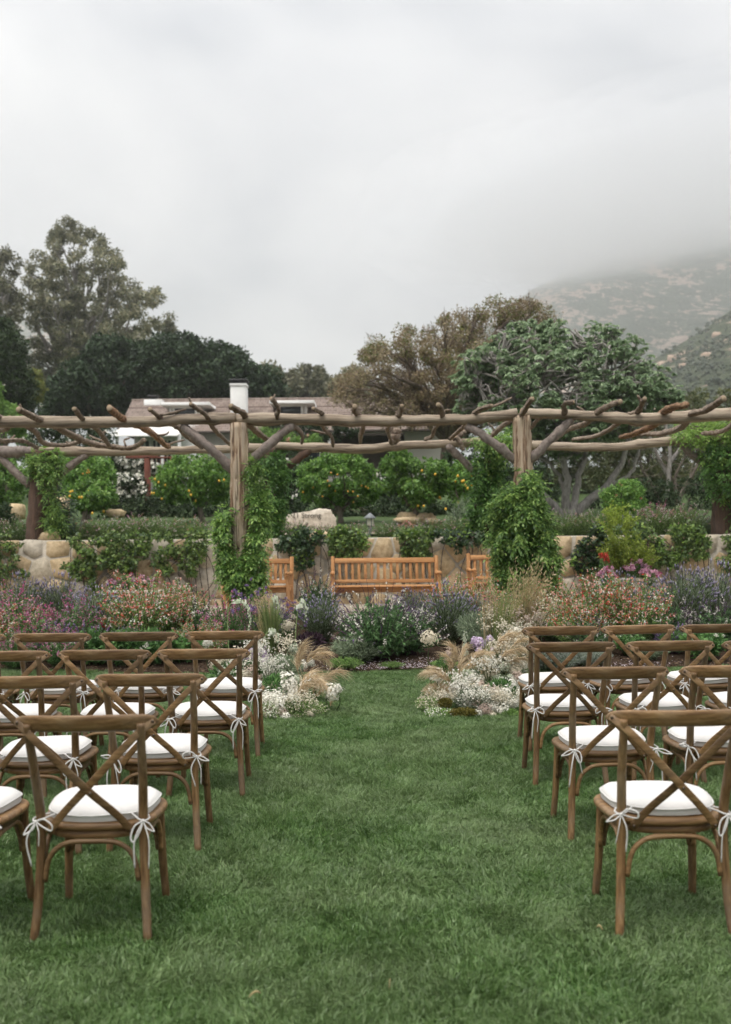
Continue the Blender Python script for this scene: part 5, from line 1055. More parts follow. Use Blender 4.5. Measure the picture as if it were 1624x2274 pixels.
for a in [  # kind, photo x, distance, size, label, height factor
 ('lavender', 712, 12.7, .80, 'grey green lavender bush in front of the left bench gap', 1.0), ('lavender', 990, 12.5, .95, 'tall lavender bush before the right half of the middle bench', .95), ('lavender_low', 1045, 12.9, .85, 'dark lavender bush beside the right flower arrangement', 1.25),
 ('lavender', 870, 13.4, .7, 'lavender bush right before the middle bench', .85), ('lavender', 915, 13.6, .75, 'lavender standing behind the white flowered salvia', 1.0),
 ('white_salvia', 842, 11.45, .92, 'dark leaved salvia with white flower spikes at the centre of the bed', 1.1), ('white_salvia', 905, 11.75, .82, 'white spiked salvia right of the centre salvia', .95), ('white_salvia', 792, 12.3, .62, 'salvia with arching white and purple spikes before the bench leg', 1.1), ('white_salvia', 700, 14.2, .75, 'tall salvia with white spikes between the left and middle benches', 1.3),
 ('sage', 795, 11.25, .8, 'low grey sage clump at the front centre of the bed', .9), ('sage', 775, 11.5, .7, 'low grey sage clump left of the centre salvia', .9), ('sage', 1075, 12.0, .95, 'long leaved grey sage left of the tall grasses', 1.1),
 ('fern_cover', 762, 10.95, .8, 'feathery ground cover tuft at the lawn edge beside the tan plumes', 1.0), ('fern_cover', 868, 10.95, .55, 'tiny green tuft at the lawn edge below the centre salvia', .8), ('fern_cover', 985, 10.9, .6, 'feathery ground cover tuft by the right arrangement', 1.0),
 ('hot_lips', 1010, 13.6, .75, 'red and white sage before the right arm of the middle bench', 1.15), ('hot_lips', 1060, 13.3, .7, 'red sage between the middle and right benches', 1.2), ('magenta_salvia', 1072, 12.9, .6, 'crimson salvia under the right bench', 1.1), ('purple_salvia', 1085, 12.4, .6, 'purple salvia spikes left of the wild grasses', 1.0),
 # left bed
 ('magenta_salvia', 20, 12.0, .95, 'magenta salvia bush at the left edge', 1.0), ('magenta_salvia', 75, 11.6, .75, 'magenta salvia bush above the leftmost back chair', .95), ('hot_lips', 40, 12.6, .7, 'coral and white sage at the left edge', 1.0), ('purple_salvia', 120, 11.6, .62, 'purple spiked salvia above the leftmost chair rail', 1.0), ('purple_salvia', 200, 11.5, .65, 'purple spiked salvia left of the coral sage', .9),
 ('magenta_salvia', 160, 12.3, .75, 'pink salvia between two purple salvias', 1.0), ('lavender', 50, 14.0, .85, 'tall lavender at the left before the wall', 1.15), ('hot_lips', 8, 11.6, .7, 'coral sage leaving the frame at the left edge', 1.0), ('lavender', 130, 14.2, .9, 'tall lavender before the bare stretch of wall', 1.05), ('lavender', 215, 13.0, .95, 'lavender left of the coral sage bush', .95), ('lavender', 262, 13.4, .85, 'lavender directly before the stone trough', .9),
 ('hot_lips', 322, 12.4, 1.02, 'large coral and white sage bush at the left of the bed', 1.02), ('hot_lips', 385, 12.7, .85, 'coral sage bush beside the largest one', 1.05), ('lavender_low', 280, 12.0, .6, 'small lavender under the coral sage', 1.0), ('white_salvia', 440, 12.7, .75, 'white flowered salvia left of the vine covered post', 1.05), ('magenta_salvia', 505, 12.4, .72, 'magenta salvia above the right chair of the left back row', 1.0), ('magenta_salvia', 562, 12.8, .68, 'dark magenta salvia at the foot of the left vine', 1.0), ('purple_salvia', 595, 12.6, .72, 'purple salvia behind the drooping foxgloves', 1.05), ('verbena', 560, 11.9, .85, 'tall purple verbena beside the straw grass', 1.05), ('verbena', 640, 12.4, .75, 'short purple verbena under the left bench', .8),
 ('white_pentas', 215, 11.3, .8, 'white flowered plant behind the left chairs gap', 1.0), ('white_pentas', 280, 11.25, .85, 'broad leaved plant with white flowers behind the second chair', .95), ('white_pentas', 340, 11.3, .8, 'broad leaved plant with white flowers behind the third chair', .95), ('white_pentas', 400, 11.4, .75, 'broad leaved plant left of the pale arrangement flowers', .9), ('magenta_salvia', 30, 11.1, .55, 'low magenta salvia at the left edge behind the chairs', .9), ('magenta_salvia', 130, 11.2, .55, 'low pink salvia behind the left back chairs', .85), ('hot_lips', 440, 11.6, .6, 'low red and white sage behind the left row end chair', .85),
 # right bed
 ('hot_lips', 1230, 12.8, .85, 'coral sage behind the wild grasses', 1.0), ('hot_lips', 1330, 12.4, 1.0, 'large red and white sage in the right bed', 1.0), ('hot_lips', 1410, 12.2, .95, 'red and white sage right of the largest one', 1.0), ('hot_lips', 1280, 12.0, .75, 'red sage directly above the left chair of the right back row', .95), ('white_salvia', 1310, 11.7, .6, 'white spiked salvia behind the right back row chairs', 1.0), ('white_salvia', 1470, 12.4, .75, 'white spiked salvia leaning right before the lavender', 1.05), ('white_salvia', 1600, 12.0, .75, 'white spiked salvia at the right edge', 1.0),
 ('lavender', 1370, 14.2, .9, 'lavender before the right stone trough', 1.0), ('lavender', 1520, 13.2, 1.05, 'tall lavender at the right of the bed', 1.05), ('lavender', 1590, 13.4, 1.0, 'tall lavender at the right edge', 1.1), ('lavender', 1445, 13.9, .8, 'lavender between the pink phlox and the tallest lavender', 1.0), ('purple_salvia', 1180, 13.2, .6, 'purple salvia at the foot of the green vine cone', 1.0), ('magenta_salvia', 1150, 13.3, .62, 'pink salvia in front of the green vine cone', .95), ('purple_salvia', 1495, 11.7, .6, 'dark leaved salvia between the right back chairs', .75),
 ('silver_artemisia', 1230, 10.75, .75, 'silver foliage mound behind the first right back chair', 1.0), ('silver_artemisia', 1300, 11.0, .6, 'low silver mound behind the right chairs', .95), ('white_pentas', 1560, 11.3, .8, 'broad leaved plant behind the right edge chair', .9), ('sage', 1440, 11.3, .6, 'small sage clump behind the right back row', .8), ('white_pentas', 1400, 11.6, .6, 'leafy plant under the red and white sage', .8),
]: plant(*a)
# on the wall, in and behind the troughs, and along the terrace edge
m_trough = STONE[3]
def trough(px, y, lab, w=.9):
    t_ = thing('stone_trough', lab, 'planter', P(px, y, 17.7)); t_.location.z = .19
    h = P(px, y, 17.7)[2] - .19
    obj('trough_wall', MB().bbox((0, -.2, h / 2), (w, .07, h), .015), m_trough, t_); obj('trough_wall', MB().bbox((0, .2, h / 2), (w, .07, h), .015), m_trough, t_)
    for s_ in (-1, 1): obj('trough_wall', MB().bbox((s_ * (w / 2 - .035), 0, h / 2 - .003), (.07, .33, h - .006), .01), m_trough, t_)
    obj('rim', MB().bbox((0, -.2, h + .03), (w + .08, .12, .06), .012), STONE[2], t_); obj('soil', MB().bbox((0, 0, h - .06), (w - .14, .33, .05), .01), m_mulch, t_)
    return h + .15
hz_ = trough(305, 1316, 'stone trough planter against the wall at the left')
plant('rose', 290, 17.7, .85, 'pink and white roses in the left stone trough', .9, z=hz_ - .02, group='trough flowers'); plant('rose', 322, 17.65, .8, 'dark red roses in the left stone trough', .9, z=hz_ - .02, group='trough flowers'); plant('rose', 260, 17.6, .6, 'pink rose left of the left stone trough', .9, z=.45, group='trough flowers')
hz_ = trough(1395, 1290, 'stone trough planter against the wall at the right', 1.0)
plant('pink_phlox', 1415, 17.55, .85, 'orchid pink flowers in the right stone trough', .85, z=hz_ - .05, group='trough flowers'); plant('pink_phlox', 1440, 17.5, .75, 'orchid pink flowers at the right end of the trough', .8, z=hz_ - .1, group='trough flowers'); plant('pink_phlox', 1350, 16.9, .6, 'pale pink flowers below the red roses', 1.0, z=.5, group='trough flowers'); plant('red_rose', 1341, 17.2, .72, 'bright red roses left of the right stone trough', 1.5, z=.45, group='trough flowers')
plant('chartreuse', 1390, 17.75, .95, 'yellow green leafy shrub over the right stone trough', 1.0, z=.72); plant('chartreuse', 1370, 18.8, .8, 'yellow green shrub rising above the wall at the right', .95, z=1.32); plant('chartreuse', 1425, 17.8, .6, 'small yellow green shrub right of the larger one', .9, z=.75)
TG = 'plants along the terrace edge'
for a in [('meadow', 175, 19.6, .8, 'pale wildflowers on the wall top right of the left old post', .9), ('meadow', 235, 19.8, .9, 'wildflowers on the wall top before the low pale rock', .9), ('meadow', 300, 19.7, .9, 'wildflowers on the wall top below the white rose bush', .95), ('meadow', 360, 19.8, .9, 'wildflowers on the wall top before the forked citrus tree', .9), ('meadow', 425, 19.6, .85, 'wildflowers on the wall top left of the split post', .9), ('lavender_low', 250, 20.3, .7, 'grey lavender on the terrace among the wildflowers', .9), ('lavender_low', 340, 20.4, .7, 'grey lavender on the terrace right of the wildflowers', .9), ('meadow', 30, 19.7, .9, 'wildflowers on the wall top at the left edge', .9), ('meadow', -25, 19.7, .9, 'wildflowers leaving the frame at the left wall top', .9),
          ('orange_bloom', 905, 19.7, .7, 'coral flowers on the wall top below the flat rocks', 1.0), ('meadow', 790, 19.6, .7, 'wildflowers on the wall top before the lantern', .8), ('meadow', 860, 19.6, .7, 'wildflowers on the wall top right of the lantern', .8), ('meadow', 950, 19.6, .75, 'wildflowers on the wall top above the middle bench end', .9), ('meadow', 1010, 19.7, .8, 'leafy clump on the wall top left of the right old post', .9), ('meadow', 720, 19.6, .7, 'leafy clump on the wall top below the carved boulder', .75), ('white_salvia', 885, 20.0, .5, 'white spikes standing on the wall top right of the lantern', .9), ('meadow', 660, 19.6, .75, 'leafy clump at the left foot of the carved boulder', .85),
          ('meadow', 1250, 19.8, .9, 'pale wildflowers on the wall top below the fig trunk', 1.0), ('lavender_low', 1230, 20.4, .8, 'grey lavender below the fig trunk', 1.0), ('meadow', 1320, 19.7, .9, 'leafy clump on the wall top right of the fig trunk', 1.0), ('meadow', 1450, 19.7, .95, 'leafy clump on the wall top behind the yellow green shrub', 1.05), ('meadow', 1520, 19.7, .95, 'leafy clump on the wall top just left of the dark post at the right edge', 1.05), ('magenta_salvia', 1460, 21.2, .8, 'magenta spikes on the terrace right of the fig tree', .95), ('magenta_salvia', 1520, 21.4, .7, 'magenta spikes on the terrace near the right old post', .95), ('lavender_low', 1560, 20.2, .8, 'grey lavender on the terrace by the right old post', 1.0), ('meadow', 1290, 21.0, .8, 'pinkish wildflowers behind the fig trunk foot', .9), ('lavender_low', 1400, 20.6, .8, 'grey lavender behind the yellow green shrub', 1.0), ('verbena', 1075, 20.5, .8, 'purple flowered bush left of the vine cone on the terrace', .8), ('sage', 1040, 20.3, 1.3, 'grey green sage clump left of the vine cone on the terrace', 1.4), ('meadow', 600, 19.7, .7, 'leafy clump behind the left vine covered post', .8)]:
    plant(*a, group=TG)
# wood chips and fallen petals on the mulch
rs = np.random.default_rng(5); n = 9000; x = rs.uniform(-4.8, 4.8, n); y = bed_edge(x) + rs.uniform(.0, 1.0, n) ** 1.6 * 2.2
mb = MB(); p_ = np.stack([x, y, gz(y) + .035 + rs.uniform(0, .012, n)], -1); a = rs.uniform(0, 6.28, n); D = np.stack([np.cos(a), np.sin(a), rs.normal(size=n) * .25], -1)
mb.leaves(p_, D, np.tile(UP, (n, 1)) + rs.normal(size=(n, 3)) * .35, rs.uniform(.015, .05, n), rs.uniform(.006, .016, n), .1, 0)
o = obj('wood_chips', mb, leafmat('wood_chip', [(.02, .013, .009), (.06, .038, .025), (.13, .085, .055), (.22, .15, .10)], 0, .9)); o['kind'] = 'stuff'; o['label'] = 'brown wood chip mulch strewn over the flower bed'; o['category'] = 'mulch'
n = 900; x = rs.choice([.35, .75, .05, 2.2, 3.0], n, p=[.35, .25, .15, .15, .1]) + rs.normal(size=n) * .38; y = bed_edge(x) + np.abs(rs.normal(size=n)) * .3 - .02
mb = MB().leaves(np.stack([x, y, gz(y) + .05], -1), rs.normal(size=(n, 3)) * (1, 1, .2), np.tile(UP, (n, 1)), .022, .016, .1, 0)
o = obj('fallen_petals', mb, leafmat('fallen_petal', [(.45, .36, .42), (.60, .52, .56), (.68, .62, .62)], .2, .7)); o['kind'] = 'stuff'; o['label'] = 'pale fallen petals lying on the dark mulch'; o['category'] = 'petals'

# ================================================================ GRASS
def blade_patch(seed, n, rad, h, w, lean):
    rng = np.random.default_rng(seed); r = rad * np.sqrt(rng.uniform(0, 1, n)); a = rng.uniform(0, 6.28, n)
    p = np.stack([r * np.cos(a), r * np.sin(a), 0 * r - .004], -1); hh = h * rng.uniform(.55, 1.15, n)
    az = rng.normal(size=n) * .9 + lean; tl = np.abs(rng.normal(size=n)) * .32 + .08
    D = np.stack([np.cos(az) * tl, np.sin(az) * tl, np.ones(n)], -1); side = np.stack([-np.sin(a * 3 + az), np.cos(a * 3 + az), 0 * a], -1)
    W = w * rng.uniform(.7, 1.3, n)[:, None]; q = hh[:, None]
    v = np.stack([p - side * W * .5, p + side * W * .5, p + D * q * .55 + side * W * .45, p + D * q * .55 - side * W * .45, p + D * q * (.95, .95, .85) + np.stack([np.cos(az), np.sin(az), -.3 + 0 * az], -1) * q * tl[:, None] * .8], 1)
    b = np.arange(n)[:, None] * 5
    return MB().add(v.reshape(-1, 3), b + np.array([[0, 1, 2, 3]]), b + np.array([[3, 2, 4]]))
m_grass, nt, b = newmat('grass_blade', .42, .5)
g = N(nt, 'ShaderNodeNewGeometry'); oi = N(nt, 'ShaderNodeObjectInfo')
c = ramp(nt, g.outputs['Random Per Island'], [(.064, .132, .032), (.115, .205, .056), (.18, .28, .098), (.28, .345, .165)], [0, .4, .8, 1])
n2 = noise(nt, 1.1, 4, .55, 'World'); mr = N(nt, 'ShaderNodeMapRange'); mr.inputs[1].default_value = .35; mr.inputs[2].default_value = .65; nt.links.new(n2, mr.inputs[0])
c = mixc(nt, mr.outputs[0], mixc(nt, 1.0, c, (.74, .84, .68), 'MULTIPLY'), mixc(nt, .30, c, (.27, .325, .175)))
hv = N(nt, 'ShaderNodeHueSaturation'); mv = N(nt, 'ShaderNodeMapRange'); mv.inputs[3].default_value = .78; mv.inputs[4].default_value = 1.2; nt.links.new(oi.outputs['Random'], mv.inputs[0]); nt.links.new(mv.outputs[0], hv.inputs['Value']); nt.links.new(c, hv.inputs['Color'])
nt.links.new(hv.outputs[0], b.inputs['Base Color'])
trn = N(nt, 'ShaderNodeBsdfTranslucent'); nt.links.new(hv.outputs[0], trn.inputs[0]); mx = N(nt, 'ShaderNodeMixShader'); mx.inputs[0].default_value = .3
nt.links.new(b.outputs[0], mx.inputs[1]); nt.links.new(trn.outputs[0], mx.inputs[2]); nt.links.new(mx.outputs[0], nt.nodes['Material Output'].inputs[0])
def scatter(name, pts, rot, scl, idx, protos, label, cat):
    me = bpy.data.meshes.new(name); n = len(pts); me.vertices.add(n); me.vertices.foreach_set('co', np.asarray(pts, np.float32).ravel())
    for nm, ty, key, dat in (('rot', 'FLOAT_VECTOR', 'vector', np.asarray(rot, np.float32).ravel()), ('scl', 'FLOAT_VECTOR', 'vector', np.asarray(scl, np.float32).ravel()), ('pick', 'INT', 'value', np.asarray(idx, np.int32))):
        at_ = me.attributes.new(nm, ty, 'POINT'); at_.data.foreach_set(key, dat)
    o = bpy.data.objects.new(name, me); link(o)
    ng = bpy.data.node_groups.new(name + '_nodes', 'GeometryNodeTree'); ng.interface.new_socket('Geometry', in_out='INPUT', socket_type='NodeSocketGeometry'); ng.interface.new_socket('Geometry', in_out='OUTPUT', socket_type='NodeSocketGeometry')
    gi = ng.nodes.new('NodeGroupInput'); go = ng.nodes.new('NodeGroupOutput'); ip = ng.nodes.new('GeometryNodeInstanceOnPoints'); jn = ng.nodes.new('GeometryNodeJoinGeometry')
    for pr in reversed(protos):
        oi_ = ng.nodes.new('GeometryNodeObjectInfo'); oi_.inputs['Object'].default_value = pr; oi_.inputs['As Instance'].default_value = True
        ng.links.new(oi_.outputs['Geometry'], jn.inputs[0])
    def attr(nm, ty):
        a_ = ng.nodes.new('GeometryNodeInputNamedAttribute'); a_.data_type = ty; a_.inputs['Name'].default_value = nm; return a_.outputs[0]
    ng.links.new(gi.outputs[0], ip.inputs['Points']); ng.links.new(jn.outputs[0], ip.inputs['Instance']); ip.inputs['Pick Instance'].default_value = True
    ng.links.new(attr('pick', 'INT'), ip.inputs['Instance Index']); ng.links.new(attr('rot', 'FLOAT_VECTOR'), ip.inputs['Rotation']); ng.links.new(attr('scl', 'FLOAT_VECTOR'), ip.inputs['Scale'])
    ng.links.new(ip.outputs[0], go.inputs[0])
    md = o.modifiers.new('scatter', 'NODES'); md.node_group = ng
    o['kind'] = 'stuff'; o['label'] = label; o['category'] = cat; return o
protos = []
for k in range(6):
    me = blade_patch(400 + k, 240, .09, .043, .004, 0).mesh('grass_patch'); me.materials.append(m_grass); protos.append(bpy.data.objects.new('grass_patch', me))
rs = np.random.default_rng(9); sp = .080; gx, gy = np.meshgrid(np.arange(-6.0, 6.0, sp), np.arange(2.0, 11.6, sp)); gx = gx.ravel(); gy = gy.ravel()
gx = gx + rs.uniform(-.5, .5, len(gx)) * sp; gy = gy + rs.uniform(-.5, .5, len(gy)) * sp
ok = (np.abs(gx) < .375 * gy + .9) & (gy < bed_edge(gx) + .02); gx, gy = gx[ok], gy[ok]
lean = fbm(gx * 2.2, gy * 2.2, 31, 4) * 3.0
tl = .09 + .07 * fbm(gx * 3.1, gy * 3.1, 32, 3)
rot = np.stack([tl * rs.normal(1, .4, len(gx)) * np.cos(lean), tl * np.sin(lean), rs.uniform(0, 6.28, len(gx))], -1)
hh = (1 + .22 * fbm(gx * 1.7, gy * 1.7, 33, 3)) * rs.uniform(.85, 1.2, len(gx))
scatter('grass', np.stack([gx, gy, gz(gy)], -1), rot, np.stack([np.ones_like(hh), np.ones_like(hh), hh], -1), rs.integers(0, 6, len(gx)), protos, 'short green mown grass of the aisle lawn', 'grass')

# ================================================================ BENCHES
m_teakx = wood('teak_along', (.36, .155, .055), (.50, .245, .095), (.60, .33, .15), (.6, 9, 9), 4, .5, .3, None, .1, .08)
m_teakz = wood('teak_upright', (.36, .155, .055), (.50, .245, .095), (.60, .33, .15), (9, 9, .6), 4, .5, .3, None, .1, .08)
def bench(lab, loc, rz, w=1.80):
    t_ = thing('garden_bench', lab, 'bench', loc, rz, 'teak garden benches'); h = w / 2; pk = lambda nm, c, s_, m, M=None, par=None: obj(nm, MB().bbox(c, s_, .005, M), m, par or t_)
    for s_ in (-1, 1):
        pk('rear_leg', (s_ * (h - .03), .235, .225), (.06, .06, .45), m_teakz)
        Mx = np.array(Matrix.Rotation(-.10, 3, 'X')); pk('back_post', (s_ * (h - .03), .262, .67), (.06, .055, .50), m_teakz, Mx)
        pk('front_leg', (s_ * (h - .03), -.24, .31), (.06, .06, .62), m_teakz)
        c = spline([(s_ * (h - .03), .25, .655), (s_ * (h - .03), .05, .64), (s_ * (h - .03), -.16, .645), (s_ * (h - .03), -.29, .668), (s_ * (h - .03), -.315, .645)], 14)
        mb = MB()
        for q in range(13): pass
        mb.tube(c, .036, 8, True, .62, up=(1, 0, 0)); obj('armrest', mb, m_teakz, t_, smooth=True)
        pk('side_rail', (s_ * (h - .03), 0, .39), (.035, .44, .07), m_teakz)
    pk('front_rail', (0, -.24, .385), (w - .122, .03, .085), m_teakx); pk('rear_rail', (0, .235, .39), (w - .122, .03, .07), m_teakx)
    for k in range(5): pk('seat_slat', (0, -.255 + k * .108, .447 - .006 * abs(k - 1)), (w - .004 if 0 < k < 4 else w - .122 + .0, .088, .022), m_teakx)
    Mx = np.array(Matrix.Rotation(-.10, 3, 'X'))
    pk('top_rail', (0, .278, .845), (w - .122, .035, .085), m_teakx, Mx); pk('lower_back_rail', (0, .247, .50), (w - .122, .03, .06), m_teakx, Mx)
    ns_ = 15 if w > 1.5 else 11
    for k in range(ns_): pk('back_slat', ((k - (ns_ - 1) / 2) * (w - .16) / (ns_ + .2), .262, .666), (.048, .014, .285), m_teakz, Mx)
    return t_
bz = float(gz(16.5)) + .02
bx = (855 - CX) * 16.45 / FPX
bench('teak garden bench at the centre before the wall', (bx, 16.45, bz), R(1.2))
bench('teak garden bench mostly hidden by the left vine, its right arm showing', ((652 - CX) * 16.5 / FPX - .60, 16.55, bz), R(-3), 1.12)
bench('teak garden bench mostly hidden by the green vine cone, its left arm showing', ((1037 - CX) * 16.6 / FPX + .68, 16.6, bz + .03), R(4), 1.3)

# ================================================================ CHAIRS
WA = ((.068, .034, .013), (.165, .092, .038), (.28, .175, .082))
m_wx = wood('chair_wood_along', *WA, (1.2, 14, 14), 5, .48, .35, (.21, .17, .125), .14, .30)
m_wz = wood('chair_wood_upright', *WA, (14, 14, 1.2), 5, .48, .35, (.21, .17, .125), .14, .30)
m_linen, nt, b = newmat('white_linen', .85, .15)
n = noise(nt, 220, 3, .6); b.inputs['Base Color'].default_value = (.74, .72, .69, 1); bump(nt, b, noise(nt, 26, 4, .6, dist=.5), .5, .006)
n3 = noise(nt, 7, 4, .5); nt.links.new(ramp(nt, n3, [(.55, .535, .51), (.63, .61, .585)], [.3, .7]), b.inputs['Base Color'])
m_rivet = plain('dark_rivet', (.07, .045, .025), .4, .5)
def sq(hw0, hw1, y0, y1, n=40, e=3.2):
    """rounded trapezoid outline: half width hw0 at the back, hw1 at the front"""
    a = np.arange(n) * 2 * np.pi / n; ca, sa = np.cos(a), np.sin(a)
    x = np.sign(ca) * np.abs(ca) ** (2 / e); y = np.sign(sa) * np.abs(sa) ** (2 / e); f = (y + 1) / 2
    return np.stack([x * (hw0 + (hw1 - hw0) * f), y0 + (y1 - y0) * f], -1)
def loft(rings):
    n = len(rings[0]); v = np.concatenate(rings); m = len(rings); i = np.arange(m - 1)[:, None] * n; j = np.arange(n)[None]; k = (j + 1) % n
    return MB().add(v, np.stack([i + j, i + k, i + n + k, i + n + j], -1).reshape(-1, 4), [list(range(n))[::-1]], [[(m - 1) * n + q for q in range(n)]])
def chair_meshes():
    D = {}
    for s_, nm in ((-1, 'l'), (1, 'r')):
        c = spline([(s_ * .219, -.222, 0), (s_ * .206, -.192, .18), (s_ * .197, -.180, .44), (s_ * .205, -.222, .64), (s_ * .211, -.275, .80), (s_ * .213, -.291, .86)], 26)
        D['rear_leg_' + nm] = MB().tube(c, np.interp(np.linspace(0, 1, 26), [0, .1, .5, 1], [.0165, .018, .0185, .015]), 12).mesh('rear_leg', True)
        c = spline([(s_ * .208, .225, 0), (s_ * .200, .196, .16), (s_ * .194, .182, .32), (s_ * .190, .178, .43)], 18)
        D['front_leg_' + nm] = MB().tube(c, np.linspace(.0165, .0195, 18), 12).mesh('front_leg', True)
    # curved top rail
    xs_ = np.linspace(-1, 1, 31); mb = MB(); rings = []
    for u in xs_:
        e_ = max(0.0, 1 - abs(u) ** 9) ** .5 * .92 + .08
        cx, cyy, cz = u * .276, -.316 + .066 * u * u, .866 - .006 * u * u
        a = np.arange(14) * 2 * np.pi / 14; hh, th = .033 * e_, .0145 * e_
        y_ = np.sign(np.cos(a)) * np.abs(np.cos(a)) ** .8 * th; z_ = np.sign(np.sin(a)) * np.abs(np.sin(a)) ** .8 * hh
        rings.append(np.stack([np.full(14, cx), cyy + y_ - .28 * z_, cz + z_], -1))
    D['top_rail'] = loft(rings).mesh('top_rail', True)
    # crossed flat bars
    for s_, nm in ((1, 'a'), (-1, 'b')):
        c = spline([(-s_ * .260, -.270, .868), (-s_ * .18, -.293, .80), (0, -.262, .610), (s_ * .10, -.224, .505), (s_ * .164, -.205, .425)], 18)
        o_ = .0095 if s_ > 0 else 0
        c[:, 1] -= o_ * np.sin(np.linspace(0, np.pi, 18)); T = np.gradient(c, axis=0); T /= np.linalg.norm(T, axis=1)[:, None]
        nrm = np.array((0, -1.0, 0)) - T * (T @ np.array((0, -1.0, 0)))[:, None]; sd_ = np.cross(T, nrm)
        rings = [np.stack([c[q] + sd_[q] * .015 * w_ + nrm[q] * .0042 * h_ for w_, h_ in ((-1, -.6), (-1, .6), (-.8, 1), (.8, 1), (1, .6), (1, -.6), (.8, -1), (-.8, -1))]) for q in range(18)]
        D['bar_' + nm] = loft(rings).mesh('cross_bar', False)
        D['riv_' + nm] = [c[0] + nrm[0] * .005 + T[0] * .008, c[9] + nrm[9] * .005, c[-1] + nrm[-1] * .005 - T[-1] * .012]
    D['rivet'] = MB().lathe([(.0068, 0), (.006, .003), (.0035, .0045), (.0005, .005)], 8).mesh('rivet', True)
    o = sq(.218, .252, -.196, .232)
    def ring(pts, ins, z):
        c_ = pts.mean(0); d_ = pts - c_; l_ = np.linalg.norm(d_, axis=1)[:, None]; q = c_ + d_ * (1 - ins / l_); return np.c_[q, np.full(len(q), z)]
    D['seat'] = loft([ring(o, .018, .424), ring(o, .004, .428), ring(o, 0, .436), ring(o, 0, .444), ring(o, .006, .452), ring(o, .02, .455)]).mesh('seat', True)
    i_ = sq(.19, .212, -.182, .205)
    D['seat_frame'] = loft([ring(i_, .01, .392), ring(i_, 0, .396), ring(i_, 0, .423)]).mesh('seat_frame', True)
    # bent arches under the seat
    def arch(a, b_, z0=.235, z1=.388):
        a, b_ = np.array(a), np.array(b_); f = [0, .03, .1, .25, .5, .75, .9, .97, 1]; zz = [z0, z0 + .07, z1 - .035, z1 - .004, z1, z1 - .004, z1 - .035, z0 + .07, z0]
        return MB().tube(spline([np.append(a + (b_ - a) * q, z) for q, z in zip(f, zz)], 30), .0105, 8).mesh('arch_brace', True)
    D['arch_r'] = arch((-.180, -.196), (.180, -.196)); D['arch_f'] = arch((-.182, .180), (.182, .180)); D['arch_1'] = arch((-.192, -.165), (-.196, .168)); D['arch_2'] = arch((.192, -.165), (.196, .168))
    # cushion
    k = sq(.192, .230, -.176, .214, 44, 3.0); w_ = 1 + .0 * k[:, :1]
    def cring(ins, z, wav=0):
        r_ = ring(k, ins, z); a = np.arange(44) * 2 * np.pi / 44; r_[:, 2] += wav * np.sin(a * 5 + 1) + wav * .7 * np.sin(a * 9); return r_
    D['cushion'] = loft([cring(.03, .457), cring(.006, .459, .001), cring(0, .466, .002), cring(.003, .474, .002), cring(.0, .482, .002), cring(.004, .492, .002), cring(.022, .504, .0015), cring(.06, .512), cring(.12, .516), cring(.17, .517)]).mesh('cushion', True)
    pp = MB(); r_ = cring(-.001, .485, .002); pp.tube(np.concatenate([r_, r_[:1]]), .0032, 5, False); r_ = cring(.004, .461, .001); pp.tube(np.concatenate([r_, r_[:1]]), .003, 5, False)
    D['piping'] = pp.mesh('piping', True)
    # tie bows, four ways of hanging, built for the right post (mirrored for the left)
    D['bows'] = []
    for v_ in range(8):
        rg = np.random.default_rng(600 + v_); mb = MB(); c0 = np.array((.006, -.028, .0)); r_ = .0036
        mb.tube([(-.05, .03, .012), (-.025, -.005, .008), (-.012, -.020, .004), c0], r_, 6); mb.tube([(-.03, .045, .012), (.015, .028, .006), (.024, .002, .002), (.018, -.018, 0), c0], r_, 6)
        mb.octs(np.array([c0]), .0095, None, .9)
        for s_ in (-1, 1):
            dr = np.array((s_ * rg.uniform(.7, 1.0), -.35, rg.uniform(-.9, .55))); dr /= np.linalg.norm(dr); ln = rg.uniform(.05, .075); side = np.cross(dr, (0, -1, 0)); side /= np.linalg.norm(side)
            pts = [c0, c0 + dr * ln * .5 + side * .012, c0 + dr * ln - UP * .008, c0 + dr * ln * .95 - side * .012 - UP * .018, c0 + dr * ln * .45 - side * .012 - UP * .006, c0]
            mb.tube(spline(pts, 20), r_, 6, True, .6)
            l2 = rg.uniform(.09, .19); e_ = c0 + np.array((s_ * rg.uniform(.005, .04), -.012, -l2)); m1 = c0 + np.array((s_ * rg.uniform(.012, .03), -.02, -l2 * .4))
            mb.tube(spline([c0, m1, e_], 14), r_ * .95, 6, True, .55)
        D['bows'].append(mb.mesh('tie_bow', True))
    return D
CM = chair_meshes()
for nm, me in CM.items():
    if isinstance(me, bpy.types.Mesh):
        me.materials.append(m_wz if nm.startswith(('rear_leg', 'front_leg')) else m_linen if nm in ('cushion', 'piping') else m_rivet if nm == 'rivet' else m_wx)
for me in CM['bows']: me.materials.append(m_linen)
ch_rng = np.random.default_rng(404)
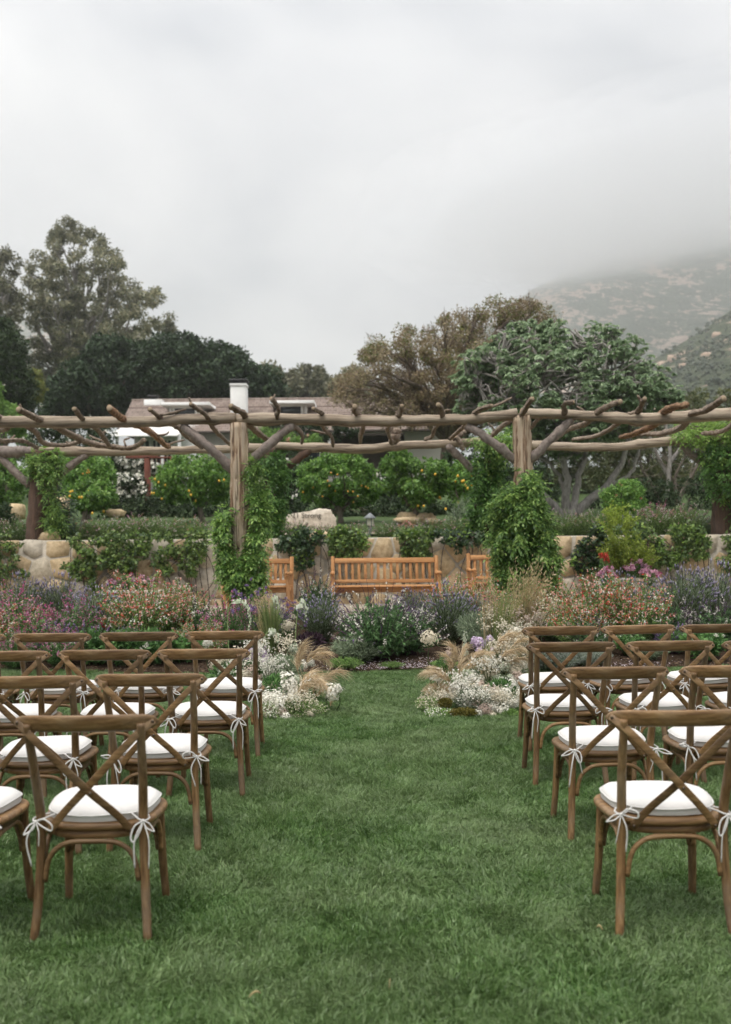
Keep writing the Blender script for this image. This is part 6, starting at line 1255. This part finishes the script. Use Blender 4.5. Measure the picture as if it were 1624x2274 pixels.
def chair(lab, X, Y, rz, group='cross back chairs set in rows'):
    t_ = thing('cross_back_chair', lab, 'chair', (X, Y, float(gz(Y))), rz, group)
    for nm in ('rear_leg_l', 'rear_leg_r'): obj('rear_leg', CM[nm], None, t_)
    for nm in ('front_leg_l', 'front_leg_r'): obj('front_leg', CM[nm], None, t_)
    obj('top_rail', CM['top_rail'], None, t_); obj('seat', CM['seat'], None, t_); obj('seat_frame', CM['seat_frame'], None, t_)
    for nm in ('arch_r', 'arch_f', 'arch_1', 'arch_2'): obj('arch_brace', CM[nm], None, t_)
    for q in ('a', 'b'):
        b_ = obj('cross_bar', CM['bar_' + q], None, t_)
        for j, p_ in enumerate(CM['riv_' + q]):
            if j == 1 and q == 'b': continue
            r_ = obj('rivet', CM['rivet'], None, b_, loc=p_); r_.rotation_euler = (R(90), 0, 0)
    cu_ = obj('seat_cushion', CM['cushion'], None, t_); cu_.location = (ch_rng.normal() * .006, ch_rng.normal() * .006, 0); cu_.rotation_euler = (ch_rng.normal() * .012, ch_rng.normal() * .012, ch_rng.normal() * .03)
    obj('piping', CM['piping'], None, cu_)
    for s_ in (-1, 1):
        bo_ = obj('tie_bow', CM['bows'][ch_rng.integers(0, 8)], None, cu_, loc=(s_ * .200, -.186, .474)); bo_.scale = (s_, 1, 1)
    return t_
CH = [  # label, X, rear-leg distance, turn
 ('nearest left chair with its whole crossed back in view', -1.068, 3.82, .5), ('nearest left chair cut by the left edge, only seat and leg showing', -1.665, 3.82, -3),
 ('second row left chair beside the aisle', -1.053, 4.88, 0), ('second row left chair cut by the left edge', -1.627, 4.84, 1),
 ('third row left chair beside the aisle', -.955, 5.86, 1), ('third row left chair, middle of the three', -1.532, 5.86, 0), ('third row left chair cut by the left edge', -2.118, 5.84, 0),
 ('back row left chair beside the white flowers', -.971, 6.86, 0), ('back row left chair, second from the flowers', -1.555, 6.84, 0), ('back row left chair, third from the flowers', -2.146, 6.82, -1), ('back row left chair just peeking in at the left edge', -2.73, 6.82, 0),
 ('nearest right chair cut by the right edge', 1.180, 3.82, .5), ('second row right chair beside the aisle', 1.232, 4.98, 2), ('second row right chair cut by the right edge', 1.83, 5.0, 2),
 ('third row right chair beside the aisle', 1.235, 6.04, 1), ('third row right chair, middle of the three', 1.836, 6.06, 1), ('third row right chair cut by the right edge', 2.42, 6.06, 2),
 ('back row right chair beside the tan plumes', 1.356, 6.98, 2), ('back row right chair, second from the plumes', 1.909, 7.02, 7), ('back row right chair at the right edge', 2.47, 7.04, 4)]
for lab, X, Yr, a in CH:
    aa = R(a + ch_rng.normal() * .6); chair(lab, X - .26 * math.sin(aa), Yr + .222, aa)

# a few dry bits lying on the lawn
m_dry = plain('dry_leaf', (.42, .33, .17), .8, .2, .2, 30)
for k, (x, y, a, ln, lab) in enumerate([(866, 2190, 1.5, .075, 'long dry blade lying on the lawn near the bottom centre'), (566, 2212, .7, .05, 'short dry leaf lying on the lawn at the lower left'), (1332, 2070, 2.2, .03, 'tiny pale petal lying on the lawn at the lower right')]):
    d_ = 1.55 * FPX / (y - HY); p0 = P(x, y, d_); t = np.linspace(0, 1, 6)
    c_ = np.stack([ln * (t - .5) * math.cos(a), ln * (t - .5) * math.sin(a), .012 * np.sin(t * np.pi)], -1)
    o = obj('fallen_leaf', MB().tube(c_, .005 * np.sin(np.linspace(.3, 2.9, 6)), 5, True, .25), m_dry, loc=(p0[0], p0[1], .045)); tag(o, lab, 'leaf', 'bits lying on the lawn')
# ================================================================ FLOWER ARRANGEMENTS
def floret_head(seed, r, n, size, el=1.0, lacy=False):
    rng = np.random.default_rng(seed); i = np.arange(n); ph = np.arccos(1 - 1.75 * (i + .5) / n); a = i * 2.39996
    dv = np.stack([np.sin(ph) * np.cos(a), np.sin(ph) * np.sin(a), np.cos(ph)], -1) + rng.normal(size=(n, 3)) * .08
    lump = 1 + .12 * np.sin(dv[:, 0] * 7 + seed) * np.sin(dv[:, 1] * 6) + .1 * np.sin(dv[:, 2] * 9)
    p = dv * (r * lump * rng.uniform(.66, 1.15, n))[:, None] * np.array((1, 1, el)); mb = MB()
    for q in range(4):
        t1 = np.cross(dv, (.3, .5, .8)); t1 /= np.linalg.norm(t1, axis=1)[:, None]; t2 = np.cross(dv, t1); an = q * 1.571 + i
        D = t1 * np.cos(an)[:, None] + t2 * np.sin(an)[:, None] + dv * .35
        mb.leaves(p, D, dv, size * rng.uniform(.7, 1.2, n), size * .75, .15, .1)
    if lacy: mb.octs(p * 1.02, size * .3)
    mb.octs(np.zeros((1, 3)), r * .5)
    return mb
def head_meshes(m, base, el=1.0, n=90, size=.017, lacy=False):
    out = []
    for k in range(3):
        me = floret_head(base + k, .06, n, size, el, lacy).mesh('bloom'); me.materials.append(m); out.append(me)
    return out
HEAD = {'white': head_meshes(F_white, 700), 'cream': head_meshes(F_cream, 710, .9, 120, .012, True), 'blush': head_meshes(F_blush, 720, .9, 130, .012, True), 'green': head_meshes(F_greenw, 730, .9, 100, .014, True), 'lilac': head_meshes(F_lilac, 740, .9, 60, .022), 'tallwhite': head_meshes(F_white, 750, 1.5, 110, .018), 'tallblush': head_meshes(F_blush, 760, 1.4, 130, .013, True)}
arr_rng = np.random.default_rng(55)
def bloom(t_, kind_, x, y, d, rpx, foot=None, stem=True):
    o_ = np.array(t_.location); c = P(x, y, d); r = rpx * 1.2 * d / FPX
    ob = obj({'white': 'white_bloom', 'tallwhite': 'white_bloom', 'cream': 'cream_bloom', 'blush': 'blush_bloom', 'tallblush': 'blush_bloom', 'green': 'green_white_bloom', 'lilac': 'lilac_bloom'}[kind_], HEAD[kind_][arr_rng.integers(3)], None, t_, loc=c - o_)
    s_ = r / .06; ob.scale = (s_, s_, s_); ob.rotation_euler = (arr_rng.uniform(.1, .7), arr_rng.normal() * .3, arr_rng.uniform(0, 6.28))
    if stem:
        f = foot if foot is not None else (c + (arr_rng.normal() * .05, arr_rng.uniform(.05, .2), 0)) * (1, 1, 0)
        mid = (c + f) / 2 + arr_rng.normal(size=3) * .03
        obj('stem', MB().tube(spline(np.array([f, mid, c]) - o_, 8), .0042, 5, False), m_stem, t_)
L_sage2 = leafmat('sage_green_leaf', [(.10, .14, .085), (.17, .215, .135), (.25, .29, .20)], .3, .65)
def plume_mesh(seed, n=70, ln=.30):
    """foxtail: long silky bristles combed along a bent stalk"""
    rng = np.random.default_rng(seed); t = rng.uniform(.25, 1, n); c = lambda u: np.stack([.10 * u ** 2 + .0 * u, .0 * u, ln * u - .10 * u ** 2 * ln / .3], -1)
    base = c(t); mb = MB(); L_ = rng.uniform(.08, .15, n); D = (c(t + .02) - c(t)); D /= np.linalg.norm(D, axis=1)[:, None]; D = D + rng.normal(size=(n, 3)) * .33 + np.array((.2, 0, -.02))
    D /= np.linalg.norm(D, axis=1)[:, None]; m1 = base + D * (L_ * .5)[:, None]; m2 = base + D * L_[:, None] - UP * (L_ * .22)[:, None] + np.array((.02, 0, 0)); sd_ = np.cross(D, rng.normal(size=(n, 3))); sd_ /= np.linalg.norm(sd_, axis=1)[:, None]; w = .0015
    v = np.stack([base - sd_ * w, base + sd_ * w, m1 + sd_ * w, m1 - sd_ * w, m2], 1); b = np.arange(n)[:, None] * 5
    mb.add(v.reshape(-1, 3), b + np.array([[0, 1, 2, 3]]), b + np.array([[3, 2, 4]]))
    st = c(np.linspace(0, 1, 9)); mb.tube(st, .0022, 4, False); me = mb.mesh('plume'); me.materials.append(L_tan); return me
L_tan = leafmat('tan_plume', [(.46, .34, .20), (.62, .48, .31), (.74, .62, .44)], .35, .6)
PLUME = [plume_mesh(800 + k, 120, .30) for k in range(4)]
def plume(t_, a, b_, d, sc=1.0, flip=1):
    """from the foot a to the tip b (photo), at distance d"""
    o_ = np.array(t_.location); A = P(*a, d); B = P(*b_, d); v = B - A; ln = np.linalg.norm(v)
    ob = obj('grass_plume', PLUME[arr_rng.integers(4)], None, t_, loc=A - o_); ang = math.atan2(v[0], v[2]) ; s_ = ln / .235
    ob.rotation_euler = (arr_rng.normal() * .35, ang - flip * .42 + arr_rng.normal() * .16, arr_rng.normal() * .5); ob.scale = (s_ * flip * sc, s_, s_)
def tuft(t_, name, x, y, d, n, H, spread, m, seed, w=.004, lean=(0, 0), seeds=None):
    rng = np.random.default_rng(seed); o_ = np.array(t_.location); b = P(x, y, d) - o_; az = rng.uniform(0, 6.28, n); mb = MB(); sp_ = spread * rng.uniform(0, 1, n); h = H * rng.uniform(.55, 1.05, n)
    a = b + np.stack([np.cos(az), np.sin(az), 0 * az], -1) * .05 * rng.uniform(0, 1, n)[:, None]; tip = a + np.stack([np.cos(az) * sp_ + lean[0] * h, np.sin(az) * sp_ + lean[1] * h, h], -1); mid = (a + tip) / 2 + UP * (h * .12)[:, None]
    sd_ = np.stack([-np.sin(az + .7), np.cos(az + .7), 0 * az], -1) * w * .5
    v = np.stack([a - sd_, a + sd_, mid + sd_, mid - sd_, tip], 1); bb = np.arange(n)[:, None] * 5; mb.add(v.reshape(-1, 3), bb + np.array([[0, 1, 2, 3]]), bb + np.array([[3, 2, 4]]))
    obj(name, mb, m, t_, kind='stuff')
    if seeds:
        k = rng.permutation(n)[:int(n * seeds[0])]; sm = MB()
        for q in range(seeds[1]):
            f = 1 - q * .06; p_ = a[k] + (tip[k] - a[k]) * f + rng.normal(size=(len(k), 3)) * .012; D = (tip[k] - mid[k]) + rng.normal(size=(len(k), 3)) * .12 - UP * .05
            sm.leaves(p_, D, rng.normal(size=p_.shape), seeds[2] * rng.uniform(.7, 1.2, len(k)), seeds[2] * .28, .2, .1)
        obj('seed_heads', sm, L_straw, t_, kind='stuff')
def filler(t_, name, x, y, d, rx, rz_, ry, n, L, W, m, seed, flw=None):
    rng = np.random.default_rng(seed); o_ = np.array(t_.location); c = P(x, y, d) - o_; dv = rdir(rng, n); p_ = c + dv * (rng.uniform(.35, 1, n) ** .6)[:, None] * np.array((rx, ry, rz_)) * d / FPX
    p_[:, 2] = np.maximum(p_[:, 2], .005); D = dv + UP * .5 + rng.normal(size=(n, 3)) * .5
    obj(name, MB().leaves(p_, D, rng.normal(size=p_.shape) + UP * .5, L * rng.uniform(.6, 1.3, n), W, .15, .1), m, t_, kind='stuff')
    if flw:
        m_f, nf, sz = flw; k = rng.permutation(n)[:nf]; q_ = p_[k] + dv[k] * .012 + UP * .01; mb = MB()
        for _ in range(2): mb.leaves(q_, rng.normal(size=q_.shape), rng.normal(size=q_.shape) + UP, sz, sz * .9, .2, 0)
        obj('tiny_flowers', mb, m_f, t_, kind='stuff')
def foxglove(t_, pts, d, seed):
    rng = np.random.default_rng(seed); o_ = np.array(t_.location); c = spline([P(x, y, d) - o_ for x, y in pts], 22); s_ = obj('foxglove', MB().tube(c, np.linspace(.006, .003, 22), 5, False), m_fox, t_); mb = MB()
    for q in range(9, 22):
        for _ in range(3):
            r_ = .017 * (1 - (q - 9) / 18); p_ = c[q] + rng.normal(size=3) * .012; mb.lathe([(.001, 0), (r_ * .5, -.004), (r_ * .62, -r_ * 1.2), (r_ * .95, -r_ * 2.3)], 6, p_)
    obj('bells', mb, F_greenw, s_)
m_fox = plain('foxglove_stem', (.22, .30, .12), .6, .3, .15, 8)
L_moss = leafmat('moss', [(.08, .075, .015), (.15, .13, .03), (.21, .18, .05)], .2, .8)
# ---- left
LA = thing('floral_arrangement', 'ground arrangement of white flowers and tan plumes at the aisle left', 'floral arrangement', (-.68, 9.1, 0), 0, 'ground flower arrangements')
for a in [('lilac', 578, 1455, 9.6, 15), ('lilac', 590, 1470, 9.5, 9), ('lilac', 545, 1468, 9.6, 15), ('lilac', 560, 1452, 9.7, 11), ('white', 600, 1498, 9.1, 13), ('green', 624, 1497, 9.15, 12), ('tallwhite', 640, 1525, 8.75, 17), ('white', 652, 1538, 8.7, 11), ('white', 607, 1556, 8.5, 17), ('white', 592, 1548, 8.6, 12), ('blush', 585, 1530, 8.8, 14), ('blush', 558, 1490, 9.3, 13), ('white', 620, 1572, 8.35, 13), ('blush', 627, 1582, 8.3, 9), ('tallwhite', 738, 1540, 8.55, 12), ('white', 750, 1530, 8.55, 9), ('green', 653, 1442, 9.9, 11), ('cream', 641, 1391, 10.1, 13), ('white', 532, 1499, 9.3, 15), ('cream', 503, 1474, 9.5, 14), ('cream', 480, 1478, 9.6, 13), ('white', 515, 1480, 9.4, 12), ('white', 462, 1428, 10.2, 9), ('cream', 545, 1500, 9.2, 12), ('green', 497, 1492, 9.3, 12), ('blush', 596, 1575, 8.4, 9), ('white', 672, 1478, 9.4, 9), ('white', 690, 1472, 9.5, 8), ('cream', 530, 1470, 9.7, 11), ('cream', 612, 1520, 8.9, 12), ('blush', 640, 1560, 8.55, 11), ('cream', 668, 1560, 8.5, 9), ('white', 580, 1560, 8.55, 12), ('green', 660, 1510, 9.0, 10), ('cream', 625, 1470, 9.5, 10), ('white', 700, 1568, 8.5, 8), ('blush', 570, 1510, 9.1, 12), ('cream', 590, 1590, 8.3, 9), ('white', 635, 1592, 8.25, 8), ('cream', 690, 1586, 8.3, 7), ('white', 580, 1440, 9.9, 9)]: bloom(LA, *a)
filler(LA, 'grey_foliage', 628, 1490, 9.3, 42, 34, 50, 2600, .045, .008, L_lav, 1)
filler(LA, 'dark_foliage', 610, 1535, 8.8, 30, 34, 40, 900, .05, .016, L_broad, 2); filler(LA, 'dark_foliage', 530, 1500, 9.4, 60, 26, 40, 1200, .06, .022, L_broad, 3)
filler(LA, 'small_white_filler', 665, 1575, 8.45, 62, 20, 45, 2400, .028, .006, L_hot, 4, (F_cream, 700, .013)); filler(LA, 'small_white_filler', 600, 1580, 8.35, 32, 16, 40, 900, .028, .006, L_hot, 5, (F_white, 350, .014)); filler(LA, 'purple_foliage', 690, 1425, 10.0, 30, 18, 40, 700, .04, .016, leafmat('purple_foliage', [(.03, .015, .025), (.06, .03, .045)], .2), 6)
tuft(LA, 'straw_grass', 605, 1450, 9.8, 210, .60, .14, L_grass, 7, .006, (-.05, 0)); tuft(LA, 'straw_grass', 592, 1450, 9.9, 90, .62, .10, L_straw, 8, .006, (-.03, 0), (.5, 4, .03))
for a, b_, s_, f_ in [((672, 1500), (685, 1432), 1, 1), ((665, 1500), (672, 1440), 1, 1), ((676, 1490), (712, 1440), 1, 1), ((690, 1470), (735, 1452), 1, 1), ((680, 1478), (728, 1446), 1, 1), ((668, 1548), (690, 1486), 1, 1), ((672, 1550), (720, 1500), 1, 1), ((678, 1545), (745, 1495), 1, 1), ((690, 1530), (760, 1505), 1, 1), ((695, 1556), (712, 1510), 1, 1), ((668, 1555), (700, 1495), 1, 1), ((700, 1530), (764, 1500), 1, 1), ((665, 1560), (675, 1500), 1, 1), ((696, 1560), (705, 1520), 1, 1), ((668, 1505), (664, 1450), 1, 1), ((735, 1580), (738, 1548), .8, 1)]: plume(LA, a, b_, 8.9 + arr_rng.uniform(-.25, .3), s_, f_)
foxglove(LA, [(510, 1470), (506, 1400), (508, 1350), (522, 1333), (540, 1333), (552, 1350), (555, 1375), (551, 1400)], 9.9, 1); foxglove(LA, [(585, 1450), (600, 1390), (618, 1345), (612, 1325), (606, 1345), (604, 1360)], 9.9, 2); foxglove(LA, [(655, 1450), (658, 1390), (664, 1345), (674, 1332), (680, 1348), (678, 1372)], 10.0, 3); foxglove(LA, [(585, 1440), (590, 1410), (605, 1398), (615, 1410), (618, 1425)], 9.7, 4)
# ---- right
RA = thing('floral_arrangement', 'ground arrangement of cream blooms, moss and wild grasses at the aisle right', 'floral arrangement', (.95, 9.3, 0), 0, 'ground flower arrangements')
for a in [('cream', 954, 1418, 9.6, 16), ('tallblush', 998, 1453, 9.5, 9), ('white', 972, 1503, 8.9, 14), ('cream', 1134, 1363, 10.3, 16), ('tallblush', 1195, 1374, 10.2, 12), ('white', 1145, 1410, 9.6, 17), ('white', 1128, 1428, 9.6, 15), ('white', 1122, 1415, 9.65, 10), ('cream', 1130, 1474, 9.2, 22), ('green', 1120, 1482, 9.15, 12), ('white', 1018, 1532, 8.7, 17), ('cream', 1045, 1530, 8.75, 15), ('blush', 1097, 1541, 8.7, 18), ('cream', 1078, 1535, 8.75, 14), ('white', 1123, 1539, 8.6, 12), ('tallwhite', 1140, 1524, 8.8, 11), ('white', 1157, 1541, 8.7, 10), ('blush', 1077, 1577, 8.35, 13), ('white', 1118, 1578, 8.35, 12), ('white', 1096, 1573, 8.4, 10), ('green', 1109, 1516, 9.0, 14), ('green', 1030, 1520, 8.9, 12), ('white', 1130, 1562, 8.5, 10), ('cream', 1060, 1548, 8.6, 12), ('cream', 1145, 1490, 9.1, 12), ('white', 1040, 1560, 8.5, 9), ('blush', 1066, 1520, 8.9, 10), ('lilac', 1065, 1429, 9.5, 11), ('lilac', 1056, 1424, 9.5, 8), ('lilac', 1088, 1420, 9.6, 7), ('lilac', 1094, 1443, 9.4, 5), ('lilac', 1064, 1445, 9.4, 6), ('cream', 1090, 1500, 9.1, 14), ('blush', 1150, 1505, 9.0, 12), ('white', 1160, 1475, 9.3, 12), ('cream', 1010, 1550, 8.6, 10), ('white', 990, 1548, 8.65, 8), ('white', 1030, 1545, 8.6, 10), ('blush', 1060, 1562, 8.45, 9), ('cream', 1110, 1560, 8.5, 12), ('white', 1145, 1560, 8.5, 10), ('cream', 1165, 1440, 9.6, 14), ('cream', 1110, 1390, 10.0, 11), ('blush', 1165, 1400, 9.9, 12), ('white', 1082, 1555, 8.55, 10), ('white', 1062, 1585, 8.3, 9), ('cream', 1095, 1590, 8.3, 9), ('green', 1140, 1450, 9.5, 11)]: bloom(RA, *a)
filler(RA, 'silver_foliage', 1050, 1555, 8.55, 44, 24, 45, 1500, .035, .008, L_sage2, 11, (F_white, 260, .015)); filler(RA, 'small_cream_filler', 958, 1563, 8.6, 34, 12, 40, 1300, .028, .007, L_hot, 12, (F_cream, 420, .015)); filler(RA, 'small_white_filler', 978, 1584, 8.35, 36, 7, 30, 800, .03, .007, L_hot, 13, (F_white, 180, .013)); filler(RA, 'tan_moss_base', 975, 1535, 8.9, 34, 14, 40, 1200, .04, .005, L_tan, 14)
filler(RA, 'moss', 989, 1561, 8.45, 14, 8, 20, 900, .022, .009, L_moss, 15); filler(RA, 'moss', 1030, 1583, 8.3, 32, 8, 22, 1800, .022, .009, L_moss, 16); filler(RA, 'moss', 1130, 1584, 8.35, 20, 7, 22, 900, .022, .009, L_hot, 17)
filler(RA, 'dark_foliage', 1110, 1545, 8.8, 40, 32, 40, 1200, .05, .015, L_broad, 18); filler(RA, 'grey_foliage', 1100, 1490, 9.4, 70, 34, 50, 2200, .05, .008, L_lav, 19); filler(RA, 'grey_foliage', 1060, 1390, 10.4, 40, 24, 40, 900, .08, .011, L_lav, 20); filler(RA, 'green_fern', 990, 1480, 9.6, 18, 24, 30, 700, .04, .006, L_broad, 21)
tuft(RA, 'wild_oat_grass', 1110, 1480, 9.7, 260, .80, .16, L_grass, 22, .005, (.10, 0)); tuft(RA, 'wild_oat_grass', 1135, 1470, 9.9, 130, .98, .20, L_grass, 23, .004, (.22, .0), (.7, 5, .040)); tuft(RA, 'wild_oat_grass', 1085, 1470, 9.8, 30, .92, .10, L_straw, 24, .004, (.0, .0), (.6, 4, .038)); tuft(RA, 'straw_grass', 1150, 1460, 9.9, 160, .85, .25, L_straw, 26, .004, (.2, 0), (.6, 6, .045)); tuft(RA, 'straw_grass', 1110, 1470, 9.8, 120, .70, .2, L_straw, 27, .004, (.05, 0), (.4, 5, .04)); tuft(RA, 'straw_grass', 1085, 1500, 9.5, 90, .40, .12, L_grass, 25, .005)
for a, b_ in [((1015, 1500), (1012, 1445), ), ((1020, 1500), (1035, 1440)), ((1010, 1510), (1000, 1462)), ((1030, 1490), (1050, 1435)), ((1040, 1490), (1068, 1445)), ((1030, 1500), (1075, 1468)), ((1040, 1505), (1085, 1470)), ((1060, 1510), (1100, 1480)), ((1075, 1510), (1112, 1478)), ((1085, 1500), (1130, 1440)), ((1100, 1480), (1150, 1430)), ((1110, 1490), (1165, 1455)), ((1120, 1500), (1172, 1470)), ((1095, 1460), (1118, 1400)), ((1105, 1450), (1140, 1390)), ((1020, 1515), (1045, 1475)), ((1090, 1530), (1120, 1500)), ((1035, 1520), (1020, 1470)), ((1140, 1520), (1170, 1490)), ((1050, 1470), (1090, 1450)), ((1130, 1450), (1165, 1405))]: plume(RA, a, b_, 9.2 + arr_rng.uniform(-.3, .35), 1.0, 1)
for a, b_ in [((1002, 1530), (955, 1482)), ((1000, 1525), (965, 1478)), ((998, 1520), (940, 1488)), ((1005, 1500), (990, 1450)), ((1000, 1535), (985, 1490)), ((1010, 1480), (1000, 1425))]: plume(RA, a, b_, 9.0 + arr_rng.uniform(-.2, .2), 1.0, -1)
foxglove(RA, [(1036, 1480), (1034, 1440), (1032, 1400)], 9.5, 5); foxglove(RA, [(985, 1520), (1000, 1505), (1030, 1490), (1050, 1495), (1062, 1505)], 9.0, 6); foxglove(RA, [(1150, 1540), (1148, 1515), (1138, 1500), (1128, 1500)], 9.0, 7)

def spray(t_, x, y, d, n, H, spread, m_f, sz, seed, lean=(0, 0)):
    """airy spray: hair-thin branching stems tipped with tiny blooms"""
    rng = np.random.default_rng(seed); o_ = np.array(t_.location); b = P(x, y, d) - o_; st, fl = MB(), MB()
    for q in range(n):
        az = rng.uniform(0, 6.28); h = H * rng.uniform(.6, 1.1); tip = b + np.array((math.cos(az) * spread * rng.uniform(.1, 1) + lean[0] * h, math.sin(az) * spread * rng.uniform(.1, 1) + lean[1] * h, h)); mid = (b + tip) / 2 + np.array((0, 0, h * .1))
        st.tube(spline([b, mid, tip], 6), .0014, 3, False)
        k = 9; p_ = tip + rng.normal(size=(k, 3)) * .022; fl.leaves(p_, rng.normal(size=(k, 3)), rng.normal(size=(k, 3)) + (0, -.5, .8), sz * rng.uniform(.7, 1.3, k), sz * .9, .2, 0)
        fl.leaves(p_, rng.normal(size=(k, 3)), rng.normal(size=(k, 3)) + (0, -.5, .8), sz * rng.uniform(.7, 1.3, k), sz * .9, .2, 0)
    obj('spray_stems', st, m_stem, t_, kind='stuff'); obj('spray_flowers', fl, m_f, t_, kind='stuff')
for k, a in enumerate([(600, 1520, 9.0, 26, .24, .16, F_white, .017), (640, 1480, 9.4, 22, .26, .16, F_cream, .016), (575, 1490, 9.3, 26, .26, .18, F_white, .017), (665, 1570, 8.5, 24, .12, .18, F_cream, .014), (625, 1580, 8.35, 22, .12, .16, F_white, .015), (520, 1500, 9.4, 26, .22, .2, F_cream, .017), (700, 1545, 8.7, 14, .14, .12, F_white, .014)]): spray(LA, *a, 40 + k)
for k, a in enumerate([(1120, 1500, 9.2, 30, .30, .2, F_cream, .018), (1150, 1480, 9.4, 30, .38, .2, F_cream, .018), (1085, 1520, 9.0, 26, .22, .18, F_white, .017), (1030, 1545, 8.7, 26, .16, .18, F_white, .016), (1165, 1450, 9.7, 26, .40, .2, F_blush, .017), (1100, 1450, 9.7, 22, .40, .18, F_cream, .016), (975, 1560, 8.6, 20, .1, .16, F_cream, .014), (1065, 1570, 8.4, 26, .14, .18, F_white, .016), (1120, 1575, 8.4, 24, .14, .16, F_cream, .016), (1190, 1430, 9.9, 24, .42, .22, F_cream, .017, )]): spray(RA, *a, 60 + k)
for a in [('cream', 1118, 1440, 9.7, 15), ('white', 1160, 1425, 9.7, 14), ('cream', 1180, 1410, 9.9, 12), ('cream', 1100, 1462, 9.5, 12), ('white', 1085, 1475, 9.4, 10), ('cream', 1165, 1360, 10.3, 11), ('blush', 1148, 1385, 10.1, 11), ('white', 1050, 1505, 9.0, 11)]: bloom(RA, *a)
for a in [('cream', 600, 1475, 9.5, 12), ('white', 570, 1475, 9.5, 12), ('cream', 655, 1470, 9.5, 11), ('white', 625, 1545, 8.7, 12), ('cream', 675, 1530, 8.9, 9), ('white', 548, 1480, 9.4, 11)]: bloom(LA, *a)
